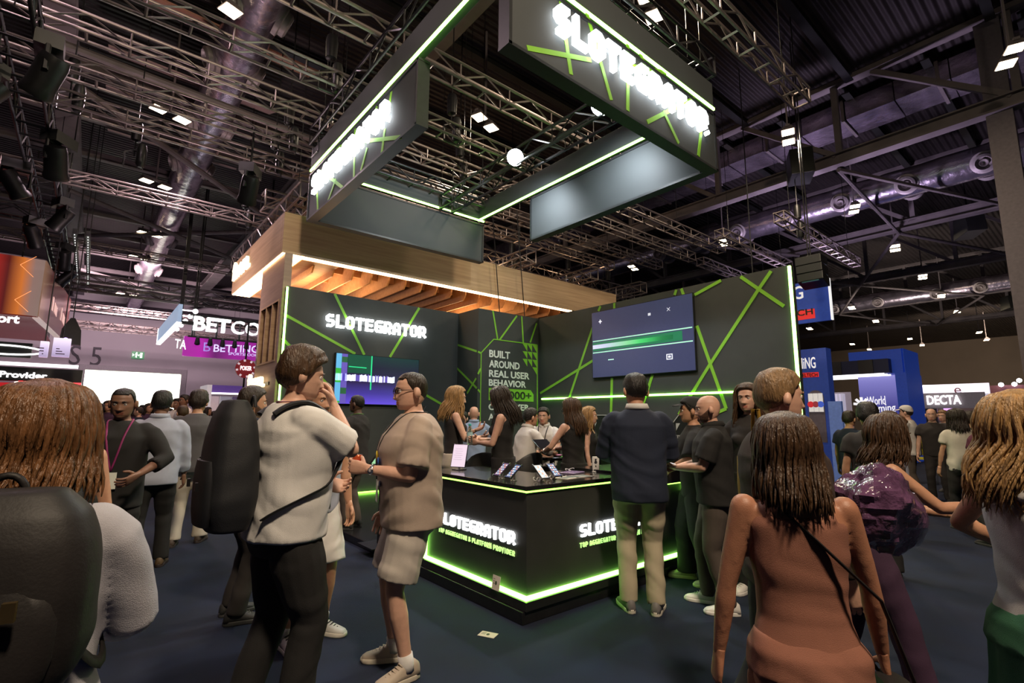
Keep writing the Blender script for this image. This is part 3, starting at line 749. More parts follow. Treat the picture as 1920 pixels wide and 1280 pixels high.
girder(32.0, -3, 44, 'brown roof girder, third beyond the booth header')
girder(40.0, -3, 44, 'brown roof girder just behind the far foil duct')
girder(50.0, -3, 44, 'brown roof girder near the beige end wall')
girder(-1.25, 6, 44, 'wide pale roof beam running above the black lighting rig', 9.6, m=steel_l, web=False, w_=.5)
girder(5.1, 4, 44, 'tan roof beam crossing above the hanging square header', 9.8, web=False, w_=.6)
def purlin(y, x0, x1, z, label, m, h=.22, g='roof purlins'):
    o = MB().box((x0, y-.10, z), (x1, y+.10, z+.03)).box((x0, y-.015, z+.03), (x1, y+.015, z+h)).box((x0, y-.08, z+h), (x1, y+.08, z+h+.025)).build('roof_purlin', m)
    return tag(o, label, 'purlin', g)
for y in (15.5, 18.2, 21, 24, 27.2, 30.2, 34, 38, 42):
    purlin(y, -14, 16, 10.0, 'pale-edged roof purlin above the far aisle beyond the wooden canopy', steel_l)
for y in (-2, 1.0, 4.0, 7.0, 10.2, 13.4):
    purlin(y, -10, 16, 11.25, 'dark roof purlin high over the hanging square header', M['black'], .2, 'high dark purlins')
for y in (-1.4, .5, 2.4, 4.3, 6.2, 8.1, 10.0, 11.9, 13.8, 15.7):
    purlin(y, 16.6, 23.8, 11.3, 'dark roof purlin behind the webbed brown girder', M['black'], .2, 'purlins behind the girder')
def brace(p, q, r, label, g, m=steel):
    o = MB().tube([p, q], r, 8).build('steel_brace', m, None, 40)
    return tag(o, label, 'brace', g)
for (x0, y0, x1, y1) in ((16.4, 4.6, 24, 1.6), (16.4, 4.6, 24, 4.9), (16.4, 12.0, 24, 8.6), (16.4, 12, 24, 12.4), (24, 4.9, 32, 8.5), (24, 12.4, 32, 8.5), (32, 8.5, 40, 4.5), (32, 8.5, 40, 12), (24, 4.9, 32, 2), (40, 4.5, 50, 8.5), (40, 12, 50, 8.5)):
    brace((x0, y0, 8.90), (x1, y1, 8.90), .065, 'slim steel tube bracing the brown roof girders', 'girder braces')
for (a, b) in (((-1.2, 14, 8.9), (5.2, 20.5, 8.9)), ((-1.2, 20.8, 8.68), (5.2, 26, 8.68)), ((-1.2, 27, 8.9), (5, 21, 8.9)), ((-1.2, 12.5, 8.75), (5, 12.9, 8.75)), ((-1.2, 33, 8.9), (5, 38, 8.9)), ((-1.2, 21, 9.2), (-6, 27, 9.2))):
    brace(a, b, .085, 'steel tube bracing the pale roof beam over the aisle', 'aisle roof braces')
pc_ = onx(1882, 240, 16.9)
struct(MB().box((16.28, pc_.y-.24, 0), (16.72, pc_.y+.24, 11.595)).build('pillar', mat('pillar_paint', (.13, .11, .125), .6)))
# ducts
def duct(X, z, r, y0, y1, label, nozzles, sides, tilt=-.35):
    t = thing('foil_duct', label, 'air duct', (X, (y0+y1)/2, z))
    pts, rr = [], []; n = int((y1-y0)/.45)
    for i in range(n+1):
        pts.append((X, y0+(y1-y0)*i/n, z)); rr.append(r*(1+.025*math.sin(i*2.1)+.02*math.sin(i*.77)))
    MB().tube(pts, rr, 24).build('pipe', M['foil'], t, 60)
    for y in nozzles:
        for s in sides:
            ax = V((s, 0, tilt)).normalized(); o = V((X, y, z))+ax*(r*.92)
            k = .24*r/.45
            MB().lathe([(k*1.25, -.04), (k*1.25, .05), (k*1.0, .07), (k, .16), (k*.75, .20), (k*.70, .12), (k*.45, .06), (k*.40, .16), (k*.38, .16), (.001, .02)], o, 24, 0, ax).build('nozzle', mat('nozzle_grey', (.34, .30, .30), .5, .3), t, 40)
    return t
duct(1.75, 9.5, .46, 3, 45, 'round foil air duct with paired nozzles running above the aisle', (7.8, 9.9, 12.0, 15.0, 18.0, 21.0, 27, 33), (-1, 1))
duct(20.6, 9.55, .50, -3, 44, 'round foil air duct with nozzles behind the webbed girder', (-.1, 1.85, 3.77, 5.68, 7.6, 9.5, 11.4, 13.3), (-1, 1), -.5)
duct(39.6, 9.45, .50, -3, 44, 'far round foil air duct with nozzles above the blue stands', (1.5, 4.5, 6.5, 9.5, 12, 15), (-1,), -.5)
t = thing('foil_duct', 'flat rectangular foil-wrapped duct tucked behind the girder top', 'air duct', (17.6, 8, 11.1))
rd = MB(); n = 26
for i in range(n):
    y0 = -3+i*1.25; j = .012*math.sin(i*3.3)
    rd.box((17.1, y0, 10.75+j), (18.3, y0+1.22, 11.35+j))
rd.build('foil_wrap', M['foil'], t)
for i in range(14): MB().box((17.05, -2.4+i*2.3, 10.68), (18.35, -2.32+i*2.3, 11.4)).build('strap', steel, t)
duct_x = thing('foil_duct', 'foil air duct running along the far S5 wall top', 'air duct', (2, 45.2, 9.4))
MB().tube([(-14+i*.9, 45.2, 9.1+.02*math.sin(i*2)) for i in range(30)], .42, 18).build('pipe', M['foil'], duct_x, 60)
# sloping tan panels under the roof over the aisle
for (y, x0, x1, z, c) in ((12.4, -.4, 3.6, 10.35, (.42, .20, .13)), (14.6, -.5, 3.2, 10.2, (.36, .25, .24)), (16.3, -.5, 3.3, 10.1, (.34, .25, .25)), (18.6, -.4, 3.0, 10.0, (.30, .23, .23))):
    nm = 'baffle_%d' % int(y)
    o = MB().obox(((x0+x1)/2, y, z), (1, 0, -.03), (0, 1, .42), (0, -.42, 1), x1-x0, 1.0, .04).build('roof_baffle', mat(nm, c, .7, vary=.15, scale=2))
    tag(o, {12: 'orange-tan sloping roof panel beside the foil duct, first of four', 14: 'pinkish sloping roof panel, second of the four by the duct', 16: 'pinkish sloping roof panel, third of the four by the duct', 18: 'grey-pink sloping roof panel farthest along the duct'}[int(y)], 'roof panel')

# ================================================================== trusses
def truss_meshes(L, s=.30, step=.5, r=.025, rb=.011):
    key = (round(L, 2), s)
    c = MB(); h = s/2
    for a in (-h, h):
        for b in (-h, h): c.tube([(0, a, b), (L, a, b)], r, 6)
    for x in (0, L):
        c.tube([(x, -h, -h), (x, h, -h), (x, h, h), (x, -h, h), (x, -h, -h)], r*.8, 5)
    b = MB(); n = max(2, int(round(L/step))); d = L/n
    for i in range(n):
        x0, x1 = i*d, (i+1)*d
        for sgn in (-1, 1):
            z0, z1 = (-h, h) if i % 2 == 0 else (h, -h)
            b.tube([(x0, sgn*h, z0), (x1, sgn*h, z1)], rb, 4, cap=False)
            b.tube([(x1, sgn*h, -h), (x1, sgn*h, h)], rb*.8, 4, cap=False) if i % 2 else None
        b.tube([(x1, -h, -h), (x1, h, -h)], rb*1.25, 4, cap=False)
    return c.mesh('chords', M['alu'], 60), b.mesh('bracing', M['alu'], 60)
TR = {}
def truss(p, q, label, group=None, s=.30, m=None, step=.5, r=.025, hang=True):
    p, q = V(p), V(q); L = (q-p).length; key = (round(L, 2), s, m.name if m else '', r)
    if key not in TR:
        c, b = truss_meshes(L, s, step, r, r*.62)
        if m:
            for me in (c, b): me.materials.clear(); me.materials.append(m)
        TR[key] = (c, b)
    c, b = TR[key]
    t = thing('lighting_truss', label, 'truss', p, math.atan2(q.y-p.y, q.x-p.x), group)
    link('chord_frame', c, t, world=False); link('bracing', b, t, world=False)
    for u in (.12, .88):
        if hang: MB().tube([p.lerp(q, u), V((*p.lerp(q, u).xy, 11.595))], .008, 4).build('hanger_cable', M['blackmetal'], t)
    return t
AG = 'silver trusses across the hall'
for (y, x0, x1, z, label) in (
    (6.25, -5, 9, 7.0, 'silver box truss crossing just above the header, nearest of the long ones'),
    (7.72, -6, 15.2, 7.0, 'long silver box truss second from the front over the booth'),
    (8.82, -7, 15.3, 7.0, 'long silver box truss third from the front over the booth'),
    (10.05, -8, 15.2, 7.0, 'long silver box truss fourth from the front, over the booth back wall'),
    (11.24, -8, 14, 7.0, 'long silver box truss directly above the wooden canopy front'),
    (15.0, -9, 12, 7.0, 'silver box truss running to the wooden canopy rear end'),
    (21.0, -12, 10, 7.0, 'far silver truss beyond the canopy, first of the far row'),
    (27.5, -12, 10, 6.9, 'far silver truss beyond the canopy, second of the far row'),
    (33.0, -12, 12, 6.9, 'far silver truss beyond the canopy, third of the far row'),
    (39.0, -12, 12, 6.9, 'farthest silver truss close to the S5 wall'),
    (5.38, 13.86, 20.1, 7.0, 'short silver truss hanging right of the header beneath the foil duct'),
    (7.08, 13.86, 18.75, 7.0, 'short silver truss ending above the tall edge light of the booth'),
    (8.86, 15.9, 21.5, 7.0, 'short silver truss above the navy video screen'),
    (2.93, 2.9, 8.85, 7.0, 'silver ladder-like truss high over the front corner of the header')):
    truss((x0, y, z), (x1, y, z), label, None, .26)
for (y, z) in ((24, 6.6), (25.6, 6.5), (30, 6.5), (35.5, 6.5), (37, 6.5)):
    truss((-9, y, z), (9, y, z), 'thin silver truss in the dense row before the far wall', 'far dense trusses', .24)
bm_ = M['blackmetal']
for (p, q, label) in (((HX0+.1, HY0, 6.62), (HX0+.1, HY1, 6.62), 'black truss carrying the header edge beside the end panel'), ((HX0, HY0+.1, 6.62), (HX1, HY0+.1, 6.62), 'black truss on top of the header front panel'),
    ((HX0, HY1-.2, 6.35), (HX1, HY1-.2, 6.35), 'black truss along the header rear panel'), ((5.42, HY0+.15, 6.05), (5.42, HY1-.2, 6.05), 'black truss inside the header holding two bright spotlights')):
    truss(p, q, label, None, .30, mat('black_truss', (.055, .055, .058), .35, .6))
truss((2.95, 9.9, 6.0), (2.95, 16.2, 6.0), 'silver truss on top of the wooden canopy at its corner end', None, .34)
truss((2.6, 12.1, 6.46), (16.2, 12.1, 6.46), 'warm-lit silver truss lying lengthwise over the wooden canopy', None, .4)
for x in (6.3, 8.9, 11.5, 14.0):
    truss((x, 9.9, 5.95), (x, 14.0, 5.95), 'warm-lit silver truss laid crosswise over the wooden canopy', 'cross trusses on the canopy', .34)
truss((-1.2, 6.0, 6.5), (-1.2, 24, 6.5), 'black truss rig full of dark spotlights over the aisle', None, .40, mat('black_truss2', (.03, .03, .032), .4, .5))
truss((-3.5, 17.5, 6.7), (-1.0, 17.5, 6.7), 'short black cross truss tied to the dark spotlight rig', None, .3, MATS['black_truss2'])
# chain hoists
hm = MB(); hm.lathe([(.06, -.42), (.09, -.40), (.10, -.1), (.08, 0), (.03, .02)], (0, 0, 0), 12)
bag = MB(); bag.lathe([(.05, -.95), (.085, -.9), (.09, -.55), (.07, -.45)], (.12, 0, 0), 10)
ch = MB(); ch.tube([(0, 0, 0), (0, 0, 3.85)], .012, 5); ch.tube([(0, 0, -.42), (0, 0, -.75)], .012, 5)
hk = MB(); hk.tube([(-.16, 0, -1.0), (-.16, 0, -.7), (0, 0, -.6), (.16, 0, -.7), (.16, 0, -1.0), (-.16, 0, -1.0)], .018, 5)
hmesh = [('motor', hm.mesh('motor', M['blackmetal'], 40)), ('chain_bag', bag.mesh('chain_bag', M['black'], 40)), ('chain', ch.mesh('chain', M['blackmetal'])), ('sling', hk.mesh('sling', M['black']))]
for (px, py, y, z, label) in ((545, 190, 10.05, 7.75, 'over the foil duct left of the header'), (520, 228, 11.24, 7.75, 'above the canopy corner'), (470, 275, 15, 7.7, 'beside the canopy end truss'), (108, 40, 7.72, 7.8, 'near the dark spotlight rig'), (130, 185, 11.24, 7.8, 'on the fourth truss by the rig'), (625, 45, 7.72, 7.8, 'left of the header top edge'), (862, 285, 8.82, 7.7, 'seen through the header frame'), (848, 180, 7.72, 7.8, 'by the paired floodlight inside the frame'), (960, 470, 12.1, 7.2, 'over the middle of the wooden canopy'), (1065, 500, 12.1, 7.2, 'over the far half of the canopy'), (1140, 525, 12.1, 7.2, 'at the far end of the canopy truss'), (265, 185, 12.5, 7.6, 'above the aisle floodlight pair'), (1500, 455, 5.38, 7.7, 'on the short truss right of the booth edge light')):
    q = ony(px, py, y)
    t = thing('chain_hoist', 'black chain hoist hanging '+label, 'hoist', (q.x, y, z))
    for nm, me in hmesh: link(nm, me, t, world=False)
    MB().tube([(q.x, y, z+3.8), (q.x, y, 11.595)], .012, 5).build('top_chain', M['blackmetal'], t) if z+3.8 < 11.59 else None
# floodlights
fl_e = mat('flood_lens', (1, .9, .7), .4, emit=(1.0, .80, .52), strength=14.0)
fl_h = M['steel_l']
fb = MB().box((-.42, -.05, .10), (.42, .05, .16)).box((-.02, -.02, .16), (.02, .02, 2.595))
fh = MB()
fh.hexa([(-.17, -.16, 0), (.17, -.16, 0), (.17, .16, 0), (-.17, .16, 0), (-.10, -.09, .14), (.10, -.09, .14), (.10, .09, .14), (-.10, .09, .14)])
fln = MB().box((-.15, -.14, -.012), (.15, .14, .0))
fmesh = (fb.mesh('bracket', fl_h), fh.mesh('housing', fl_h), fln.mesh('lens', fl_e))
def flood(p, label, group=None, rot=0.2, s=1.0):
    t = thing('flood_light', label, 'floodlight', p, rot, group)
    t.scale = (s, s, s)
    link('bracket', fmesh[0], t, world=False)
    for sx in (-.27, .27):
        h = link('housing', fmesh[1], t, world=False); h.location = (sx, 0, 0)
        l = link('lens', fmesh[2], h, world=False)
    return t
for (px, py, label) in ((320, 215, 'twin floodlight over the aisle below the foil duct, nearest of the aisle row'), (292, 345, 'twin floodlight over the aisle, second of the row'), (281, 439, 'twin floodlight over the aisle, third of the row'), (261, 483, 'twin floodlight over the aisle, fourth of the row'), (910, 230, 'warm twin floodlight seen through the hanging header'), (1218, 12, 'twin floodlight above the header front panel'), (405, 1, 'floodlight at the upper picture edge by the foil duct'), (1478, 257, 'white floodlight between the brown girder webs'), (1895, 106, 'twin floodlight high beside the steel post'), (1602, 392, 'twin floodlight on the round duct behind the girder'), (1187, 502, 'twin floodlight low over the canopy far end'), (1356, 455, 'twin floodlight above the navy screen')):
    q = onz(px, py, 8.72 if px in (1602, 1187, 1356) else 9.0)
    fo = flood(q, label, None, .35)
    if q.z < 8.9: MB().tube([q+V((0, 0, 2.58)), (q.x, q.y, 11.595)], .02, 6).build('rod', fl_h, fo)
for px, py in ((1678, 465), (1730, 519), (1765, 555), (1795, 584), (1642, 602), (1597, 577), (1518, 616), (1706, 635), (1729, 647), (1630, 655), (1598, 645), (1836, 623), (1850, 637), (238, 552)):
    q = onz(px, py, 9.0)
    flood(q, 'small distant floodlight on the dark roof over the far stands', 'distant roof floodlights', .2, 1.25)
# bright spotlights inside the header
for (px, py, label) in ((966, 295, 'dazzling white spotlight inside the header, lower of the two'), (1127, 198, 'dazzling white spotlight inside the header, close under the front panel')):
    q = onx(px, py, 5.2)
    t = thing('spot_light', label, 'spotlight', q)
    ax = (V((1.6, 2.4, 1.6))-q).normalized()
    MB().lathe([(.06, -.26), (.11, -.24), (.14, -.02), (.155, 0), (.145, .0)], q, 16, 0, ax).build('housing', M['blackmetal'], t, 40)
    MB().lathe([(.14, -.012), (.14, .004)], q, 20, 0, ax).build('lens', mat('spot_lens', (1, 1, 1), .3, emit=(.93, .97, 1), strength=70), t)
    MB().tube([q-ax*.12+V((0, 0, .0)), q-ax*.12+V((.1, 0, .14)), V((5.42, q.y, 6.0))], .012, 5).build('yoke', M['blackmetal'], t)
    lamp('spot_beam', 'SPOT', q+ax*.02, 260, COOL, .08, (4.6, q.y+.3, 0), 2.3, .6, t)
    lamp('spot_wash', 'SPOT', q+V((.40, .1, -.28)), 190, COOL, .05, (6.4, q.y+.5, 5.1), 2.5, 1.0, t)
    if py > 250: lamp('spot_wash', 'SPOT', q+V((-.1, .40, -.25)), 160, COOL, .02, (4.6, 8.9, 5.4), 1.6, .8, t)
# dark moving heads on the black rig
mb_ = MB().lathe([(.13, -.28), (.15, -.2), (.15, .12), (.17, .2), (.16, .24), (.12, .24)], (0, 0, -.42), 16, 0, (.5, .3, -.8))
my = MB().tube([(-.2, 0, -.42), (-.2, 0, -.12), (.2, 0, -.12), (.2, 0, -.42)], .03, 6)
ms = MB().box((-.2, -.13, -.12), (.2, .13, .06))
mlen = MB().lathe([(.12, 0), (.12, .004)], V((0, 0, -.42))+V((.5, .3, -.8)).normalized()*.242, 16, 0, (.5, .3, -.8))
mm = [('head', mb_.mesh('head', M['blackmetal'], 40)), ('yoke', my.mesh('yoke', M['blackmetal'], 40)), ('base', ms.mesh('base', M['black'])), ('lens', mlen.mesh('lens', mat('amber_lens', (.30, .18, .08), .15)))]
for k, (y, dx, dz, rz, sc) in enumerate(((7.2, -.3, 0, .3, 1.5), (8.3, .35, .0, 1.6, 1.5), (9.4, -.35, .0, 2.4, 1.5), (11.2, .35, 0, .9, 1.5), (12.9, -.3, 0, 0, 1.4), (14.6, .3, 0, 2.0, 1.4), (16.5, -.25, 0, .5, 1.4), (18.5, .25, 0, 1, 1.4), (21, .2, 0, 2.6, 1.4))):
    t = thing('moving_spotlight', 'unlit black moving spotlight clamped to the dark truss rig over the aisle', 'spotlight', (-1.2+dx, y, 6.25+dz), rz, 'unlit spotlights on the dark rig')
    sc *= .72; t.scale = (sc, sc, sc)
    for nm, me in mm: link(nm, me, t, world=False)
for px, py, X, label in ((470, 300, None, 'black moving spotlight hanging left of the canopy truss'), (1190, 395, None, 'x'),):
    if label == 'x': continue
    q = ony(px, 318, 9.92); t = thing('moving_spotlight', label, 'spotlight', q, 1.0)
    for nm, me in mm: link(nm, me, t, world=False)
    MB().tube([q, (q.x, q.y, 6.90)], .02, 5).build('hanger', M['blackmetal'], t)
# loudspeakers under the roof
for px, py, z, label in ((1500, 312, 8.9, 'black loudspeaker box hanging before the brown girder webs'), (1817, 422, 8.9, 'small black loudspeaker box under the far girder'), (1895, 568, 8.9, 'black loudspeaker box near the beige end wall roof')):
    q = onz(px, py, z)
    t = thing('loudspeaker', label, 'loudspeaker', q, .5)
    s_ = .45 if px < 1600 else .6
    MB().prism([(-s_, -.4), (s_, -.4), (s_*.75, .42), (-s_*.75, .42)], (0, -.3, 0), (1, 0, 0), (0, 0, 1), (0, .6, 0)).build('cabinet', M['black'], t, world=False, bevel=.02)
    MB().box((-s_*.6, -.315, -.34), (s_*.6, -.3, .34)).build('grille', M['blackmetal'], t, world=False)
    MB().tube([(0, 0, .4), (0, 0, 2.695)], .02, 5).build('hanger', M['blackmetal'], t, world=False)
# suspension cables of the header and canopy
for i, (p, q, label) in enumerate((((HX0+.12, HY0+.1, 6.7), (HX0+.12, HY0+.1, 11.3), 'front corner'), ((HX1-.1, HY0+.1, 6.7), (HX1-.1, HY0+.1, 11.3), 'corner by the webbed girder'), ((HX0+.12, HY1-.2, 6.5), (HX0+.12, HY1-.2, 11.3), 'corner above the wooden canopy'), ((HX1-.1, HY1-.2, 6.5), (HX1-.1, HY1-.2, 11.3), 'rear corner'))):
    tag(MB().tube([p, q], .010, 5).build('suspension_cable', M['blackmetal']), 'thin black steel cable holding the header '+label, 'cable')
for px0, py0, px1, py1 in ((915, 488, 938, 584), (965, 480, 985, 590)):
    a, b = ony(px0, py0, 9.55), ony(px1, py1, 9.55)
    tag(MB().tube([V((b.x, 9.55, 3.9)), V((b.x-.35, 9.5, 6.9))], .012, 5).build('suspension_cable', M['blackmetal']), 'thin black cable running down in front of the wooden canopy, %s' % ('nearer its lit corner' if px0 < 940 else 'farther from its lit corner'), 'cable')
# ================================================================== wooden canopy stand behind the booth
cn = thing('wooden_canopy', 'pale wood canopy with a warm light line and slatted underside behind the booth', 'canopy', (7, 12, 4.6))
CX0, CX1, CY0, CY1, CZ0, CZ1 = 2.50, 12.4, 9.8, 14.2, 4.62, 5.42
f = MB()
f.box((CX0, CY0, CZ0), (CX1, CY0+.12, CZ1)).box((CX0, CY0+.12, CZ0), (CX0+.12, CY1, CZ1)).box((CX0+.12, CY1-.12, CZ0), (CX1, CY1, CZ1)).box((CX1-.12, CY0+.12, CZ0), (CX1, CY1-.12, CZ1))
f.build('fascia', M['oak'], cn, bevel=.008)
MB().box((CX0+.12, CY0+.12, CZ0+.42), (CX1-.12, CY1-.12, CZ0+.46)).build('soffit', M['oak_slat'], cn)
MB().box((CX0+.46, CY0+.3, CZ0+.01), (CX0+1.2, CY1-.3, CZ0+.05)).build('end_soffit', M['oak_slat'], cn)
l = MB(); l.box((CX0+.02, CY0+.02, CZ0-.012), (CX0+.42, CY1-.02, CZ0+.02)).box((CX0+.36, CY0+.02, CZ0-.012), (CX1-2.0, CY0+.19, CZ0+.02))
l.build('warm_light_line', M['warm_e'], cn)
for k in range(30):
    x = CX0+.75+k*.42
    if x > CX1-.5: break
    b = [(0, -.06), (2.7, -.06), (2.7, .46), (-.1, .46), (-.12, .34), (-.10, .06)]
    MB().prism([(u, v) for u, v in b], (x, CY0+.62, CZ0-.06), (0, 1, 0), (0, 0, 1), (.035, 0, 0)).build('slat', M['oak_slat'], cn)
cr = MB()
for y in (CY0+1.1, CY0+2.0, CY0+2.9): cr.box((CX0+.9, y, CZ0+.10), (CX1-.4, y+.03, CZ0+.40))
cr.build('cross_slat', M['oak_slat'], cn)
lamp('canopy_glow', 'AREA', (4.0, 11.5, 4.2), 45, (1, .58, .28), 1.2, (4.0, 11.5, 6), parent=cn)
lamp('canopy_glow', 'AREA', (8.0, 11.5, 4.2), 45, (1, .58, .28), 1.2, (8.0, 11.5, 6), parent=cn)
lamp('canopy_truss_glow', 'SPOT', (9.0, 12.0, 5.6), 140, (1, .66, .38), .2, (9.5, 12.3, 9), 2.6, .6, cn)
lamp('canopy_truss_glow', 'SPOT', (13.0, 12.0, 5.6), 110, (1, .66, .38), .2, (12.5, 12.3, 9), 2.6, .6, cn)
sgn = thing('lit_sign', 'small warm-lit word sign on the wooden canopy end face', 'sign', (CX0, 13.2, 5.1))
font_text('lettering', 'finera.', (CX0-.001, 14.05, 4.93), (CX0-.001, 12.30, 4.93), (0, 0, 1), .46, .05, M['warm_letter'], sgn, bold=.02, n=NX)
ww = thing('wooden_wall', 'pale wooden stand wall with a dark window beside the lime booth', 'exhibition wall', (2.6, 11.5, 0))
f = MB(); z0, z1 = 2.60, 3.72; ya, yb = 9.95, 11.25
f.box((2.56, 9.79, 0), (2.70, 11.4, z0)).box((2.56, 9.79, z1), (2.70, 11.4, CZ0+.0)).box((2.56, 9.79, z0), (2.70, ya, z1)).box((2.56, yb, z0), (2.70, 11.4, z1))
f.box((2.70, 11.3, 0), (6.5, 11.4, 3.8))
f.build('panel', wood('oak_wall', (.30, .21, .15), (.40, .28, .19), 2.0, (.6, .6, 8)), ww)
MB().box((2.66, ya, z0), (2.69, yb, z1)).build('pane', mat('dark_window', (.05, .028, .015), .2), ww)
f = MB()
for y in (ya, ya+.42, ya+.86, yb-.03): f.box((2.55, y, z0), (2.71, y+.035, z1))
f.box((2.55, ya, z0-.03), (2.71, yb, z0)).box((2.55, ya, z1), (2.71, yb, z1+.03))
f.build('window_frame', M['oak'], ww)
sgn = thing('lit_sign', 'small warm-lit word sign on the wooden wall below its dark window', 'sign', (2.5, 10.8, 2.2))
font_text('lettering', 'finera.', (2.49, 11.42, 2.11), (2.49, 10.2, 2.11), (0, 0, 1), .30, .05, M['warm_letter'], sgn, bold=.02, n=NX)
MB().box((2.54, 10.2, 2.14), (2.56, 11.4, 2.2)).build('mounting_rail', M['blackmetal'], sgn)

# ================================================================== far wall marks
def on_back(x, y): return ony(x, y, 45.98)
a, b = on_back(128, 682.5), on_back(188, 686)
font_text('wall_number', 'S 5', (a.x, 45.98, a.z), (b.x, 45.98, a.z), (0, 0, 1), 1.40, .02, mat('wall_number_paint', (.05, .045, .06), .6), None, n=NY)
tag(bpy.data.objects['wall_number'], 'dark painted hall number S5 on the pale far wall', 'wall number')
a, b = on_back(246, 672), on_back(271, 660)
t = thing('exit_sign', 'green lit emergency exit sign on the pale far wall', 'exit sign', ((a.x+b.x)/2, 45.9, (a.z+b.z)/2))
MB().box((a.x, 45.85, a.z), (b.x, 45.97, b.z)).build('box', em('exit_green', (.02, .20, .07), .8), t)
W = b.x-a.x; g = MB()
def eg(x0, x1, z0, z1): g.box((a.x+W*x0, 45.84, a.z+(b.z-a.z)*z0), (a.x+W*x1, 45.85, a.z+(b.z-a.z)*z1))
eg(.30, .34, .2, .55); eg(.36, .42, .15, .5); eg(.28, .44, .5, .75); eg(.34, .41, .76, .9); eg(.46, .56, .45, .55); eg(.56, .60, .35, .65)
eg(.66, .84, .15, .85); eg(.08, .2, .42, .58); eg(.06, .1, .3, .7)
g.build('symbol', em('exit_white', (.85, .95, .85), 1.6), t)

# ================================================================== far stands on the aisle side
# hanging red cube screen
zb = 4.3; K = onz(70, 593, zb); SL = .42; Kt = 1.45; KF = onz(110, 640, zb)
rc = thing('hanging_cube_screen', 'hanging glowing red and orange cube of screens over the aisle', 'screen', (K.x-2, K.y+2, zb))
y2 = KF.y
zt = onx(86, 489, K.x).z
MB().box((K.x-5, K.y+.02, zb), (K.x-.02, y2, zt)).build('core', M['black'], rc)
redm = screen_mat('cube_screen_front', [(0, (.20, .015, .01)), (.42, (.55, .03, .02)), (.62, (.12, .012, .01)), (.78, (.75, .20, .03)), (.90, (.33, .20, .17)), (1, (.30, .20, .17))], 0, .8, K.x-1.9, K.x)
MB().box((K.x-5, K.y-.02, zb), (K.x, K.y+.02, zt)).build('front_screen', redm, rc)
g = MB()
for dx, wd in ((-2.2, .03), (-2.05, .015), (-1.55, .03), (-1.9, .012)): g.box((K.x+dx, K.y-.026, zb+.1), (K.x+dx+wd, K.y-.021, zt))
for dz in (.9, .97, 1.05, .5): g.box((K.x-2.6, K.y-.026, zb+dz), (K.x-.9, K.y-.021, zb+dz+.01))
for k in range(3):
    g.bar((K.x-.5-.9*(k % 2), K.y-.024, zb+.4+.5*k), (K.x-.2-.9*(k % 2), K.y-.024, zb+.7+.5*k), .004, .012); g.bar((K.x-.5-.9*(k % 2), K.y-.024, zb+.4+.5*k), (K.x-.2-.9*(k % 2), K.y-.024, zb+.1+.5*k), .004, .012)
g.build('picture_graphic', em('cube_line', (1, .35, .12), 1.2), rc)
MB().hexa([(K.x-.02, K.y, zb), (K.x+.02, K.y, zb), (K.x+SL+.02, y2, zb), (K.x+SL-.02, y2, zb), (K.x-.02, K.y, zt), (K.x+.02, K.y, zt), (K.x+SL+.02, y2, zt), (K.x+SL-.02, y2, zt)]).build('side_screen', screen_mat('cube_screen_side', [(0, (.30, .16, .10)), (.2, (.10, .035, .03)), (.7, (.08, .02, .02)), (1, (.30, .05, .04))], 1, .7, K.y, y2), rc)
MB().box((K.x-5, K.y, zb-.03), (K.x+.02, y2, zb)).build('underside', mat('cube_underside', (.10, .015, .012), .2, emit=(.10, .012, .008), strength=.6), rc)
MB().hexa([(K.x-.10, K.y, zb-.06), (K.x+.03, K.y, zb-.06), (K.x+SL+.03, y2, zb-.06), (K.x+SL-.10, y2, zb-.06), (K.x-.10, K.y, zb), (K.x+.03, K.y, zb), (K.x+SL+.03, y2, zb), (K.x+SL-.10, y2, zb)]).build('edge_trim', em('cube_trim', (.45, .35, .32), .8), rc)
for k in (.35, .68):
    g = MB(); yy = K.y+(y2-K.y)*k
    g.obox((K.x+.025+SL*k, yy, zb+.75), (0, 1, 0), (0, 0, 1), (1, 0, 0), .34, .42, .01)
    for j in range(4): g.obox((K.x+.03+SL*(k+.06+.026*j), yy+.35+.20*j, zb+.70-.02*j), (0, 1, 0), (0, 0, 1), (1, 0, 0), .14, .30, .01)
    g.build('side_graphic', em('cube_white', (.9, .55, .5), .9), rc)
font_text('lettering', 'ort', ony(-6, 603, K.y-.05), ony(36, 606, K.y-.05), (0, 0, 1), .24, .05, em('ort_white', (1, .97, .95), 1.6), rc, bold=.03, n=NY)
for dx in (-3.2, -.6):
    MB().tube([(K.x+dx, K.y+1.2, zt), (K.x+dx, K.y+1.2, 9.6)], .02, 5).build('hanger', M['blackmetal'], rc)
# dotted light battens beside the cube
for k, X in enumerate((K.x+.55, K.x+.85)):
    t = thing('light_batten', 'hanging batten of tiny white dots, %s the red cube' % ('nearer' if k == 0 else 'farther from'), 'light batten', (X, K.y+3, zt+.9))
    MB().box((X-.05, K.y-.5, zt+.8), (X+.05, K.y+7, zt+.95)).build('bar', M['blackmetal'], t)
    for j in range(24): MB().ball((X, K.y-.4+j*.3, zt+.79), .013, 6, 4).build('light_dot', M['white_e2'], t)
    MB().tube([(X, K.y+1, zt+.9), (X, K.y+1, 11.595)], .012, 5).build('hanger', M['blackmetal'], t)
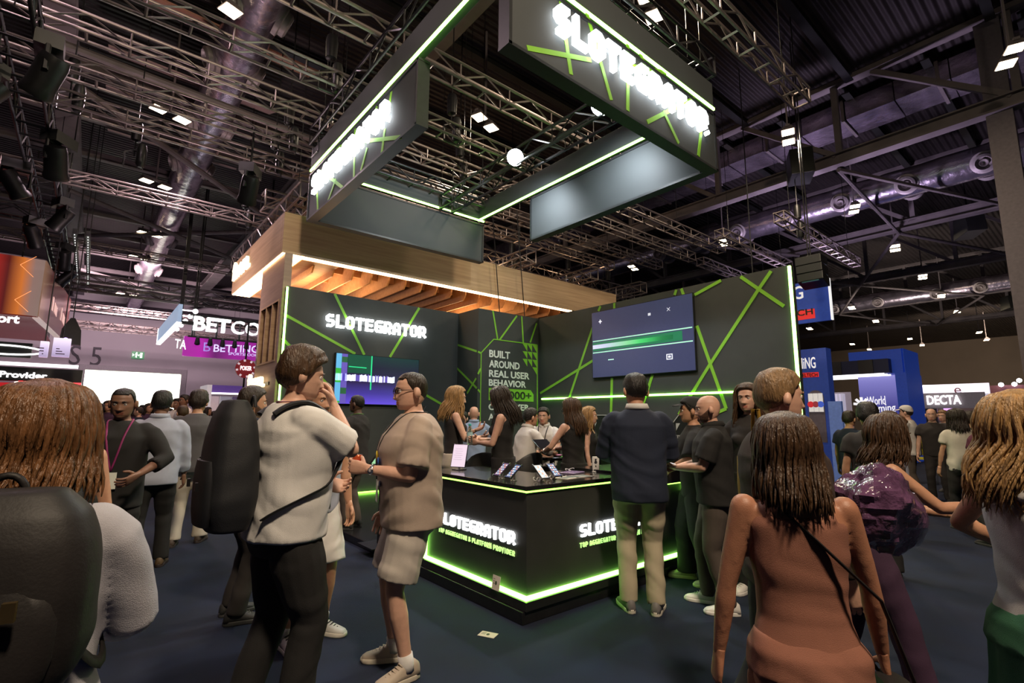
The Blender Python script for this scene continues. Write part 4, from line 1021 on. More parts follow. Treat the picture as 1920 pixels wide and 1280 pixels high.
# lit white hanging sheets
for (xa, ya_, xb, yb_, Y, label) in ((72, 640, 92, 668, 17, 'white lit hanging box with small print under the red cube corner'), (96, 635, 134, 667, 19, 'wider white lit hanging box with small print before the S of the wall number')):
    a, b = ony(xa, yb_, Y), ony(xb, ya_, Y)
    t = thing('hanging_light_box', label, 'light box', ((a.x+b.x)/2, Y, a.z))
    MB().box((a.x, Y, a.z), (b.x, Y+.25, b.z)).build('box', screen_mat('sheet_%d' % xa, [(0, (.38, .30, .48)), (.5, (.62, .50, .75)), (1, (1, .85, 1))], 2, 1.1, a.z, b.z), t)
    g = MB()
    for j in range(3): g.box((a.x+.08, Y-.01, a.z+.06+.07*j), (b.x-.1-.06*j, Y, a.z+.085+.07*j))
    g.build('text_lines', mat('sheet_print', (.12, .08, .15), .6), t)
    MB().tube([((a.x+b.x)/2, Y+.1, b.z), ((a.x+b.x)/2, Y+.1, 11.595)], .015, 5).build('hanger', M['blackmetal'], t)
a, b = ony(120, 646, 20), ony(146, 612, 20)
t = thing('moving_spotlight', 'black hanging stage light with a violet glint before the far wall', 'spotlight', ((a.x+b.x)/2, 20, b.z))
MB().prism([(-.25, 0), (.25, 0), (.22, .45), (.05, .8), (-.05, .8), (-.22, .45)], ((a.x+b.x)/2, 19.8, a.z), (1, 0, 0), (0, 0, 1), (0, .4, 0)).build('body', M['blackmetal'], t)
MB().ball(((a.x+b.x)/2-.1, 19.78, a.z+.12), .07, 8, 6).build('lens', em('violet_lens', (.5, .3, 1), 4), t)
MB().tube([((a.x+b.x)/2, 20, a.z+.8), ((a.x+b.x)/2, 20, 11.595)], .015, 5).build('hanger', M['blackmetal'], t)
# black stand with red interior
PYv = 24
a, b = ony(-40, 720, PYv), ony(156, 692, PYv)
pv = thing('exhibition_stand', 'black stand with white lettering above a red lit interior by the bright doorway', 'stand', ((a.x+b.x)/2, PYv+1, 0))
zf0, zf1 = ony(100, 716, PYv).z, ony(100, 691, PYv).z
MB().box((a.x-3, PYv, zf0), (b.x, PYv+.3, zf1)).build('fascia', M['black'], pv)
MB().box((a.x-3, PYv-.05, zf1+.05), (ony(146, 695, PYv).x, PYv+.1, zf1+.16)).build('top_light', M['white_e2'], pv)
font_text('lettering', 'Provider', ony(-2, 706, PYv-.03), ony(88, 710, PYv-.03), (0, 0, 1), (zf1-zf0)*.44, .04, em('prov_white', (1, .96, .98), 2.0), pv, bold=.03, n=NY)
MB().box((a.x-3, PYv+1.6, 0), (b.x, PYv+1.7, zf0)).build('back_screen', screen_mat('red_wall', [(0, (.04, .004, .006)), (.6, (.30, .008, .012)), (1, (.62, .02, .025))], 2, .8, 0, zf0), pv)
MB().box((b.x-.15, PYv, 0), (b.x, PYv+1.7, zf0)).build('side_post', M['black'], pv)
q0, q1 = ony(34, 718, PYv-.02), ony(152, 721, PYv-.02)
MB().box((q0.x, PYv-.03, zf0-.06), (q1.x, PYv+.02, zf0)).build('red_light', em('red_led', (1, .04, .05), 3), pv)
g = MB(); c0 = ony(92, 715, PYv+1.55); rad = .85
pts = [(c0.x+rad*math.cos(th), PYv+1.55, zf0+.05+rad*.5*math.sin(th)) for th in [PI+PI*i/16 for i in range(17)]]
g.tube(pts, .09, 6); g.build('ring_light', em('ring_light', (1, .85, .7), 2), pv)
g = MB()
for i in range(9):
    for j in range(14):
        if random.random() < .7: g.box((b.x-1.0+.09*i, PYv+1.56, .9+.1*j), (b.x-.94+.09*i, PYv+1.6, .97+.1*j))
g.build('sparkle_graphic', em('blue_sparkle', (.2, .25, 1), 1.5), pv)
# lens-shaped ring above the stand
rg = thing('ring_sign', 'thin white glowing oval ring on a black fascia under the red cube', 'sign', (ony(10, 650, 22).x, 22, ony(10, 650, 22).z))
c0 = ony(8, 655, 22)
MB().box((c0.x-3, 22.05, ony(10, 668, 22).z), (ony(60, 650, 22).x, 22.3, ony(10, 640, 22).z)).build('fascia', M['black'], rg)
MB().tube([(c0.x+.88*math.cos(2*PI*i/40), 22, c0.z+.14*math.sin(2*PI*i/40)) for i in range(41)], .03, 6).build('ring', M['white_e2'], rg, 60)
MB().tube([(c0.x-.5, 22.1, c0.z+.2), (c0.x-.5, 22.1, zb-.04)], .02, 5).build('hanger', M['blackmetal'], rg)
# big white hanging word and magenta banner
BYv = 22
a = ony(361, 618, BYv); b = ony(600, 646, BYv); hcap = ony(361, 592, BYv).z-a.z
bs = thing('lit_sign', 'large white lit capital letters hanging above the magenta banner', 'sign', ((a.x+b.x)/2, BYv, a.z))
xe = a.x+(ony(487, 632, BYv).x-a.x)*12/6.0
font_text('lettering', 'BET', (a.x, BYv, a.z), (a.x+(xe-a.x)*.262, BYv, a.z), (0, 0, 1), hcap, .2, M['white_e2'], bs, bold=.025, n=NY)
font_text('lettering', 'CONSTRUCT', (a.x+(xe-a.x)*.272, BYv, a.z), (a.x+(xe-a.x)*1.19, BYv, a.z), (0, 0, 1), hcap, .2, M['white_e2'], bs, n=NY)
fr = MB().box((a.x-.1, BYv+.21, a.z-.25), (xe, BYv+.27, a.z-.19)).box((a.x-.1, BYv+.21, a.z+hcap+.05), (xe, BYv+.27, a.z+hcap+.11))
for k in range(9): fr.box((a.x+k*.8, BYv+.2, a.z-.25), (a.x+.06+k*.8, BYv+.26, 11.595 if k % 3 == 0 else a.z+hcap+.1))
fr.build('hanging_frame', M['blackmetal'], bs)
for k in range(12): MB().lathe([(.05, -.34), (.10, -.30), (.06, -.05), (.03, 0)], (a.x+.2+k*.42, BYv+.05, a.z-.22), 8).build('lamp', M['blackmetal'], bs)
a, b = ony(344, 665, BYv), ony(350, 628, BYv)
mg = thing('hanging_banner', 'magenta video banner with lavender lettering hanging over the far aisle', 'banner', (a.x+4, BYv+.3, a.z))
MB().box((a.x, BYv+.3, a.z), (xe, BYv+.45, b.z)).build('panel', screen_mat('magenta_screen', [(0, (.42, .02, .36)), (.12, (.50, .02, .42)), (.22, (.16, .02, .16)), (.35, (.35, .02, .32)), (1, (.40, .03, .36))], 0, .9, a.x, xe), mg)
lav = em('lavender', (.62, .55, .95), 1.1)
font_text('lettering', 'B', ony(381, 658, BYv+.28), ony(394, 659, BYv+.28), (0, 0, 1), .36, .01, em('lavender_dim', (.30, .20, .60), 1), mg, n=NY)
font_text('lettering', 'BETTING', ony(400, 659, BYv+.28), ony(484, 661, BYv+.28), (0, 0, 1), .30, .01, lav, mg, bold=.01, n=NY)
font_text('lettering', 'SPORTSBOOK AI', ony(428, 665, BYv+.28), ony(492, 669, BYv+.28), (0, 0, 1), .11, .01, lav, mg, n=NY)
for dx in (.3, 4): MB().box((a.x+dx, BYv+.36, b.z), (a.x+dx+.04, BYv+.4, 11.595)).build('hanger', M['blackmetal'], mg)
# slanted white light frame
Pf = onz(297, 643, 4.9); Qn = onx(336, 603, Pf.x); ztp = onx(321, 592, Pf.x).z
t = thing('hanging_screen', 'slanted white-edged hanging screen before the big white letters', 'screen', Pf)
MB().box((Pf.x-.06, Qn.y, Pf.z), (Pf.x+.06, Pf.y, ztp)).build('panel', em('ice_screen', (.30, .40, .55), .9), t)
MB().box((Pf.x-.08, Qn.y, Pf.z-.08), (Pf.x+.08, Pf.y, Pf.z)).box((Pf.x-.08, Pf.y-.08, Pf.z), (Pf.x+.08, Pf.y, ztp)).build('light_edge', M['white_e2'], t)
MB().box((Pf.x+.1, Qn.y+.5, Pf.z+.02), (Pf.x+1.2, Qn.y+.6, Pf.z+.14)).box((Pf.x+.02, Qn.y+.5, Pf.z+.02), (Pf.x+.14, Qn.y+.6, 11.595)).build('frame', M['blackmetal'], t)
for k in range(5): MB().ball((Pf.x+.5, Qn.y+.3+k*(Pf.y-Qn.y)/5.5, Pf.z+.5), .09, 8, 6).tube([(Pf.x, Qn.y+.3+k*(Pf.y-Qn.y)/5.5, Pf.z+.5), (Pf.x+.5, Qn.y+.3+k*(Pf.y-Qn.y)/5.5, Pf.z+.5)], .02, 5).build('bulb', mat('bulb_white', (1, 1, 1), .4, emit=(1, 1, 1), strength=8), t)
Yl = Qn.y+.45
font_text('lettering', 'TA', ony(327, 652, Yl), ony(348, 655, Yl), (0, 0, 1), .35, .05, M['white_e2'], t, n=NY)
# round poker chip sign on a pole
Yc = 19; c0 = ony(460, 691, Yc); rr = abs(ony(479, 693, Yc).x-c0.x)
t = thing('chip_sign', 'round dark red casino chip sign on a pole below the magenta banner', 'sign', (c0.x, Yc, 0))
MB().lathe([(rr, 0), (rr, .08)], c0, 36, 0, (0, -1, 0)).build('disc', mat('chip_red', (.20, .012, .02), .5, emit=(.2, .012, .02), strength=.4), t)
g = MB()
for k in range(8):
    th = k*PI/4+.2; d = V((math.cos(th), 0, math.sin(th))); s = V((-d.z, 0, d.x))
    g.obox(c0+d*(rr*.86)+V((0, -.085, 0)), d, s, (0, 1, 0), rr*.22, rr*.20, .012)
g.build('white_pattern', em('chip_white', (.6, .5, .55), .8), t)
font_text('lettering', 'POKER', c0+V((-rr*.55, -.09, -.06)), c0+V((rr*.55, -.09, -.06)), (0, 0, 1), .15, .02, em('chip_text', (1, .95, .95), 1.2), t, bold=.02, n=NY)
MB().tube([(c0.x, Yc+.05, 0), (c0.x, Yc+.05, c0.z+1.6)], .03, 8).build('pole', M['blackmetal'], t)
# small white and purple stand
Ys = 21; a, b = ony(384, 770, Ys), ony(500, 722, Ys)
t = thing('exhibition_stand', 'small white-framed stand with purple fascia beside the wooden wall', 'stand', ((a.x+b.x)/2, Ys+1, 0))
zt_ = ony(390, 721, Ys).z; zf = ony(390, 735, Ys).z
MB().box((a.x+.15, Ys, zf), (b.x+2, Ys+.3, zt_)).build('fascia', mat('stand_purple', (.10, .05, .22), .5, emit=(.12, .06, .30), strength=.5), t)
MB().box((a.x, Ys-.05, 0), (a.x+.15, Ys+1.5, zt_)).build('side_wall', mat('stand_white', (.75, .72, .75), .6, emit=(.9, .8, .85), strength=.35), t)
MB().box((a.x+.15, Ys-.04, zf-.06), (b.x+2, Ys+.0, zf)).build('light_edge', M['white_e2'], t)
for x0, x1, c, s in ((.02, .22, (.5, .38, .38), .5), (.24, .42, (.35, .33, .37), .4), (.44, .60, (.12, .08, .16), .3), (.62, .98, (.06, .04, .18), .5)):
    W = b.x-a.x; MB().box((a.x+.15+W*x0, Ys+1.0, 0), (a.x+.15+W*x1, Ys+1.1, zf-.1)).build('panel', em('st_%d' % int(x0*100), c, s), t)
font_text('lettering', 'yaspa', ony(434, 757, Ys+.95), ony(462, 758, Ys+.95), (0, 0, 1), .13, .01, em('st_text', (.9, .88, 1), 1), t, n=NY)

# ================================================================== stands beyond the right wall
XB = 13.5
def px(x, y, X): return onx(x, y, X)
a, b = px(1470, 608, XB), px(1554, 521, XB)
bb = thing('hanging_banner', 'blue hanging banner with a red tag beyond the booth edge light', 'banner', (XB, (a.y+b.y)/2, a.z))
y_r = px(1555, 560, XB).y; z_t = px(1550, 521, XB).z; z_b = px(1550, 600, XB).z
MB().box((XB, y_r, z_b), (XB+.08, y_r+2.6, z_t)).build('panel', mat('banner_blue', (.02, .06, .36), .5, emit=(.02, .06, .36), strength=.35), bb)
font_text('lettering', 'WORLDGAMiNG', (XB-.01, y_r+3.4, px(1500, 560, XB).z), (XB-.01, px(1507, 560, XB).y, px(1500, 560, XB).z), (0, 0, 1), .34, .01, em('banner_white', (.75, .72, .70), .8), bb, bold=.01, n=NX)
MB().box((XB-.012, px(1528, 585, XB).y, px(1515, 598, XB).z), (XB-.001, y_r+2.0, px(1515, 580, XB).z)).build('red_tag', em('tag_red', (.55, .02, .02), .8), bb)
font_text('tag_lettering', 'ELTECH', (XB-.014, y_r+1.3, px(1500, 592, XB).z), (XB-.014, px(1525, 590, XB).y, px(1500, 592, XB).z), (0, 0, 1), .16, .004, M['black'], bb, bold=.02, n=NX)
MB().box((XB-.01, y_r-.03, z_b), (XB+.09, y_r, z_t)).build('light_edge', em('banner_edge', (.8, .8, .8), 1), bb)
for dy in (.4, 1.8): MB().tube([(XB+.04, y_r+dy, z_t), (XB+.04, y_r+dy, 11.595)], .015, 5).build('hanger', M['blackmetal'], bb)
q = px(1522, 506, 12.6)
t = thing('line_array_speaker', 'black hanging speaker array in front of the blue banner', 'loudspeaker', q)
for k in range(3):
    MB().obox(q+V((.02*k, 0, .2-.22*k)), (0, 1, 0), (1, 0, -.15*k), (0, 0, 1), .55, .42, .20).build('cabinet', M['black'], t, bevel=.015)
MB().obox(q+V((0, 0, -.28)), (0, 1, 0), (1, 0, 0), (0, 0, 1), .36, .3, .05).build('underside', mat('teal_glint', (.02, .12, .15), .3), t)
MB().tube([q+V((0, 0, .3)), q+V((0, 0, 11.595-q.z))], .015, 5).build('hanger', M['blackmetal'], t)
XT = 16.5
t = thing('blue_tower', 'tall blue stand wall with a fruit-machine arch printed on it', 'exhibition wall', (XT, px(1530, 800, XT).y, 0))
ya, yb = px(1561, 800, XT).y, px(1490, 800, XT).y; zt_ = px(1530, 653, XT).z
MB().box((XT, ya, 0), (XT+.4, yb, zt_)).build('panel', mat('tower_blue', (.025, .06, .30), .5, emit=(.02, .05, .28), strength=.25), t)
font_text('lettering', 'GAMiNG', (XT-.01, px(1478, 690, XT).y, px(1520, 690, XT).z), (XT-.01, px(1530, 688, XT).y, px(1520, 690, XT).z), (0, 0, 1), .34, .01, em('tower_white', (.8, .78, .75), .8), t, bold=.01, n=NX)
MB().box((XT-.01, px(1535, 700, XT).y, px(1520, 707, XT).z), (XT, px(1490, 700, XT).y, px(1520, 698, XT).z)).build('red_tag', em('tag_red', (.55, .02, .02), .8), t)
font_text('tag_lettering', 'RELTECH', (XT-.014, px(1500, 700, XT).y, px(1520, 706, XT).z), (XT-.014, px(1533, 700, XT).y, px(1520, 706, XT).z), (0, 0, 1), .11, .004, M['black'], t, bold=.02, n=NX)
yc = px(1531, 760, XT).y; zc = px(1531, 745, XT).z; w_ = abs(px(1546, 760, XT).y-px(1516, 760, XT).y)/2
MB().prism([(-w_, -1.3), (w_, -1.3)]+[(w_*math.cos(th), w_*1.0*math.sin(th)) for th in [PI*i/12 for i in range(13)]], (XT-.002, yc, zc), (0, -1, 0), (0, 0, 1), (-.02, 0, 0)).build('arch_graphic', mat('arch_grey', (.14, .12, .16), .5), t)
for k in range(3):
    cy = yc+w_*(.62-.62*k); MB().box((XT-.05, cy-w_*.27, zc-.42), (XT-.02, cy+w_*.27, zc+.12)).build('reel_card', em('reel_white', (.62, .60, .58), .7), t)
    MB().lathe([(.001, 0), (.09, .002), (.09, .01), (.001, .012)], (XT-.05, cy, zc-.2), 12, 0, (-1, 0, 0)).build('fruit_symbol', [em('fr_red', (.5, .02, .03), .7), em('fr_dk', (.25, .03, .04), .7), em('fr_bl', (.05, .1, .5), .7)][k], t)
XP = 14.6
ya, yb = px(1581, 800, XP).y, px(1556, 800, XP).y
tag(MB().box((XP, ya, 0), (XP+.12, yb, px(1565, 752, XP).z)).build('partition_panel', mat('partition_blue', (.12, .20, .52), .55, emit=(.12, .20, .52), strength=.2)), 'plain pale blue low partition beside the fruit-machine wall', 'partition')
# far arch stand
XA = 24
ar = thing('blue_arch_stand', 'big blue arch stand with white lettering on a violet lit wall', 'stand', (XA, px(1650, 790, XA).y, 0))
ya, yb = px(1697, 700, XA).y, px(1594, 700, XA).y; zt_ = px(1690, 653, XA).z; zm = px(1660, 700, XA).z
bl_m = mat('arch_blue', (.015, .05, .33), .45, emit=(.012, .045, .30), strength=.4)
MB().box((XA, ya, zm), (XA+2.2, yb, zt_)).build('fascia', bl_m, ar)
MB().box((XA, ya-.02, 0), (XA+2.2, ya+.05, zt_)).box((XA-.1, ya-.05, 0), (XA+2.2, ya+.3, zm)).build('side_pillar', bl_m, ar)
vw = screen_mat('violet_wall', [(0, (.03, .035, .16)), (.6, (.06, .06, .30)), (1, (.30, .28, .75))], 2, .8, 0, zm)
MB().box((XA+.9, ya, 0), (XA+1.0, px(1598, 740, XA).y, zm)).build('lit_wall', vw, ar)
font_text('lettering', 'World', px(1627, 759, XA+.85), px(1661, 757.5, XA+.85), (0, 0, 1), .36, .03, em('arch_white', (.9, .88, .9), .9), ar, n=NX)
font_text('lettering', 'Gaming', px(1629, 774, XA+.85), px(1680, 771, XA+.85), (0, 0, 1), .36, .03, em('arch_white', (.9, .88, .9), .9), ar, n=NX)
g = MB(); c0 = px(1616, 758, XA+.85)
for k in range(5):
    th = .15+k*.72; d = V((0, -math.cos(th), math.sin(th))); g.bar(c0+d*.12, c0+d*.30, .10, .03, (1, 0, 0))
g.build('logo_mark', em('arch_white', (.9, .88, .9), .9), ar)
g = MB()
for k in range(5):
    y0 = yb+2.2-k*.9
    g.box((XA-.3+.45*k, ya+.6, zm-.05), (XA-.25+.45*k, yb+2.6, zm))
g.build('ceiling_light', M['white_e2'], ar)
MB().box((XA-.4, ya+.4, zm+.01), (XA+2, yb+3, zm+.55)).build('overhead_beam', mat('arch_dark', (.012, .02, .08), .5), ar)
for k in range(4): MB().box((XA-.45, ya+.9+1.1*k, zm+.0), (XA-.4, ya+1.4+1.1*k, zm+.55)).build('dark_square', M['black'], ar)
t = thing('shelf_wall', 'pale lit shelving with white vertical fins behind the blue partition', 'shelves', (26, px(1577, 780, 26).y, 0))
ya2, yb2 = px(1596, 760, 26).y, px(1555, 760, 26).y
MB().box((26, ya2, 0), (26.1, yb2, px(1580, 735, 26).z)).build('back', em('shelf_back', (.22, .18, .20), .6), t)
for k in range(6): MB().box((25.7, ya2+.2+k*(yb2-ya2)/6, 0), (26, ya2+.28+k*(yb2-ya2)/6, px(1580, 738, 26).z)).build('fin', em('shelf_fin', (.5, .46, .55), .6), t)
# payment stand at the end
XD = 33
t = thing('exhibition_stand', 'grey stand with white lit capital letters below a white lit banner', 'stand', (XD, px(1790, 790, XD).y, 0))
ya, yb = px(1848, 760, XD).y, px(1716, 760, XD).y
z0_, z1_ = px(1780, 765, XD).z, px(1780, 736, XD).z
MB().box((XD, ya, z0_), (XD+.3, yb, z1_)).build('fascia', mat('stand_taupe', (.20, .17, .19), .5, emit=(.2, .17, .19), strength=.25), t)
font_text('lettering', 'DECTA', px(1739, 758, XD-.05), px(1803, 757, XD-.05), (0, 0, 1), .46, .05, M['white_e2'], t, bold=.02, n=NX)
MB().box((XD+2, px(1855, 730, XD+2).y, z1_-.4), (XD+2.2, px(1716, 730, XD+2).y, px(1780, 720, XD+2).z)).build('banner', em('banner_lit', (.75, .72, .85), .95), t)
font_text('banner_lettering', 'e', px(1790, 738, XD+1.95), px(1803, 738, XD+1.95), (0, 0, 1), .5, .02, mat('banner_print', (.15, .03, .06), .5), t, n=NX)
MB().box((XD+2, ya, 0), (XD+2.1, yb, z1_)).build('back_wall', mat('stand_back', (.10, .07, .09), .6), t)
MB().box((XD+.6, px(1753, 780, XD).y, 0), (XD+.7, px(1725, 780, XD).y, z0_)).build('dark_panel', M['black'], t)
MB().box((XD+1.9, px(1790, 775, XD+1.9).y, 1.6), (XD+2.0, px(1770, 775, XD+1.9).y, 2.3)).box((XD+1.9, px(1722, 775, XD+1.9).y, 1.4), (XD+2.0, px(1708, 775, XD+1.9).y, 2.2)).build('violet_screen', em('violet_screen', (.65, .35, .95), 1.2), t)
t = thing('exhibition_stand', 'dim maroon stand with pin lights at the far end of the hall', 'stand', (40, px(1890, 790, 40).y, 0))
ya, yb = px(1960, 760, 40).y, px(1858, 760, 40).y
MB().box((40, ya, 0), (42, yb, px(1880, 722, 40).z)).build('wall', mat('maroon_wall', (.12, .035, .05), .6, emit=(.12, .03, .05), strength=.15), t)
g = MB()
for x_, y_ in ((1877, 721), (1902, 720), (1911, 713)): g.ball(px(x_, y_, 39.8), .12, 8, 6)
g.build('pin_light', mat('bulb_white', (1, 1, 1), .4, emit=(1, 1, 1), strength=8), t)
# small yellow things
t = thing('folding_chair', 'yellow checked chair standing behind the man in the white cap', 'chair', onz(1738, 905, 0))
q = onz(1738, 905, 0)
MB().obox(q+V((0, 0, 1.05)), (0, 1, 0), (1, 0, .2), (-.2, 0, 1), .55, .03, .75).build('backrest', mat('yellow_fabric', (.55, .48, .03), .6), t)
g = MB()
for i in range(4):
    for j in range(4):
        if (i+j) % 2: g.obox(q+V((-.02, -.2+.135*i, .75+.17*j)), (0, 1, 0), (1, 0, .2), (-.2, 0, 1), .12, .03, .15)
g.build('check_pattern', M['black'], t)
MB().obox(q+V((-.25, 0, .62)), (0, 1, 0), (1, 0, 0), (0, 0, 1), .5, .45, .04).build('seat', MATS['yellow_fabric'], t)
for sx in (-.45, .02):
    for sy in (-.22, .22): MB().tube([q+V((sx, sy, 0)), q+V((sx*.7, sy, .62))], .015, 6).build('leg', M['chrome'], t)
# ================================================================== people: builders
def fuse(mb, voxel, smooth=4, name='m'):
    """weld overlapping closed pieces into one continuous surface"""
    me = mb.mesh(name, M['black'])
    o = bpy.data.objects.new(name, me); COL.objects.link(o)
    r = o.modifiers.new('weld', 'REMESH'); r.mode = 'VOXEL'; r.voxel_size = voxel; r.adaptivity = 0
    s = o.modifiers.new('soft', 'SMOOTH'); s.factor = .5; s.iterations = smooth
    dg = bpy.context.evaluated_depsgraph_get(); dg.update()
    out = bpy.data.meshes.new_from_object(o.evaluated_get(dg))
    bpy.data.objects.remove(o); bpy.data.meshes.remove(me)
    out.materials.clear(); out.name = name
    return out
def coords(me):
    a = np.empty(len(me.vertices)*3); me.vertices.foreach_get('co', a); return a.reshape(-1, 3)
def normals(me):
    a = np.empty(len(me.vertices)*3); me.vertices.foreach_get('normal', a); return a.reshape(-1, 3)
def wrinkle(me, amp, seed=0.0, freq=1.0):
    P = coords(me); N = normals(me)
    x, y, z = P[:, 0]*freq, P[:, 1]*freq, P[:, 2]*freq
    w = np.sin(9*x+5*z+seed)+np.sin(7*y-6*z+2*seed)
    d = .50*np.sin(34*z+11*x+2.2*w+seed)+.35*np.sin(23*x-29*y+17*z+1.7*w)+.30*np.sin(51*z-20*y+13*x+2.5*w+seed*3)
    d = np.maximum(d, -.35)
    P += N*(amp*d)[:, None]
    me.vertices.foreach_set('co', P.ravel()); me.update()
def smooth_shade(me):
    me.polygons.foreach_set('use_smooth', [True]*len(me.polygons))
def join_meshes(name, parts):
    """parts: list of (verts Nx3, faces, matidx list)"""
    V_, F_, I_ = [], [], []
    for v, f, m in parts:
        o = len(V_); V_.extend(map(tuple, v)); F_.extend([tuple(i+o for i in ff) for ff in f]); I_.extend(m)
    me = bpy.data.meshes.new(name); me.from_pydata(V_, [], F_)
    me.polygons.foreach_set('material_index', I_)
    smooth_shade(me); me.update()
    return me
def mesh_parts(me, mi=0):
    return (coords(me), [tuple(p.vertices) for p in me.polygons], [mi]*len(me.polygons))
HS = [(.117, .0, -.012, -.012), (.112, .030, .022, -.045), (.100, .050, .050, -.070), (.080, .064, .070, -.088), (.055, .073, .085, -.099), (.025, .0765, .0915, -.104), (0, .076, .090, -.102), (-.030, .0735, .0885, -.095), (-.060, .068, .087, -.080), (-.085, .060, .0845, -.058), (-.103, .047, .078, -.030), (-.116, .030, .064, -.005), (-.121, .0, .04, .02)]
def head_slice(z):
    for (z1, w1, f1, b1), (z0, w0, f0, b0) in zip(HS, HS[1:]):
        if z >= z0:
            t = (z-z0)/(z1-z0)
            return w0+(w1-w0)*t, f0+(f1-f0)*t, b0+(b1-b0)*t
    return HS[-1][1:]
def head_point(a, z, infl=0.0):
    """a = 0 at the face, +90 deg toward +x"""
    w, f, b = head_slice(z)
    c = (f+b)/2*.5-.003
    s_, co = math.sin(a), math.cos(a)
    p = 2.25
    k = (abs(s_)**p+abs(co)**p)**(-1/p)
    return V(((w+infl)*s_*k, c+((f-c+infl) if co > 0 else (c-b+infl))*co*k, z))
def head_geo(na=40, zs=None, female=False, jaw=1.0):
    zs = zs or [HS[0][0]-.0005]+[.112-.006*i for i in range(39)]
    vs, fs, mi = [], [], []
    g = lambda x, s: math.exp(-x*x/(2*s*s))
    for z in zs:
        for j in range(na):
            a = 2*PI*j/na
            p = head_point(a, z)
            if z < -.05: p.x *= 1-(1-jaw)*min(1, (-.05-z)/.05)
            if math.cos(a) > .2:
                x = p.x; d = 0
                if -.056 < z < .028:
                    t = min(1, max(0, (.028-z)/.072)); amp = .004+.021*t**1.3
                    if z < -.046: amp *= max(0, 1-(-.046-z)/.012)
                    d += amp*g(x, .0075+.005*t)
                d += .006*g(abs(x)-.013, .006)*g(z+.043, .007)
                d -= .0095*g(abs(x)-.032, .013)*g(z-.002, .010)
                d += .0045*g(abs(x)-.030, .018)*g(z-.022, .007)
                d += .0065*g(x, .020)*g(z+.069, .0045)+.0065*g(x, .018)*g(z+.081, .005)-.003*g(x, .024)*g(z+.075, .002)
                d += .006*g(x, .018)*g(z+.104, .010)
                d += .004*g(abs(x)-.050, .015)*g(z+.022, .014)
                p.y += d
            vs.append(p)
    nz = len(zs)
    for i in range(nz-1):
        for j in range(na):
            fs.append((i*na+j, i*na+(j+1) % na, (i+1)*na+(j+1) % na, (i+1)*na+j))
            c = (vs[i*na+j]+vs[(i+1)*na+(j+1) % na])/2
            lip = c.y > .07 and abs(c.x) < .024 and -.088 < c.z < -.064
            mi.append(1 if lip else 0)
    fs.append(tuple(range(na))); mi.append(0)
    fs.append(tuple((nz-1)*na+j for j in range(na-1, -1, -1))); mi.append(0)
    ex = MB()
    for s in (-1, 1):
        ex.ball((s*.032, .0745, .001), .0125, 12, 8, 2)
        ex.ball((s*.032, .0835, .001), (.0058, .0042, .0058), 10, 6, 3)
        ex.tube([(s*.014, .094, .019), (s*.030, .0945, .024), (s*.046, .083, .018)], [.0030, .0040, .0022], 6, 4)
        ear = [(s*(.074+.012*k), -.012-.004*k, -.012) for k in range(3)]
        rings = []
        for k, (rx, rz) in enumerate(((.016, .028), (.021, .034), (.019, .032))):
            rings.append([V((ear[k][0], ear[k][1]+rx*math.cos(2*PI*j/12), ear[k][2]+rz*math.sin(2*PI*j/12)+.006*math.cos(2*PI*j/12))) for j in range(12)])
        ex.loft(rings, True, 0)
        # upper lid
        ex.tube([(s*.019, .083, .004), (s*.026, .0865, .010), (s*.036, .0855, .010), (s*.045, .078, .003)], .0022, 6, 0)
    o = len(vs)
    vs += [V(p) for p in ex.v]; fs += [tuple(i+o for i in f) for f in ex.f]; mi += ex.m
    return vs, fs, mi
def hand_geo(side, curl=.35, spread=.08, thumb=.5, fine=False, ks=None):
    """y toward the fingertips, palm faces -z, thumb on +x for side=+1"""
    mb = MB()
    rows = [(-.03, .026, .020), (0, .029, .020), (.03, .037, .017), (.065, .043, .015), (.092, .041, .013), (.100, .034, .010)]
    mb.loft([[V((w*math.copysign(abs(math.cos(t))**.8, math.cos(t)), y, h*math.copysign(abs(math.sin(t))**.8, math.sin(t)))) for t in [2*PI*j/14 for j in range(14)]] for y, w, h in rows])
    ks = ks or [curl]*4
    for i, (x, L, r) in enumerate(((.032, .072, .0088), (.011, .080, .0090), (-.011, .075, .0088), (-.031, .060, .0078))):
        c = ks[i]; p = V((x, .088, 0)); an = 0; pts = [V((x*.95, .055, 0)), p.copy()]; fan = (x/.032)*spread
        for k, fr in enumerate((.45, .30, .25)):
            an += c*(.9, 1.15, .8)[k]
            d = V((math.sin(fan)*math.cos(an), math.cos(fan)*math.cos(an), -math.sin(an)))
            for h in (.5, 1): pts.append(p+d*(L*fr*h))
            p = pts[-1].copy()
        rr = [r*1.0, r*1.08]+[r*1.0, r*1.06, r*.95, r*.98, r*.86, r*.62]
        mb.tube(pts, rr, 8)
    b = V((.024, .022, -.006)); d1 = V((.72, .62, -.25-.5*thumb)).normalized(); d2 = V((.42-.5*thumb, .80, -.25-.8*thumb)).normalized()
    q = b+d1*.045; e = q+d2*.022; f = e+d2*.016
    mb.tube([b-d1*.01, b+d1*.022, q, e, f], [.014, .0135, .0105, .0098, .0062], 8)
    if side < 0: mb.v = [(-x, y, z) for x, y, z in mb.v]
    if fine:
        me = fuse(mb, .0034, 2, 'hand'); r = mesh_parts(me); bpy.data.meshes.remove(me); return r
    return ([V(p) for p in mb.v], mb.f, [0]*len(mb.f))
def ik(a, c, L1, L2, pole):
    a, c = V(a), V(c); d = c-a; D = d.length
    D2 = min(D, (L1+L2)*.998); d = d.normalized(); c = a+d*D2
    x = (L1*L1-L2*L2+D2*D2)/(2*D2); h = math.sqrt(max(0, L1*L1-x*x))
    pole = V(pole); pole = (pole-d*pole.dot(d)).normalized()
    return a+d*x+pole*h, c
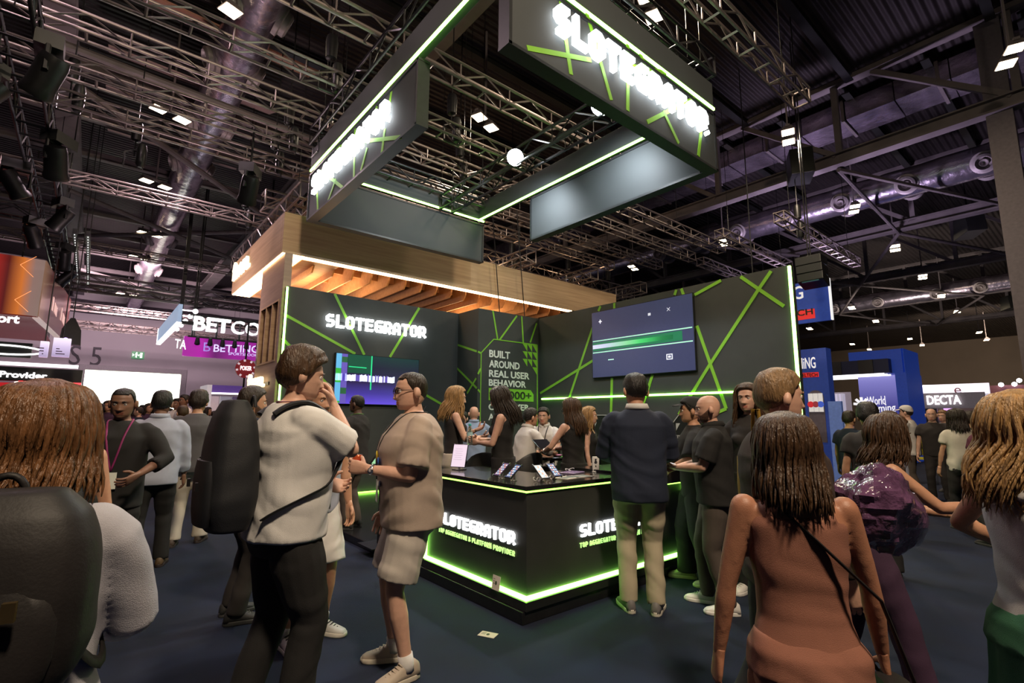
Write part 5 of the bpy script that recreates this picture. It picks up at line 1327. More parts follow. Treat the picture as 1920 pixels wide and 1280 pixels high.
TORSO_M = [(.79, .130, .098, -.008), (.87, .166, .120, -.012), (.95, .166, .115, -.005), (1.05, .153, .108, .0), (1.15, .156, .112, .006), (1.27, .176, .122, .006), (1.36, .180, .116, 0), (1.42, .152, .092, -.008), (1.465, .096, .070, -.012), (1.50, .060, .058, -.012)]
TORSO_F = [(.79, .130, .100, -.01), (.87, .172, .126, -.016), (.95, .168, .116, -.008), (1.05, .132, .094, .0), (1.15, .134, .096, .004), (1.27, .152, .108, .006), (1.36, .156, .104, 0), (1.42, .132, .082, -.008), (1.465, .084, .062, -.012), (1.50, .050, .050, -.012)]
SKIN = {}
def skin_mats(k):
    c = {'fair': (.62, .36, .26), 'tan': (.50, .26, .16), 'mid': (.42, .21, .13), 'dark': (.10, .05, .032), 'brown': (.22, .11, .07), 'bronze': (.38, .17, .10)}[k]
    return [mat('skin_'+k, c, .5, vary=.08, scale=22, bump=.08, bscale=220), mat('lips_'+k, (c[0]*.75, c[1]*.5, c[2]*.5), .42), mat('eye_white', (.75, .73, .70), .2), mat('iris', (.03, .018, .01), .15)]
HAIRC = {'black': (.010, .008, .007), 'dark': (.022, .013, .008), 'brown': (.060, .030, .014), 'auburn': (.14, .060, .022), 'blond': (.36, .21, .085), 'sandy': (.22, .13, .06), 'grey': (.20, .19, .18), 'ginger': (.26, .11, .035)}
def hair_mat(k): return mat('hair_'+k, HAIRC[k], .42, vary=.45, scale=60, bump=.5, bscale=160, stretch=(1, 1, .12))
def hair_cap(th=.014, line=(.058, -.005, -.075), na=44, rough=.003, top=.0, recede=0.0):
    """shell over the skull above the hairline"""
    mb = MB(); rings = []
    nr = 11
    for r in range(nr):
        rg = []
        for j in range(na):
            a = 2*PI*j/na; ca = math.cos(a)
            t = (1-ca)/2
            f, s, b = line
            z0 = f+(s-f)*min(1, t/.42)**2.2 if t < .42 else s+(b-s)*((t-.42)/.58)**.8
            if .12 < t < .30: z0 += recede*math.sin((t-.12)/.18*PI)
            u = r/(nr-1); z = z0+(.1165-z0)*u**.85
            n = rough*(noise.noise(V((math.sin(a)*9, ca*9, z*55)))+.5*noise.noise(V((math.sin(a)*25, ca*25, z*20))))
            inf = (-.004 if r == 0 else th*min(1, .45+.55*r/2.0))+n
            p = head_point(a, min(z, .1165), inf)
            p.z += max(0, (z-.03)/.085)*(th+top)*(1 if z > .03 else 0)
            rg.append(p)
        rings.append(rg)
    return mb.loft(rings, True)
def hair_long(mb, length=.36, vol=.035, na=46, front=.62, wave=.012, fwd=0.0):
    """fine locks that start at the crown, follow the skull and hang from its sides and back"""
    rnd = random.Random(int(length*1000)+na)
    na = int(na*2.1)
    for layer in range(3):
        for j in range(na):
            a = PI*(front*.56)+(2*PI-2*PI*front*.56)*(j+.5*(layer % 2)+rnd.uniform(-.4, .4))/na
            ca = math.cos(a); back = max(0, -ca)
            L = length*rnd.uniform(.80, 1.06); inf = .015+.007*layer+rnd.uniform(-.003, .003)
            ph = rnd.uniform(0, 6.28); pts = []
            z0 = .1165-.004*layer
            for k in range(15):
                t = k/14
                z = z0-(z0+L-.075)*t**1.25
                p = head_point(a, min(max(z, -.045), .1155), inf+vol*.30*max(0, min(1, (.09-z)/.2)))
                if z > .06: p.z = z+.016*(1-(.117-z)/.06*.6)
                if z < -.045:
                    drop = -.045-z
                    w_ = min(1, drop/.14)
                    p.x *= 1+.10*w_; p.y -= .040*w_*(.35+back); p.y += fwd*drop*max(0, .6-back)
                    p.z = z
                wv = wave*min(1, max(0, .1-z)/.2)
                p.x += wv*math.sin(ph+t*8); p.y += wv*math.cos(ph+t*7)
                pts.append(p)
            r0 = rnd.uniform(.0046, .0078)
            mb.tube(pts, [r0*.8]+[r0]*8+[r0*.95, r0*.88, r0*.78, r0*.64, r0*.46, r0*.15], 5)
    return mb
CLOTH = {}
def cloth(name, c, rough=.85, bump=.25, bscale=420, vary=.12):
    return mat(name, c, rough, vary=vary, scale=5, bump=bump, bscale=bscale)
def person(label, pos, yaw, H, sex='m', skin='fair', hair=('short', 'dark'), girth=1.0, lean=0.0, side=0.0, twist=0.0, head=(0, 0, 0), drop=0.0,
           R=(.27, .07, .84), Rp=(.5, -1, 0), Rpalm=(-1, .2, 0), Rcurl=.4, Rdir=None, L=None, Lp=None, Lpalm=None, Lcurl=None, Ldir=None,
           Rf=(.115, 0, .0, -8), Lf=(-.115, 0, .0, 8), kneeR=(0, 1, 0), kneeL=(0, 1, 0),
           top=None, bottom=None, shoes=((.02, .02, .02), (.05, .05, .05)), socks=None, q=1, beard=None, glasses=False, lanyard=None, watch=None, cap=None, group=None, lace=None, rthumb=.5, lthumb=.5, Rks=None, Lks=None):
    root = thing('person', label, 'person', pos, yaw-PI/2, group)
    s = H/1.75; root.scale = (s, s, s)
    vox = {0: .022, 1: .014, 2: .010}[q]
    Lw = V(L) if L is not None else V((-R[0], R[1], R[2])); Lp = Lp or (-Rp[0], Rp[1], Rp[2]); Lpalm = Lpalm or (-Rpalm[0], Rpalm[1], Rpalm[2]); Lcurl = Rcurl if Lcurl is None else Lcurl
    off = V((0, 0, -drop))
    def T(p):
        p = V(p); pv = V((0, 0, .95)); f = max(0, min(1, (p.z-.95)/.42)); f = f*f*(3-2*f)*.7+.3*max(0, min(1, (p.z-.95)/.42))
        m = Matrix.Rotation(twist*f, 3, 'Z') @ Matrix.Rotation(side*f, 3, 'Y') @ Matrix.Rotation(-lean*f, 3, 'X')
        return pv+m @ (p-pv)+off
    def rings(rows, infl=0.0, gx=1.0, n=28, e=2.35):
        out = []
        for z, rx, ry, yo in rows:
            rg = []
            for j in range(n):
                t = 2*PI*j/n; c_, s_ = math.cos(t), math.sin(t)
                k = (abs(c_)**e+abs(s_)**e)**(-1/e)
                gy = gx*(1+.35*(gx-1)*max(0, math.sin(t))) if 1.0 < z < 1.3 else gx
                rg.append(T((0+(rx*gx+infl)*c_*k, yo+(ry*gy+infl)*s_*k, z)))
            out.append(rg)
        return out
    rows = TORSO_F if sex == 'f' else TORSO_M
    sw = .165 if sex == 'f' else .187
    ar = .86 if sex == 'f' else 1.0
    g2 = 1+(girth-1)*.5
    sh = {1: T((sw*g2, -.006, 1.415)), -1: T((-sw*g2, -.006, 1.415))}
    nk = T((0, -.012, 1.47)); ntop = T((0, .0, 1.56))
    hq = Matrix.Rotation(twist+head[0], 3, 'Z') @ Matrix.Rotation(side*.6+head[2], 3, 'Y') @ Matrix.Rotation(-lean*.55-head[1], 3, 'X')
    hc = T((0, .004, 1.555))+hq @ V((0, .016, .078))
    arm = {}
    for sd, w_, pole in ((1, V(R), Rp), (-1, Lw, Lp)):
        e_, w2 = ik(sh[sd], w_, .285, .255, pole); arm[sd] = (sh[sd], e_, w2)
    leg = {}
    for sd, ft, kn in ((1, Rf, kneeR), (-1, Lf, kneeL)):
        hip = V((sd*.092*g2, -.005, .905))+off
        an = V((ft[0], ft[1], .085+ft[2])); k_, a2 = ik(hip, an, .425, .415, kn); leg[sd] = (hip, k_, a2, math.radians(ft[3]), ft[2])
    def limb(mb, p, r, n=12):
        mb.tube(p, r, n)
        mb.ball(p[0], r[0]*.99, n, 8); mb.ball(p[-1], r[-1]*.99, n, 8)
    lerp = lambda a, b, t: a+(b-a)*t
    # --- skin body
    b = MB(); b.loft(rings(rows, 0, girth))
    if sex == 'f':
        for sd in (-1, 1): b.ball(T((sd*.070, .088, 1.275)), (.056, .050, .056), 12, 8)
    limb(b, [nk-V((0, 0, .03)), nk, lerp(nk, hc, .5), hc+hq @ V((0, -.018, -.055))], [.064*ar, .058*ar, .054*ar, .054*ar], 14)
    for sd in (1, -1):
        a, e_, w_ = arm[sd]
        cov = bool(top) and top.get('kind', 'tee') != 'tank' and top.get('sleeve', .62) > 0
        a = a+V((-sd*.020, 0, -.016)) if cov else a
        limb(b, [a, lerp(a, e_, .3), lerp(a, e_, .65), e_], [(.043 if cov else .056)*ar*g2, .051*ar*g2, .046*ar*g2, .040*ar], 12)
        limb(b, [e_, lerp(e_, w_, .25), lerp(e_, w_, .6), w_], [.040*ar, .043*ar, .036*ar, .0265*ar], 12)
        h, k_, an, fy, lift = leg[sd]
        limb(b, [h, lerp(h, k_, .3), lerp(h, k_, .7), k_], [.088*g2, .080*g2, .064*g2, .054], 12)
        limb(b, [k_, lerp(k_, an, .15), lerp(k_, an, .35), lerp(k_, an, .7), an, an-V((0, 0, .03))], [.053, .053, .056, .042, .036, .038], 12)
    bm_me = fuse(b, vox, 3, 'body')
    pts = [mesh_parts(bm_me, 0)]; bpy.data.meshes.remove(bm_me)
    hv, hf, hm_ = head_geo(44 if q == 2 else (32 if q == 1 else 20), None if q else [HS[0][0]-.0005]+[.110-.012*i for i in range(20)], sex == 'f', .9 if sex == 'f' else 1.0)
    pts.append(([hc+hq @ p for p in hv], hf, hm_))
    hands = {}
    for sd, pal, cu, dr, th, ks in ((1, Rpalm, Rcurl, Rdir, rthumb, Rks), (-1, Lpalm, Lcurl, Ldir, lthumb, Lks)):
        a, e_, w_ = arm[sd]
        y_ = V(dr).normalized() if dr else (w_-e_).normalized()
        z_ = -V(pal); z_ = (z_-y_*z_.dot(y_)).normalized(); x_ = y_.cross(z_)
        m = Matrix((x_, y_, z_)).transposed()
        # thumb lies on +x for a right hand with the palm down and fingers forward it lies on -x
        gv, gf, gm = hand_geo(-sd, cu, .08, th, q == 2, ks)
        hk = .9 if sex == 'f' else 1.0
        o = w_+y_*.012
        pts.append(([o+m @ (V(p)*hk) for p in gv], gf, gm)); hands[sd] = (o, m)
    body = join_meshes('body', pts)
    hairm = hair_mat(hair[1])
    for m_ in skin_mats(skin)+[hairm if hair[0] != 'bald' else hair_mat('dark')]: body.materials.append(m_)
    link('body', body, root, world=False)
    def part(mb_or_me, name, m_, par=None, shade=True, **k):
        me = mb_or_me if isinstance(mb_or_me, bpy.types.Mesh) else mb_or_me.mesh(name, m_)
        if not me.materials: me.materials.append(m_)
        if shade: smooth_shade(me)
        return link(name, me, par or root, world=False)
    HM = lambda p: hc+hq @ V(p)
    def to_head(mb): mb.v = [tuple(HM(p)) for p in mb.v]; return mb
    # --- hair
    st = hair[0]
    if st == 'short': part(to_head(hair_cap(.016, (.062, -.012, -.070), rough=.006, top=.010)), 'hair', hairm)
    elif st == 'full': part(to_head(hair_cap(.026, (.058, -.02, -.082), rough=.011, top=.018)), 'hair', hairm)
    elif st == 'buzz': part(to_head(hair_cap(.0065, (.068, .0, -.066), rough=.001, recede=.02)), 'hair', hairm)
    elif st == 'long':
        hl = MB(); c_ = hair_cap(.018, (.066, -.03, -.08), rough=.005, top=.008); hl.v, hl.f, hl.m = c_.v, c_.f, c_.m
        o_ = dict(hair[2]) if len(hair) > 2 else {}
        hair_long(hl, **o_); part(to_head(hl), 'hair', hairm)
    if beard:
        bd = MB(); rg = []
        for i in range(7):
            row = []
            for j in range(27):
                a_ = -1.5+3.0*j/26; zt = -.088 if abs(a_) < .30 else (-.052 if abs(a_) < .9 else -.052+.05*(abs(a_)-.9)/.6)
                z = zt+(-.1195-zt)*i/6
                row.append(head_point(a_, z, .0012+(.0025 if z < -.09 else 0))+V((0, (.010 if abs(a_) < .3 and -.115 < z < -.09 else 0), 0)))
            rg.append(row)
        inner = [[p*.93 for p in r_] for r_ in rg]
        bd.loft([r_+list(reversed(i_)) for r_, i_ in zip(rg, inner)])
        part(to_head(bd), 'beard', mat('beard_'+beard, (.075, .036, .022), .6, vary=.5, scale=90))
    if glasses:
        gl = MB()
        for sd in (-1, 1):
            gl.tube([(sd*.032+.023*math.cos(t), .098-.05*max(0, abs(sd*.032+.023*math.cos(t))-.03), .0+.017*math.sin(t)) for t in [2*PI*i/16 for i in range(17)]], .0024, 6)
            gl.tube([(sd*.055, .095, .004), (sd*.078, .06, .006), (sd*.083, -.01, .004), (sd*.083, -.03, -.012)], .0022, 6)
        gl.tube([(-.010, .099, .003), (0, .104, .006), (.010, .099, .003)], .0024, 6)
        part(to_head(gl), 'glasses', M['blackmetal'])
    if cap:
        cp = hair_cap(.022, (.060, .030, -.01), rough=0, top=.008)
        cp.loft([[V((w_*math.cos(t), y_, .062+z_+.004*math.sin(t)-.0+(-.10*(w_*math.cos(t))**2/.01*.3))) for t in [2*PI*j/16 for j in range(16)]] for y_, w_, z_ in ((.07, .075, .006), (.105, .078, .004), (.145, .070, -.004), (.17, .040, -.010))])
        part(to_head(cp), 'cap', cloth('cap_cloth_%d' % int(sum(cap)*100), cap))
    # --- clothes
    if top:
        kd = top.get('kind', 'tee'); hem = top.get('hem', .86); loose = top.get('loose', .012); sl = top.get('sleeve', .62); m_ = top['m']
        c = MB(); rr = [(z, rx, ry, yo) for z, rx, ry, yo in rows if z > hem+.03]
        zz = [r[0] for r in rows]
        def at(z):
            for r0, r1 in zip(rows, rows[1:]):
                if r0[0] <= z <= r1[0]:
                    t = (z-r0[0])/(r1[0]-r0[0]); return tuple(lerp(a_, b_, t) for a_, b_ in zip(r0, r1))
            return rows[0] if z < rows[0][0] else rows[-1]
        lo = at(max(hem, .79)); chest = at(1.25)
        mk = []
        fit = top.get('fit', .0)
        for z, rx, ry, yo in [(hem, lo[1], lo[2], lo[3])]+rr:
            if z < 1.25 and kd != 'tank':
                rx = lerp(max(rx, chest[1]*.97), rx, fit); ry = lerp(max(ry, chest[2]*.97), ry, fit)
            mk.append((z, rx+loose*(1.0 if z < 1.40 else .75), ry+loose*(1.0 if z < 1.40 else .75), yo))
        mk[-1] = (1.492 if kd != 'tank' else 1.46, (.078 if sex == 'm' else .07)+.004, .072, -.012)
        if kd == 'tank': mk = [r for r in mk if r[0] < 1.40]+[(1.40, .135, .088, -.006)]
        flare = top.get('flare', 0)
        mk[0] = (mk[0][0], mk[0][1]+flare, mk[0][2]+flare, mk[0][3])
        c.loft(rings(mk, 0, girth))
        if sex == 'f':
            for sd in (-1, 1): c.ball(T((sd*.070, .092, 1.275)), (.062, .054, .062), 12, 8)
        ncl = len(c.f)
        if kd == 'tank':
            for sd in (-1, 1):
                c.tube([T((sd*.095, .105, 1.36)), T((sd*.105, .06, 1.45)), T((sd*.105, -.03, 1.467)), T((sd*.10, -.10, 1.38))], .014 if top.get('strap') else .026, 8, flat=.6)
        elif sl > 0:
            for sd in (1, -1):
                a, e_, w_ = arm[sd]; r0 = .064*ar*g2+loose*.6
                a0 = a+V((-sd*.022, 0, -.012))
                p_ = [a0, lerp(a, e_, .18), lerp(a, e_, .4), lerp(a, e_, min(sl, 1))] if sl <= 1 else [a0, lerp(a, e_, .18), lerp(a, e_, .4), e_, lerp(e_, w_, .5), lerp(e_, w_, min(1, sl-1))]
                rad = [r0*.86, r0*.93, r0*.97, r0*1.04] if sl <= 1 else [r0*.86, r0*.92, r0*.92, r0*.86, r0*.80, r0*.66]
                c.tube(p_, rad, 14); c.ball(p_[0], r0*.85, 12, 8)
        me = fuse(c, vox*.95, 5, top.get('name', 'shirt'))
        wrinkle(me, top.get('wr', .0045), sum(map(ord, label)) % 7)
        sh_o = part(me, top.get('name', 'shirt'), m_); me_top = me
        if top.get('collar'):
            cm = top['collar'] if not isinstance(top['collar'], bool) else m_
            cl = MB(); rg = []
            for k, (z, r_, f_) in enumerate(((1.475, .082, 0), (1.50, .078, 0), (1.53, .072, .004), (1.53, .080, .010), (1.495, .094, .012))):
                rg.append([T((r_*math.cos(t)*(.9 if sex == 'f' else 1), -.012+(r_+f_)*math.sin(t)*.95, z-(.022*max(0, math.sin(t))))) for t in [PI/2+.22+(2*PI-.44)*j/20 for j in range(21)]])
            in_ = [list(r_) for r_ in rg]
            cl.loft([a_ for a_ in zip(*in_)]); part(cl, 'collar', cm, sh_o)
        if top.get('print'):
            pm = MB()
            for (x_, z_, w2, h2, col) in top['print']:
                y0 = (at(z_)[2]+loose)*girth*1.10+at(z_)[3]+.004
                pm.prism([(-w2, -h2*.4), (w2*.6, -h2), (w2, h2*.5), (-w2*.3, h2)], T((x_, y0, z_)), (1, 0, 0), (0, 0, 1), (0, .004, 0), col)
            me = pm.mesh('print_patch', [mat('patch_blue', (.02, .10, .45), .6), mat('patch_yellow', (.65, .45, .02), .6), mat('patch_navy', (.02, .03, .12), .6)])
            part(me, 'print_patch', None, sh_o)
    if bottom:
        m_ = bottom['m']; kd = bottom.get('kind', 'trousers'); lz = bottom.get('loose', 1.0)
        c = MB(); pr = [r for r in rows if r[0] < .96]+[(1.0, rows[2][1]*.97 if kd != 'skirt' else .140, rows[2][2] if kd != 'skirt' else .094, -.003)]
        c.loft(rings([(z, rx+.012, ry+.012, yo) for z, rx, ry, yo in (pr if kd != 'skirt' else pr[1:])], 0, girth))
        if kd == 'skirt':
            ln = bottom.get('len', .5); rg = []
            for z, k in ((.88, 1.02), (.75, 1.1), (.60, 1.2), (.88-ln, 1.3)):
                rg.append([V(((.178*k+.012*math.sin(j*1.9))*math.cos(2*PI*j/30), (.13*k+.010*math.sin(j*2.3))*math.sin(2*PI*j/30)-.01, z))+off for j in range(30)])
            c.loft(rg)
        else:
            for sd in (1, -1):
                h, k_, an, fy, lift = leg[sd]
                if kd == 'shorts':
                    e_ = bottom.get('len', .88)
                    p_ = [h+V((0, 0, .02)), lerp(h, k_, .35), lerp(h, k_, e_)]; rad = [.102*g2, .100*g2*lz, .100*g2*lz]
                else:
                    hemr = bottom.get('hemr', .070)
                    p_ = [h+V((0, 0, .02)), lerp(h, k_, .35), lerp(h, k_, .75), k_, lerp(k_, an, .45), lerp(k_, an, .85), an+V((0, 0, -.02))]
                    rad = [.102*g2, .096*g2*lz, .080*g2*lz, .072*lz, .068*lz, (hemr+.068*lz)/2, hemr]
                c.tube(p_, rad, 14); c.ball(p_[0], rad[0]*.99, 12, 8)
        me = fuse(c, vox*.95, 4, bottom.get('name', kd)); wrinkle(me, bottom.get('wr', .004), sum(map(ord, label)) % 5)
        part(me, bottom.get('name', kd), m_)
        if bottom.get('belt'):
            bl_ = MB(); bl_.loft(rings([(z, rows[2][1]*1.0+.022, rows[2][2]+.024, -.003) for z in (.955, .99)], 0, girth)); part(bl_, 'belt', M['black'])
    # --- shoes
    if shoes:
        um = cloth('shoe_%d_%d_%d' % tuple(int(x*255) for x in shoes[0]), shoes[0], .6, .1); om = cloth('sole_%d_%d_%d' % tuple(int(x*255) for x in shoes[1]), shoes[1], .6, .05)
        for sd in (1, -1):
            h, k_, an, fy, lift = leg[sd]
            o_ = V((an.x, an.y, lift)); rz = Matrix.Rotation(fy, 3, 'Z')
            tilt = Matrix.Rotation(-.5 if lift > .03 else 0, 3, 'X')
            pf_ = lambda x, y, z: o_+rz @ (tilt @ V((x, y, z)))
            u = MB(); rg = []
            prof = [(-.080, .016, .050), (-.074, .030, .085), (-.045, .037, .108), (.0, .039, .108), (.045, .041, .092), (.09, .046, .072), (.135, .047, .057), (.17, .040, .048), (.192, .022, .036)]
            for y, w_, h_ in prof:
                rg.append([pf_(w_*math.copysign(abs(math.cos(t))**.75, math.cos(t)), y, .022+(h_-.022)*math.sin(t)**.8 if t <= PI else .020) for t in [PI*j/10 for j in range(11)]]+[pf_(-w_*.5, y, .018), pf_(w_*.5, y, .018)])
            u.loft(rg); so = part(u, 'shoe', um)
            sl_ = MB(); ol = [(-.084, 0), (-.076, .026), (-.04, .040), (.0, .041), (.05, .043), (.10, .050), (.145, .050), (.18, .040), (.200, .014)]
            out = [(w_, y) for y, w_ in ol]+[(-w_, y) for y, w_ in reversed(ol) if w_]
            sl_.loft([[pf_(x*k, y*(1 if y < 0 else k), z) for x, y in out] for z, k in ((0, .97), (.006, 1.0), (.024, 1.0), (.030, .95))])
            part(sl_, 'sole', om, so)
            if q:
                lc = MB()
                for k in range(5):
                    y = .045+.020*k; z = .098-.0105*k
                    lc.tube([pf_(-.024, y-.004, z-.008), pf_(0, y+.004, z+.004), pf_(.024, y-.004, z-.008)], .0034, 5)
                part(lc, 'lace', cloth('lace_%d' % int(sum(lace or shoes[1])*99), lace or shoes[1]), so)
            if socks:
                sk = MB(); sk.tube([an-V((0, 0, .03)), an, lerp(an, k_, .14)], [.046, .043, .043], 12); part(sk, 'sock', cloth('sock_%d' % int(sum(socks)*99), socks))
    bvh = None
    if top:
        from mathutils.bvhtree import BVHTree
        bvh = BVHTree.FromPolygons([V(p) for p in coords(me_top)], [tuple(p.vertices) for p in me_top.polygons])
    if lanyard:
        ly = MB(); ext = (top or {}).get('loose', .012)+.010
        yf = lambda z: (rows[5][2] if z < 1.3 else rows[6][2] if z < 1.38 else .08)*girth+ext+.004
        for sd in (-1, 1):
            pts_ = [T((0, -.085, 1.505)), T((sd*.06, -.06, 1.51)), T((sd*.082, 0, 1.505)), T((sd*.075, .075, 1.46)), T((sd*.055, yf(1.35), 1.36)), T((sd*.03, yf(1.2), 1.22)), T((0, yf(1.2)+.006, 1.10))]
            if bvh: pts_ = drape(pts_, bvh, .007, 3)
            ly.tube(pts_, .0075, 6, flat=.45)
        lo_ = part(ly, 'lanyard', cloth('lanyard_%d' % int(sum(lanyard)*999), lanyard, .6))
        bg = MB(); bgp = T((0, yf(1.2)+.010, 1.03))
        if bvh: bgp = drape([bgp, bgp], bvh, .012, 1)[0]
        bg.obox(bgp, (1, 0, 0), (0, 0, 1), (0, 1, 0), .085, .125, .004); part(bg, 'badge', M['white_p'], lo_, False)
    if watch is not None:
        sd = watch; a, e_, w_ = arm[sd]; ax = (w_-e_).normalized(); o_ = w_-ax*.025
        wt = MB().lathe([(.028, -.010), (.031, -.009), (.031, .009), (.028, .010)], o_, 16, 0, ax)
        o3, m3 = hands[sd]; zz_ = m3 @ V((0, 0, 1))
        wt.lathe([(.018, 0), (.019, .004), (.017, .009)], o_+zz_*.026, 16, 0, zz_); part(wt, 'watch', M['chrome'])
    root['_h'] = 0; del root['_h']
    info = dict(bvh=bvh, root=root, T=T, arm=arm, leg=leg, hands=hands, hc=hc, hq=hq, rows=rows, s=s, girth=girth)
    info['W'] = lambda p: root.matrix_basis @ V(p)
    return info
def drape(pts, bvh, off, sub=4, pull=.09):
    """lay a strap on the cloth below it: resample, then set every point just outside the nearest cloth"""
    pts = [V(p) for p in pts]; out = []
    for i in range(len(pts)-1):
        for k in range(sub): out.append(pts[i].lerp(pts[i+1], k/sub))
    out.append(pts[-1])
    for i, p in enumerate(out):
        loc, n, _, dist = bvh.find_nearest(p)
        if loc is not None:
            h = (p-loc).dot(n)
            if h < off or dist < pull: out[i] = loc+n*off
    for _ in range(2):
        out = [out[0]]+[out[i]*.5+(out[i-1]+out[i+1])*.25 for i in range(1, len(out)-1)]+[out[-1]]
    return out
def stand(px, py, d, base=0.0):
    """ground position and height of someone whose crown shows at this pixel at this distance"""
    p = atd(px, py, d); return V((p.x, p.y, base)), p.z-base
def rel(px, deg, py=780): return azim(px, py)+math.radians(deg)
def local_thing(name, label, cat, info, group=None):
    t = bpy.data.objects.new(name, None); t.matrix_basis = info['root'].matrix_basis.copy(); COL.objects.link(t)
    return tag(t, label, cat, group)
# ================================================================== the people
W_ = dict(
    white=cloth('white_cotton', (.66, .64, .62)), cream=cloth('cream_cotton', (.56, .50, .42)), beige=cloth('beige_jersey', (.42, .33, .27)), stone=cloth('stone_cotton', (.52, .47, .42)),
    black=cloth('black_cotton', (.012, .011, .011)), dark=cloth('dark_cloth', (.022, .018, .017)), navy=cloth('navy_wool', (.012, .018, .040)), grey=cloth('grey_cloth', (.10, .095, .10)), blue=cloth('pale_blue_shirt', (.28, .36, .52)),
    lightblue=cloth('ice_blue_shirt', (.40, .42, .52)), khaki=cloth('khaki_cotton', (.46, .40, .28)), brown=cloth('dark_brown_cloth', (.040, .024, .018)), maroon=cloth('maroon_cloth', (.09, .015, .035)),
    plum=cloth('plum_cloth', (.05, .02, .05)), green=cloth('green_skirt_cloth', (.025, .11, .055)), terra=cloth('terracotta_cloth', (.25, .10, .065)), orange=cloth('orange_cloth', (.40, .14, .02)), taupe=cloth('taupe_trouser', (.085, .066, .055)), leather=mat('black_leather', (.012, .010, .010), .55, vary=.2, scale=8, bump=.05, bscale=150, spec=.3), packnyl=cloth('black_nylon', (.014, .015, .018), .6))

# beige T-shirt man with the can, in profile
p, H = stand(778, 699, 3.46)
P4 = person('tall man in beige T-shirt and pale shorts holding an orange can before the counter', p, rel(778, 100), H, skin='fair', hair=('buzz', 'dark'), girth=1.22, q=2, head=(.10, .05, 0),
    L=(-.12, .27, 1.17), Lp=(-.5, -.8, -.5), Lpalm=(.9, .1, .15), Lks=[.62, .66, .7, .72], lthumb=.7, R=(.22, .14, .80), Rpalm=(-1, .1, 0), Rcurl=.4,
    Rf=(.15, .04, 0, -14), Lf=(-.12, .01, 0, 22), top=dict(kind='tee', m=W_['beige'], hem=.825, loose=.034, sleeve=.82, wr=.006, name='t_shirt', print=[(-.03, 1.24, .035, .03, 1), (-.08, 1.21, .035, .025, 0), (-.09, 1.08, .03, .02, 2)]),
    bottom=dict(kind='shorts', m=W_['stone'], len=.88, loose=1.08, wr=.005), shoes=((.46, .38, .30), (.60, .54, .44)), socks=(.7, .68, .66), glasses=True, lanyard=(.02, .02, .02), watch=-1, lace=(.5, .42, .33))
o, m = P4['hands'][-1]; c = P4['W'](o+m @ V((0, .075, -.040)))
t = thing('drink_can', 'small orange drink can held in the hand of the beige-shirted man', 'can', c-V((0, 0, .055)))
MB().lathe([(.022, 0), (.029, .006), (.031, .012), (.031, .098), (.027, .108), (.024, .112)], c-V((0, 0, .045)), 20).build('body', mat('can_orange', (.62, .10, .03), .3, .4), t, 40)
MB().lathe([(.024, .110), (.025, .114), (.022, .114), (.021, .111)], c-V((0, 0, .045)), 20).build('rim', M['chrome'], t, 40)
MB().lathe([(.0313, .03), (.0313, .085)], c-V((0, 0, .045)), 20).build('label_band', mat('can_red', (.45, .03, .02), .35), t, 40)

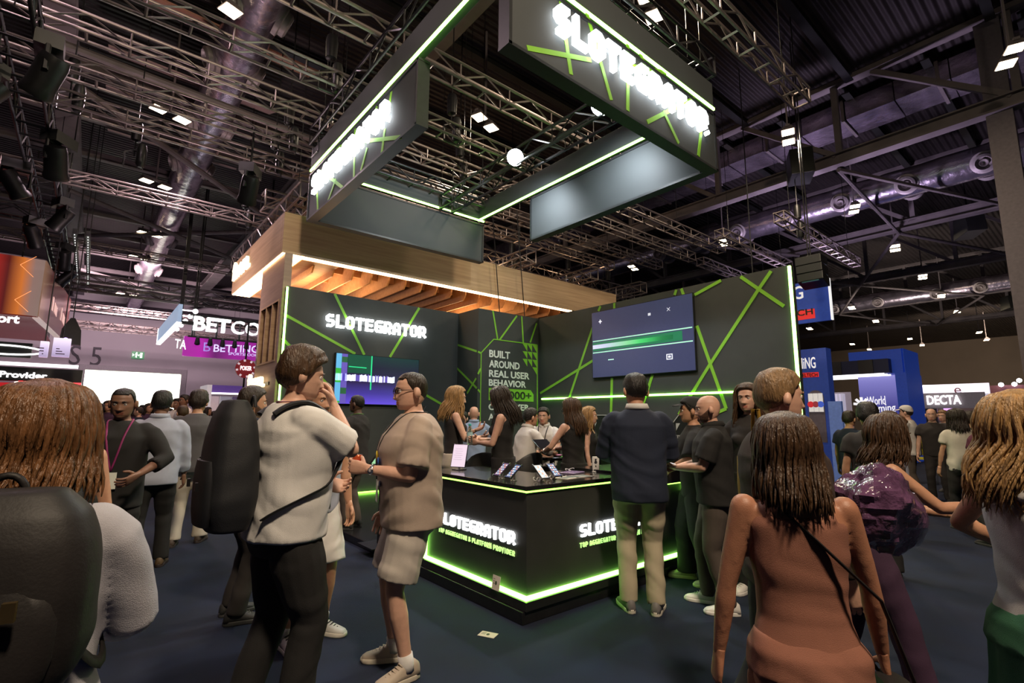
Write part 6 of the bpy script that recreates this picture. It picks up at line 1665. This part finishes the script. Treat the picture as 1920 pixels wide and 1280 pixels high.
# white T-shirt man with the black backpack
p, H = stand(560, 660, 3.0)
P2 = person('heavy man in white T-shirt and black trousers touching his chin, seen from behind', p, rel(560, -72), H, skin='fair', hair=('full', 'brown'), girth=1.20, q=2, head=(-.1, .12, 0),
    R=(.03, .19, 1.475), Rp=(.75, .35, -1.25), Rpalm=(-.3, -1, .2), Rcurl=.5, L=(-.16, .22, 1.08), Lp=(-.6, -.7, -.3), Lpalm=(.8, 0, .4),
    Rf=(.12, .03, 0, -14), Lf=(-.13, -.12, 0, 10), top=dict(kind='tee', m=W_['white'], hem=.865, loose=.028, sleeve=.86, wr=.0065, name='t_shirt'),
    bottom=dict(m=W_['black'], loose=1.14, hemr=.078), shoes=((.66, .64, .60), (.70, .66, .58)), lanyard=(.12, .02, .06))
def backpack(info, label, mt, w=.165, h0=.98, h1=1.44, dep=.17, up=0.0, roll=True, buckles=None, low=0.0, lean=0.0):
    t = local_thing('backpack', label, 'backpack', info); T = info['T']; g = info['girth']
    back = -.125*g-.01
    mb = MB(); rg = []
    N = 9
    for k in range(N):
        u = k/(N-1); z = h0-low+(h1-h0)*u
        f = (.80, .93, 1, 1, 1, .99, .95, .86, .62)[k]; dd = dep*(.75, .95, 1, 1, .98, .92, .84, .70, .40)[k]
        ring = []
        for j in range(24):
            t_ = 2*PI*j/24; e = 3.2; c_, s_ = math.cos(t_), math.sin(t_); kk = (abs(c_)**e+abs(s_)**e)**(-1/e)
            ring.append(T((w*f*c_*kk, back-dep*.5+lean*(1-u)*-.10+dd*.5*s_*kk, z)))
        rg.append(ring)
    mb.loft(rg); me = fuse(mb, .012, 3, 'main_bag'); wrinkle(me, .0022, 2, .8); me.materials.append(mt); smooth_shade(me); link('main_bag', me, t, world=False)
    pk = MB(); rg = []
    for k in range(7):
        u = k/6; z = h0-low+.03+(h1-h0)*.48*u; f = (.8, .95, 1, 1, 1, .95, .8)[k]
        rg.append([T((w*.80*f*math.cos(2*PI*j/20), back-dep*.93+lean*(1-u)*-.08-.035*max(0, -math.sin(2*PI*j/20))*f+.03*max(0, math.sin(2*PI*j/20)), z)) for j in range(20)])
    pk.loft(rg); pk.build('front_pocket', mt, t, 60, world=False)
    for sd in (-1, 1):
        x = sd*.105*g
        s_ = MB(); yf = .115*g+.055
        pts_ = [T((x*.9, back+.03, 1.40)), T((x, -.05, 1.488)), T((x*1.02, .03, 1.495)), T((x*1.12, .11*g+.02, 1.40)), T((x*1.25, yf, 1.26)), T((x*1.55, .10*g, 1.12)), T((x*1.72, -.02, 1.06)), T((x*1.45, back-.02, h0+.05))]
        pts_ = drape(pts_, info['bvh'], .016, 4, .12)[1:]; n_ = len(pts_)
        s_.tube(pts_, [.034 if k < n_*.55 else (.034-.018*min(1, (k/n_-.55)/.12)) for k in range(n_)], 8, flat=.34, up=(0, .3, 1)); s_.build('shoulder_strap', mt, t, 60, world=False)
    hd_ = MB().tube([T((.035*math.cos(a_), back-.03, h1-.03+.05*math.sin(a_))) for a_ in [PI*i_/10 for i_ in range(11)]], .008, 8); hd_.build('grab_handle', mt, t, 60, world=False)
    for sd in (-1, 1):
        MB().obox(T((sd*w*.5, back-dep*1.13+lean*-.05, h0-low+.20)), (1, 0, 0), (0, 1, 0), (0, 0, 1), .020, .012, .034).build('buckle', buckles or M['blackmetal'], t, world=False)
    return t
backpack(P2, 'big black roll-top backpack on the back of the white T-shirt man', W_['packnyl'], .19, .93, 1.50, .22)

# man in white shorts behind him
p, H = stand(600, 722, 4.1)
person('man in white shorts and black-and-white sneakers standing behind the heavy man', p, rel(600, -150), H, skin='tan', hair=('short', 'sandy'), q=1, R=(.16, .22, 1.12), Rp=(.6, -.7, -.3), L=(-.24, .1, .85), Rf=(.16, .05, 0, -5), Lf=(-.13, .0, 0, 24),
    top=dict(kind='tee', m=W_['lightblue'], hem=.84, loose=.022), bottom=dict(kind='shorts', m=W_['white'], len=.98, loose=1.12), shoes=((.62, .60, .56), (.66, .62, .54)), lace=(.02, .02, .02), socks=(.6, .6, .58))

# woman with the leather backpack at the near edge
p, H = stand(88, 728, 1.62)
P1 = person('woman with long brown hair in a grey-white blouse walking with a leather backpack', p, rel(96, -14), H, 'f', 'fair', ('long', 'auburn', dict(length=.235, vol=.045, na=62, front=.5, wave=.010)), q=2, R=(.15, .30, 1.06), Rp=(.55, -.8, -.4), L=(-.28, .1, .9),
    top=dict(kind='shirt', m=cloth('pinstripe_blouse', (.42, .41, .46)), hem=.86, loose=.024, sleeve=1.75, wr=.0045, name='blouse'), bottom=dict(m=W_['cream'], loose=1.22, hemr=.10), shoes=((.5, .45, .4), (.6, .56, .5)), Rf=(.11, .2, 0, -8), Lf=(-.11, -.18, .0, 8))
backpack(P1, 'black leather backpack with brass buckles on the long-haired woman', W_['leather'], .20, 1.13, 1.53, .24, buckles=mat('brass', (.55, .36, .14), .3, 1.0), low=.0, lean=.25)

# navy jacket man from behind
p, H = stand(1192, 704, 4.5)
person('man in navy jacket and khaki trousers, back turned, at the counter', p, rel(1192, 6), H, skin='tan', hair=('short', 'black'), girth=1.04, q=2, head=(.25, .05, 0), R=(.16, .30, 1.10), Rp=(.55, -1, -.2), Rpalm=(-.6, 0, -.6), twist=.0,
    Rf=(.10, 0, 0, -16), Lf=(-.10, .03, 0, 14), top=dict(kind='jacket', m=W_['navy'], hem=.80, loose=.034, sleeve=1.95, wr=.005, name='jacket', collar=W_['white']), bottom=dict(m=W_['khaki'], loose=1.06, hemr=.066, wr=.006), shoes=((.16, .15, .15), (.58, .54, .46)), lace=(.4, .38, .35))

# bald man in the black polo
p, H = stand(1331, 741, 4.78)
P13 = person('bald bearded man in black polo and taupe trousers holding a phone', p, rel(1324, 92), H, skin='fair', hair=('bald', 'dark'), girth=1.06, q=2, head=(.08, .05, 0), beard='dark', L=(-.06, .30, 1.13), Lp=(-.7, -.7, -.35), Lpalm=(.5, 0, .9), Lcurl=.45, R=(.05, .31, 1.12), Rp=(.7, -.7, -.3), Rpalm=(-.5, 0, .9), Rcurl=.5,
    Rf=(.12, .09, 0, -8), Lf=(-.11, -.06, 0, 8), top=dict(kind='polo', m=W_['black'], hem=.84, loose=.032, sleeve=.78, name='polo_shirt', collar=True, wr=.005), bottom=dict(m=W_['taupe'], loose=1.02, hemr=.060), shoes=((.72, .70, .66), (.74, .72, .68)))
o, m = P13['hands'][-1]; c = P13['W'](V((0, .38, 1.165)))
t = thing('mobile_phone', 'pale mobile phone held up in both hands by the bald man', 'phone', c)
ux = P13['root'].matrix_basis.to_3x3() @ V((0, 1, .25)); uy = P13['root'].matrix_basis.to_3x3() @ V((1, 0, 0)); un = ux.cross(uy)
ph = MB().obox(c, ux, uy, un, .15, .072, .009).build('body', M['whiteplastic'], t, bevel=.003)
MB().obox(c-un.normalized()*.005, ux, uy, un, .14, .066, .001).build('screen', em('ph_glow', (.5, .5, .55), .8), ph)
p, H = stand(1297, 748, 5.45)
person('man in black cap and wide black trousers behind the bald man', p, rel(1297, 95), H, skin='tan', hair=('short', 'black'), q=1, cap=(.02, .02, .02), R=(.2, .28, 1.08), Rp=(.8, -.6, 0), L=(-.2, .26, 1.06), Lp=(-.8, -.6, 0),
    top=dict(kind='tee', m=W_['black'], hem=.80, loose=.03, sleeve=1.0), bottom=dict(m=W_['black'], loose=1.3, hemr=.105), shoes=((.42, .38, .25), (.55, .5, .3)), Rf=(.12, .10, 0, -5), Lf=(-.11, -.12, 0, 8))
p, H = stand(1402, 722, 5.3)
person('woman with loose brown hair in black between the bald and the blond man', p, rel(1402, 160), H, 'f', 'fair', ('long', 'brown', dict(length=.36, na=36)), q=1, top=dict(kind='tee', m=W_['dark'], hem=.84, loose=.014, sleeve=.9), bottom=dict(m=W_['black']), shoes=((.6, .58, .55), (.6, .58, .55)))
p, H = stand(1452, 699, 2.75)
person('tall blond man in dark jacket with purple lanyard walking past the light bar', p, rel(1452, -62), H, skin='fair', hair=('short', 'sandy'), girth=1.08, q=2, R=(.26, .10, .90), top=dict(kind='jacket', m=W_['brown'], hem=.80, loose=.036, sleeve=1.95, name='jacket'), bottom=dict(m=W_['black'], loose=1.1), lanyard=(.18, .03, .14), Rf=(.11, .2, 0, -5), Lf=(-.11, -.25, .03, 5), kneeL=(0, 1, 0))
# near woman with the bare shoulders
p, H = stand(1478, 782, 1.95)
P17 = person('bare-shouldered woman with long dark brown hair and terracotta dress close by', p, rel(1478, 18), H, 'f', 'bronze', ('long', 'brown', dict(length=.30, vol=.03, na=56, front=.5)), girth=1.08, q=2, L=(-.29, .06, .84), Lp=(-.8, -.4, 0), R=(.30, .12, .88), Rp=(.8, -.6, 0), lean=.06, Rf=(.11, .18, 0, -5), Lf=(-.11, -.15, 0, 5),
    top=dict(kind='tank', m=W_['terra'], hem=.93, loose=.004, strap=True, name='dress_top', wr=.004), bottom=dict(kind='skirt', m=W_['terra'], len=.62, name='dress_skirt', wr=.006), shoes=((.05, .03, .03), (.05, .04, .04)))
t = local_thing('shoulder_bag', 'black shoulder bag hanging at the hip of the bare-shouldered woman', 'bag', P17); T = P17['T']
mb = MB(); mb.loft([[V((.30+.055*math.cos(2*PI*j/18)*k, .0+.17*k*math.copysign(abs(math.sin(2*PI*j/18))**.6, math.sin(2*PI*j/18)), z)) for j in range(18)] for z, k in ((.58, .8), (.60, 1), (.70, 1.02), (.80, .98), (.84, .85))])
mb.build('bag_body', W_['leather'], t, 60, world=False)
MB().tube([V((.30, -.13, .82)), T((.20, -.13, 1.15)), T((.02, -.125, 1.33)), T((-.10, -.07, 1.455)), T((-.115, .0, 1.475)), T((-.09, .10, 1.36)), T((.06, .155, 1.18)), V((.28, .13, .84))], .011, 8, flat=.5).build('strap', W_['leather'], t, 60, world=False)

# staff and guests inside the booth
B0 = .096
p, H = stand(672, 741, 7.3, B0)
person('man in dark suit with green lanyard standing under the wide video screen', p, rel(672, 60), H, skin='dark', hair=('buzz', 'black'), q=1, R=(.2, .24, 1.05), Rp=(.7, -.7, 0), top=dict(kind='jacket', m=W_['dark'], hem=.82, loose=.03, sleeve=1.95, name='jacket'), bottom=dict(m=W_['taupe']), lanyard=(.10, .40, .03))
p, H = stand(853, 726, 6.2, B0)
person('blonde woman in dark sleeveless top gesturing with both hands inside the booth', p, rel(853, -82), H, 'f', 'fair', ('long', 'blond', dict(length=.36, vol=.045, na=40, wave=.02, fwd=.25)), q=1, head=(0, .1, 0), R=(.10, .30, 1.18), Rp=(.7, -.6, -.5), Rpalm=(-.6, 0, .6), L=(-.06, .28, 1.26), Lp=(-.7, -.6, -.5), top=dict(kind='tank', m=W_['dark'], hem=.85, loose=.010), bottom=dict(m=W_['cream']))
p, H = stand(889, 762, 8.2, B0)
person('bald man in pale blue shirt with a dark strap, seen from behind in the booth', p, rel(889, 5), H, skin='fair', hair=('bald', 'dark'), girth=1.08, q=1, R=(.2, .26, 1.06), Rp=(.8, -.5, 0), top=dict(kind='shirt', m=W_['blue'], hem=.84, loose=.026, sleeve=.9, collar=True), bottom=dict(m=W_['navy']))
p, H = stand(944, 726, 5.75, B0)
P8 = person('dark-haired woman in black sleeveless top looking down at a water bottle', p, rel(938, 78), H, 'f', 'fair', ('long', 'dark', dict(length=.40, na=42, vol=.03, wave=.006, front=.45)), q=1, head=(.1, .32, 0), L=(-.04, .27, 1.15), Lp=(-.7, -.7, -.4), Lpalm=(.8, .2, 0), R=(.06, .29, 1.18), Rp=(.7, -.7, -.3), Rpalm=(-.8, .2, 0), Rcurl=.6, top=dict(kind='tank', m=W_['black'], hem=.85, loose=.010), bottom=dict(m=W_['black']), lanyard=(.05, .35, .12))
c = P8['W'](V((0, .375, 1.12))); bottle('water_bottle', 'clear water bottle held by the dark-haired woman in the booth', c, .24)
p, H = stand(980, 765, 6.5, B0)
person('dark-haired man in white shirt sitting sideways on a bar chair at the high table', p, rel(980, -62), H, skin='tan', hair=('short', 'black'), q=1, lean=.18, R=(.14, .42, 1.12), Rp=(.8, -.5, -.4), L=(-.16, .40, 1.10), top=dict(kind='shirt', m=W_['white'], hem=.86, loose=.026, sleeve=1.5, collar=True), bottom=dict(m=W_['black']))
p, H = stand(1022, 765, 7.35, B0)
person('man in white polo facing outward across the high table', p, rel(1022, 165), H, skin='fair', hair=('short', 'black'), q=1, lean=.12, R=(.16, .34, 1.12), Rp=(.9, -.4, -.3), Rpalm=(0, .2, -1), L=(-.10, .36, 1.13), Lp=(-.9, -.4, -.3), Lpalm=(0, .2, -1), top=dict(kind='polo', m=W_['white'], hem=.86, loose=.024, sleeve=.85, collar=True, name='polo_shirt'), bottom=dict(m=W_['black']), lanyard=(.02, .02, .02))
p, H = stand(1074, 748, 5.95, B0)
P11 = person('woman with straight brown hair in black sleeveless top holding a dark tablet', p, rel(1074, 48), H, 'f', 'fair', ('long', 'brown', dict(length=.40, na=42, vol=.025, wave=.005)), q=1, head=(.3, .15, 0), glasses=True, L=(-.16, .33, 1.12), Lp=(-.8, -.6, -.4), Lpalm=(.2, .1, 1), R=(.02, .34, 1.14), Rp=(.8, -.6, -.3), Rpalm=(-.3, .1, 1), top=dict(kind='tank', m=W_['black'], hem=.84, loose=.012), bottom=dict(m=W_['black']), watch=-1)
c = P11['W'](V((-.08, .43, 1.20))); mx = P11['root'].matrix_basis.to_3x3()
t = thing('tablet', 'dark tablet held in front of the straight-haired woman', 'tablet', c)
tb = MB().obox(c, mx @ V((1, 0, 0)), mx @ V((0, .8, .6)), mx @ V((0, -.6, .8)), .25, .17, .008).build('body', M['phone'], t, bevel=.003)
MB().obox(c+(mx @ V((0, -.6, .8))).normalized()*.005, mx @ V((1, 0, 0)), mx @ V((0, .8, .6)), mx @ V((0, -.6, .8)), .235, .155, .001).build('screen', mat('tablet_glass', (.015, .015, .02), .1), tb)
p, H = stand(1103, 764, 6.7, B0)
person('woman with blonde hair and cream trousers mostly hidden behind the tablet woman', p, rel(1103, -100), H, 'f', 'fair', ('long', 'blond', dict(length=.34, na=34)), q=0, top=dict(kind='tank', m=W_['black'], hem=.84, loose=.012), bottom=dict(m=W_['cream']))
p, H = stand(869, 773, 9.0, B0)
person('dark-haired man barely seen behind the bald man in blue', p, rel(869, 150), H, skin='fair', hair=('short', 'black'), q=0, top=dict(kind='tee', m=W_['dark'], hem=.84), bottom=dict(m=W_['black']))
# white plastic bag and lit mint board
q_ = ony(1256, 868, 3.3); q_.x = min(q_.x, 4.82)
mb = MB(); mb.loft([[V((q_.x+.13*k*math.cos(2*PI*j/20)*(1+.12*math.sin(j*2.6)), q_.y+.09*k*math.sin(2*PI*j/20)*(1+.1*math.cos(j*3.1)), z)) for j in range(20)] for z, k in ((1.046, .8), (1.06, 1), (1.09, .9), (1.115, .6), (1.135, .25))])
tag(mb.build('plastic_bag', mat('white_film', (.72, .72, .72), .3, vary=.1, bump=.5, bscale=40), None, 60), 'crumpled white plastic bag on the raised end of the counter', 'bag')
q_ = atd(722, 840, 6.3)
t = thing('info_board', 'slanted board with a glowing mint face behind the beige-shirted man', 'info board', (q_.x, q_.y, B0))
u = V((.77, -.64, 0)); n = V((-.64, -.77, 0)); up_ = (V((0, 0, 1))+u*.42-n*.15).normalized()
MB().prism([(-.20, 0), (.075, 0), (.15, .78), (-.025, .78)], V((q_.x, q_.y, .98)), u, up_, -n*.04).build('panel', M['black'], t)
MB().prism([(-.165, .03), (.045, .03), (.105, .73), (-.015, .73)], V((q_.x, q_.y, .98))+n*.001, u, up_, n*.004).build('display', em('mint_screen', (.30, .62, .36), .75), t)
MB().bar((q_.x, q_.y, .1), (q_.x, q_.y, 1.0), .07, .07).box((q_.x-.2, q_.y-.2, .096), (q_.x+.2, q_.y+.2, .11)).build('post', M['blackmetal'], t)

# visitors over the aisle
p, H = stand(236, 728, 5.3)
PB1 = person('man in dark jacket and maroon shirt walking up the aisle looking at a phone', p, rel(236, 168), H, skin='brown', hair=('buzz', 'black'), q=1, head=(0, .15, 0), R=(.16, .30, 1.02), Rp=(.8, -.6, 0), L=(-.2, .26, 1.08), Lp=(-.8, -.6, 0), top=dict(kind='jacket', m=W_['black'], hem=.80, loose=.03, sleeve=1.4, name='jacket'), bottom=dict(m=W_['black']), lanyard=(.25, .02, .12), Rf=(.11, .12, 0, -6), Lf=(-.11, -.12, 0, 6))
c = PB1['W'](V((.15, .38, 1.02))); mx = PB1['root'].matrix_basis.to_3x3()
t = thing('mobile_phone', 'glowing mobile phone in the hand of the man walking up the aisle', 'phone', c)
ph = MB().obox(c, mx @ V((1, 0, 0)), mx @ V((0, .9, .4)), mx @ V((0, -.4, .9)), .075, .15, .009).build('body', M['phone'], t, bevel=.003)
MB().obox(c+(mx @ V((0, -.4, .9))).normalized()*.005, mx @ V((1, 0, 0)), mx @ V((0, .9, .4)), mx @ V((0, -.4, .9)), .068, .14, .001).build('screen', em('ph_blue', (.35, .55, .7), 1.2), ph)
p, H = stand(306, 735, 6.6)
person('man in pale blue shirt and black trousers seen from behind in the aisle', p, rel(306, -6), H, skin='brown', hair=('short', 'black'), girth=1.06, q=1, R=(.25, .14, .86), top=dict(kind='shirt', m=W_['lightblue'], hem=.82, loose=.03, sleeve=1.85, collar=True), bottom=dict(m=W_['black'], loose=1.05), shoes=((.10, .06, .03), (.03, .02, .02)), Rf=(.12, .1, 0, -5), Lf=(-.11, -.15, .0, 5))
p, H = stand(374, 736, 7.6)
person('man in dark grey top and cream trousers seen from behind in the aisle', p, rel(374, -14), H, skin='tan', hair=('full', 'dark'), girth=1.1, q=1, top=dict(kind='tee', m=W_['grey'], hem=.82, loose=.034, sleeve=1.5), bottom=dict(m=W_['cream'], loose=1.12, hemr=.085), shoes=((.06, .04, .03), (.04, .03, .03)), Rf=(.12, .10, 0, -5), Lf=(-.11, -.08, 0, 8), lanyard=(.4, .45, .55))
p, H = stand(472, 728, 4.7)
PB5 = person('dark-haired man in white shirt with navy backpack straps behind the heavy man', p, rel(472, -80), H, skin='tan', hair=('short', 'dark'), q=1, top=dict(kind='tee', m=W_['white'], hem=.82, loose=.024, sleeve=.8), bottom=dict(m=W_['dark']), beard='dark')
backpack(PB5, 'navy backpack on the man in white half hidden behind the heavy man', W_['navy'], .15, 1.0, 1.42, .15)
p, H = stand(128, 738, 3.5)
person('woman with brown hair and bare arms beyond the leather backpack', p, rel(128, -20), H, 'f', 'tan', ('long', 'sandy', dict(length=.34, na=36)), q=1, top=dict(kind='tank', m=W_['dark'], hem=.84, loose=.014), bottom=dict(m=W_['black']))
p, H = stand(164, 757, 8.5)
person('man with black hair and dark blazer near the red lit stand', p, rel(164, 160), H, skin='tan', hair=('full', 'black'), q=1, top=dict(kind='jacket', m=W_['dark'], hem=.82, loose=.03, sleeve=1.9, name='jacket'), bottom=dict(m=W_['black']), lanyard=(.4, .15, .05))
p, H = stand(344, 762, 11)
person('person in orange top in the aisle beyond the pale blue shirt', p, rel(344, 20), H, skin='tan', hair=('short', 'brown'), q=0, top=dict(kind='tee', m=W_['orange'], hem=.84, loose=.024), bottom=dict(m=W_['dark']))
p, H = stand(333, 748, 17)
person('man in white shirt near the doorway, nearer the door frame', p, rel(333, 150), H, skin='brown', hair=('short', 'black'), q=0, R=(.2, .25, 1.1), top=dict(kind='shirt', m=W_['white'], hem=.82, loose=.024, sleeve=1.9), bottom=dict(m=W_['dark']))
p, H = stand(348, 741, 16)
person('man in white shirt and pale trousers under the black and white light frame', p, rel(348, 120), H, skin='brown', hair=('short', 'black'), q=0, R=(.1, .3, 1.15), top=dict(kind='shirt', m=W_['white'], hem=.82, loose=.024, sleeve=1.9), bottom=dict(m=W_['cream']))
# silhouettes before the bright doorway: three figures made once, then copied
proto = []
for k, (hr, cl, sk, sx) in enumerate(((('short', 'black'), 'dark', 'brown', 'm'), (('long', 'dark', dict(length=.3, na=24)), 'plum', 'tan', 'f'), (('buzz', 'dark'), 'navy', 'fair', 'm'))):
    proto.append(person('distant visitor in dark clothes in the crowd before the bright doorway', (0, 0, 0), 0, 1.75, sx, sk, hr, q=0, top=dict(kind='jacket', m=W_[cl], hem=.82, loose=.026, sleeve=1.9, name='jacket'), bottom=dict(m=W_['black']), group='distant crowd before the doorway')['root'])
spots = [(187, 757, 15), (205, 752, 17), (200, 763, 22), (213, 760, 19), (252, 758, 20), (262, 763, 17), (268, 760, 24), (280, 757, 18), (284, 766, 26), (225, 766, 24), (318, 766, 21), (175, 764, 24), (150, 766, 16), (390, 764, 20), (402, 770, 18), (415, 766, 24), (20, 762, 12), (60, 766, 15)]
for k, (x, y, d) in enumerate(spots):
    p, H = stand(x, y, d)
    b = proto[k % 3]
    r = b if k < 3 else dup(b, p, 0)
    s = max(1.5, H)/1.75
    r.matrix_basis = Matrix.Translation(p) @ Matrix.Rotation(rel(x, (k*67) % 360), 4, 'Z'); r.scale = (s, s, s)

# visitors on the far side
p, H = stand(1596, 772, 3.6)
P18 = person('brown-haired woman in dark top and plum trousers leaning with arms stretched out', p, rel(1652, -70), H, 'f', 'tan', ('long', 'brown', dict(length=.26, na=38, vol=.045)), q=1, lean=.30, head=(0, -.1, 0), R=(.14, .58, 1.22), Rp=(.5, -.5, -.8), Rpalm=(0, 0, -1), Rcurl=.25, L=(-.12, .52, 1.12), Lp=(-.5, -.5, -.8), Lcurl=.3, top=dict(kind='tank', m=W_['brown'], hem=.84, loose=.014), bottom=dict(m=W_['plum'], loose=1.15, hemr=.09), shoes=((.45, .36, .26), (.5, .42, .3)), Rf=(.11, .22, 0, -5), Lf=(-.11, -.2, 0, 5))
# crumpled purple film bag
q_ = atd(1648, 950, 2.75); mb = MB(); rg = []
for k in range(27):
    u = k/26; th = -PI/2+PI*u; rg.append([])
    for j in range(44):
        a = 2*PI*j/44
        p = V((math.cos(th)*math.cos(a), math.cos(th)*math.sin(a)*.7, math.sin(th)*.78))
        f = 1+.30*noise.noise(p*1.7)+.13*abs(noise.noise(p*5+V((3, 1, 2))))+.07*noise.noise(p*13)
        rg[-1].append(q_+V((p.x*f*.21, p.y*f*.21, p.z*f*.21)))
mb.loft(rg)
t = thing('gift_bag', 'crumpled glossy purple film bag carried low beside the leaning woman', 'bag', q_)
mb.build('film', mat('purple_film', (.11, .05, .11), .10, vary=.6, scale=9, bump=1.0, bscale=20, coat=.8), t, 25)
mb = MB(); mb.loft([[V((q_.x+.14*k*math.cos(2*PI*j/18), q_.y+.5+.09*k*math.sin(2*PI*j/18), q_.z+z)) for j in range(18)] for z, k in ((-.2, .8), (-.18, 1), (.05, 1.05), (.18, 1.0), (.20, .9))])
t = thing('tote_bag', 'mustard yellow tote bag hanging behind the purple film bag', 'bag', q_+V((0, .5, 0)))
mb.build('body', cloth('mustard_cloth', (.34, .20, .02)), t, 60)
MB().tube([q_+V((-.06, .5, .18)), q_+V((-.03, .5, .42)), q_+V((.03, .5, .42)), q_+V((.06, .5, .18))], .01, 6).build('handle', cloth('mustard_cloth', (.34, .20, .02)), t, 60)
p, H = stand(1699, 762, 13.2)
person('man in white cap and white T-shirt standing beside the yellow checked chair', p, rel(1699, 75), H, skin='fair', hair=('short', 'dark'), q=1, cap=(.66, .64, .62), R=(.2, .25, 1.1), Rp=(.8, -.6, 0), L=(-.18, .28, 1.1), Lp=(-.8, -.6, 0), top=dict(kind='tee', m=W_['white'], hem=.82, loose=.03, sleeve=.85), bottom=dict(m=W_['taupe'], loose=1.05), shoes=((.65, .62, .58), (.7, .68, .62)), Rf=(.12, .15, 0, -5), Lf=(-.11, -.12, 0, 5))
p, H = stand(1902, 742, 2.5)
P20 = person('blonde woman in pale top and green skirt striding past at the hall side', p, rel(1902, -55), H, 'f', 'tan', ('long', 'blond', dict(length=.36, na=42, vol=.05, wave=.02)), q=2, L=(-.42, .22, 1.12), Lp=(-.6, -.5, -.4), R=(.30, .1, .9), Rp=(.8, -.6, 0), top=dict(kind='tank', m=cloth('pale_grey_top', (.40, .38, .37)), hem=.93, loose=.004), bottom=dict(kind='skirt', m=W_['green'], len=.56), shoes=((.5, .47, .42), (.55, .5, .45)), Rf=(.11, .22, 0, -5), Lf=(-.11, -.2, .0, 5))
for (x, y, d, rl, sk, hr, cl, bt, label) in (
    (1590, 772, 9.5, -30, 'tan', ('short', 'dark'), 'navy', 'dark', 'dark-haired man in navy with a white strap by the lit shelving'),
    (1626, 760, 6.5, 10, 'tan', ('full', 'black'), 'dark', 'black', 'black-haired man in dark top before the violet lit wall'),
    (1745, 766, 13, 175, 'fair', ('bald', 'dark'), 'dark', 'dark', 'bald man in dark shirt before the grey stand'),
    (1768, 770, 15, 150, 'fair', ('short', 'sandy'), 'grey', 'dark', 'sandy-haired man in grey under the white capital letters'),
    (1792, 768, 10, 20, 'tan', ('long', 'dark', dict(length=.3, na=28)), 'cream', 'dark', 'woman with long dark hair in cream before the grey stand'),
    (1818, 774, 12, -20, 'tan', ('full', 'dark'), 'brown', 'dark', 'dark-haired visitor in brown near the end of the grey stand'),
    (1842, 772, 9, 40, 'tan', ('short', 'brown'), 'maroon', 'dark', 'brown-haired visitor in maroon close to the blonde woman'),
    (1668, 775, 8.5, 100, 'fair', ('full', 'brown'), 'lightblue', 'dark', 'brown-haired visitor in pale blue beside the blue arch pillar')):
    p, H = stand(x, y, d)
    person(label, p, rel(x, rl), H, 'f' if 'woman' in label else 'm', sk, hr, q=0, top=dict(kind='tee', m=W_[cl], hem=.84, loose=.024), bottom=dict(m=W_[bt]))
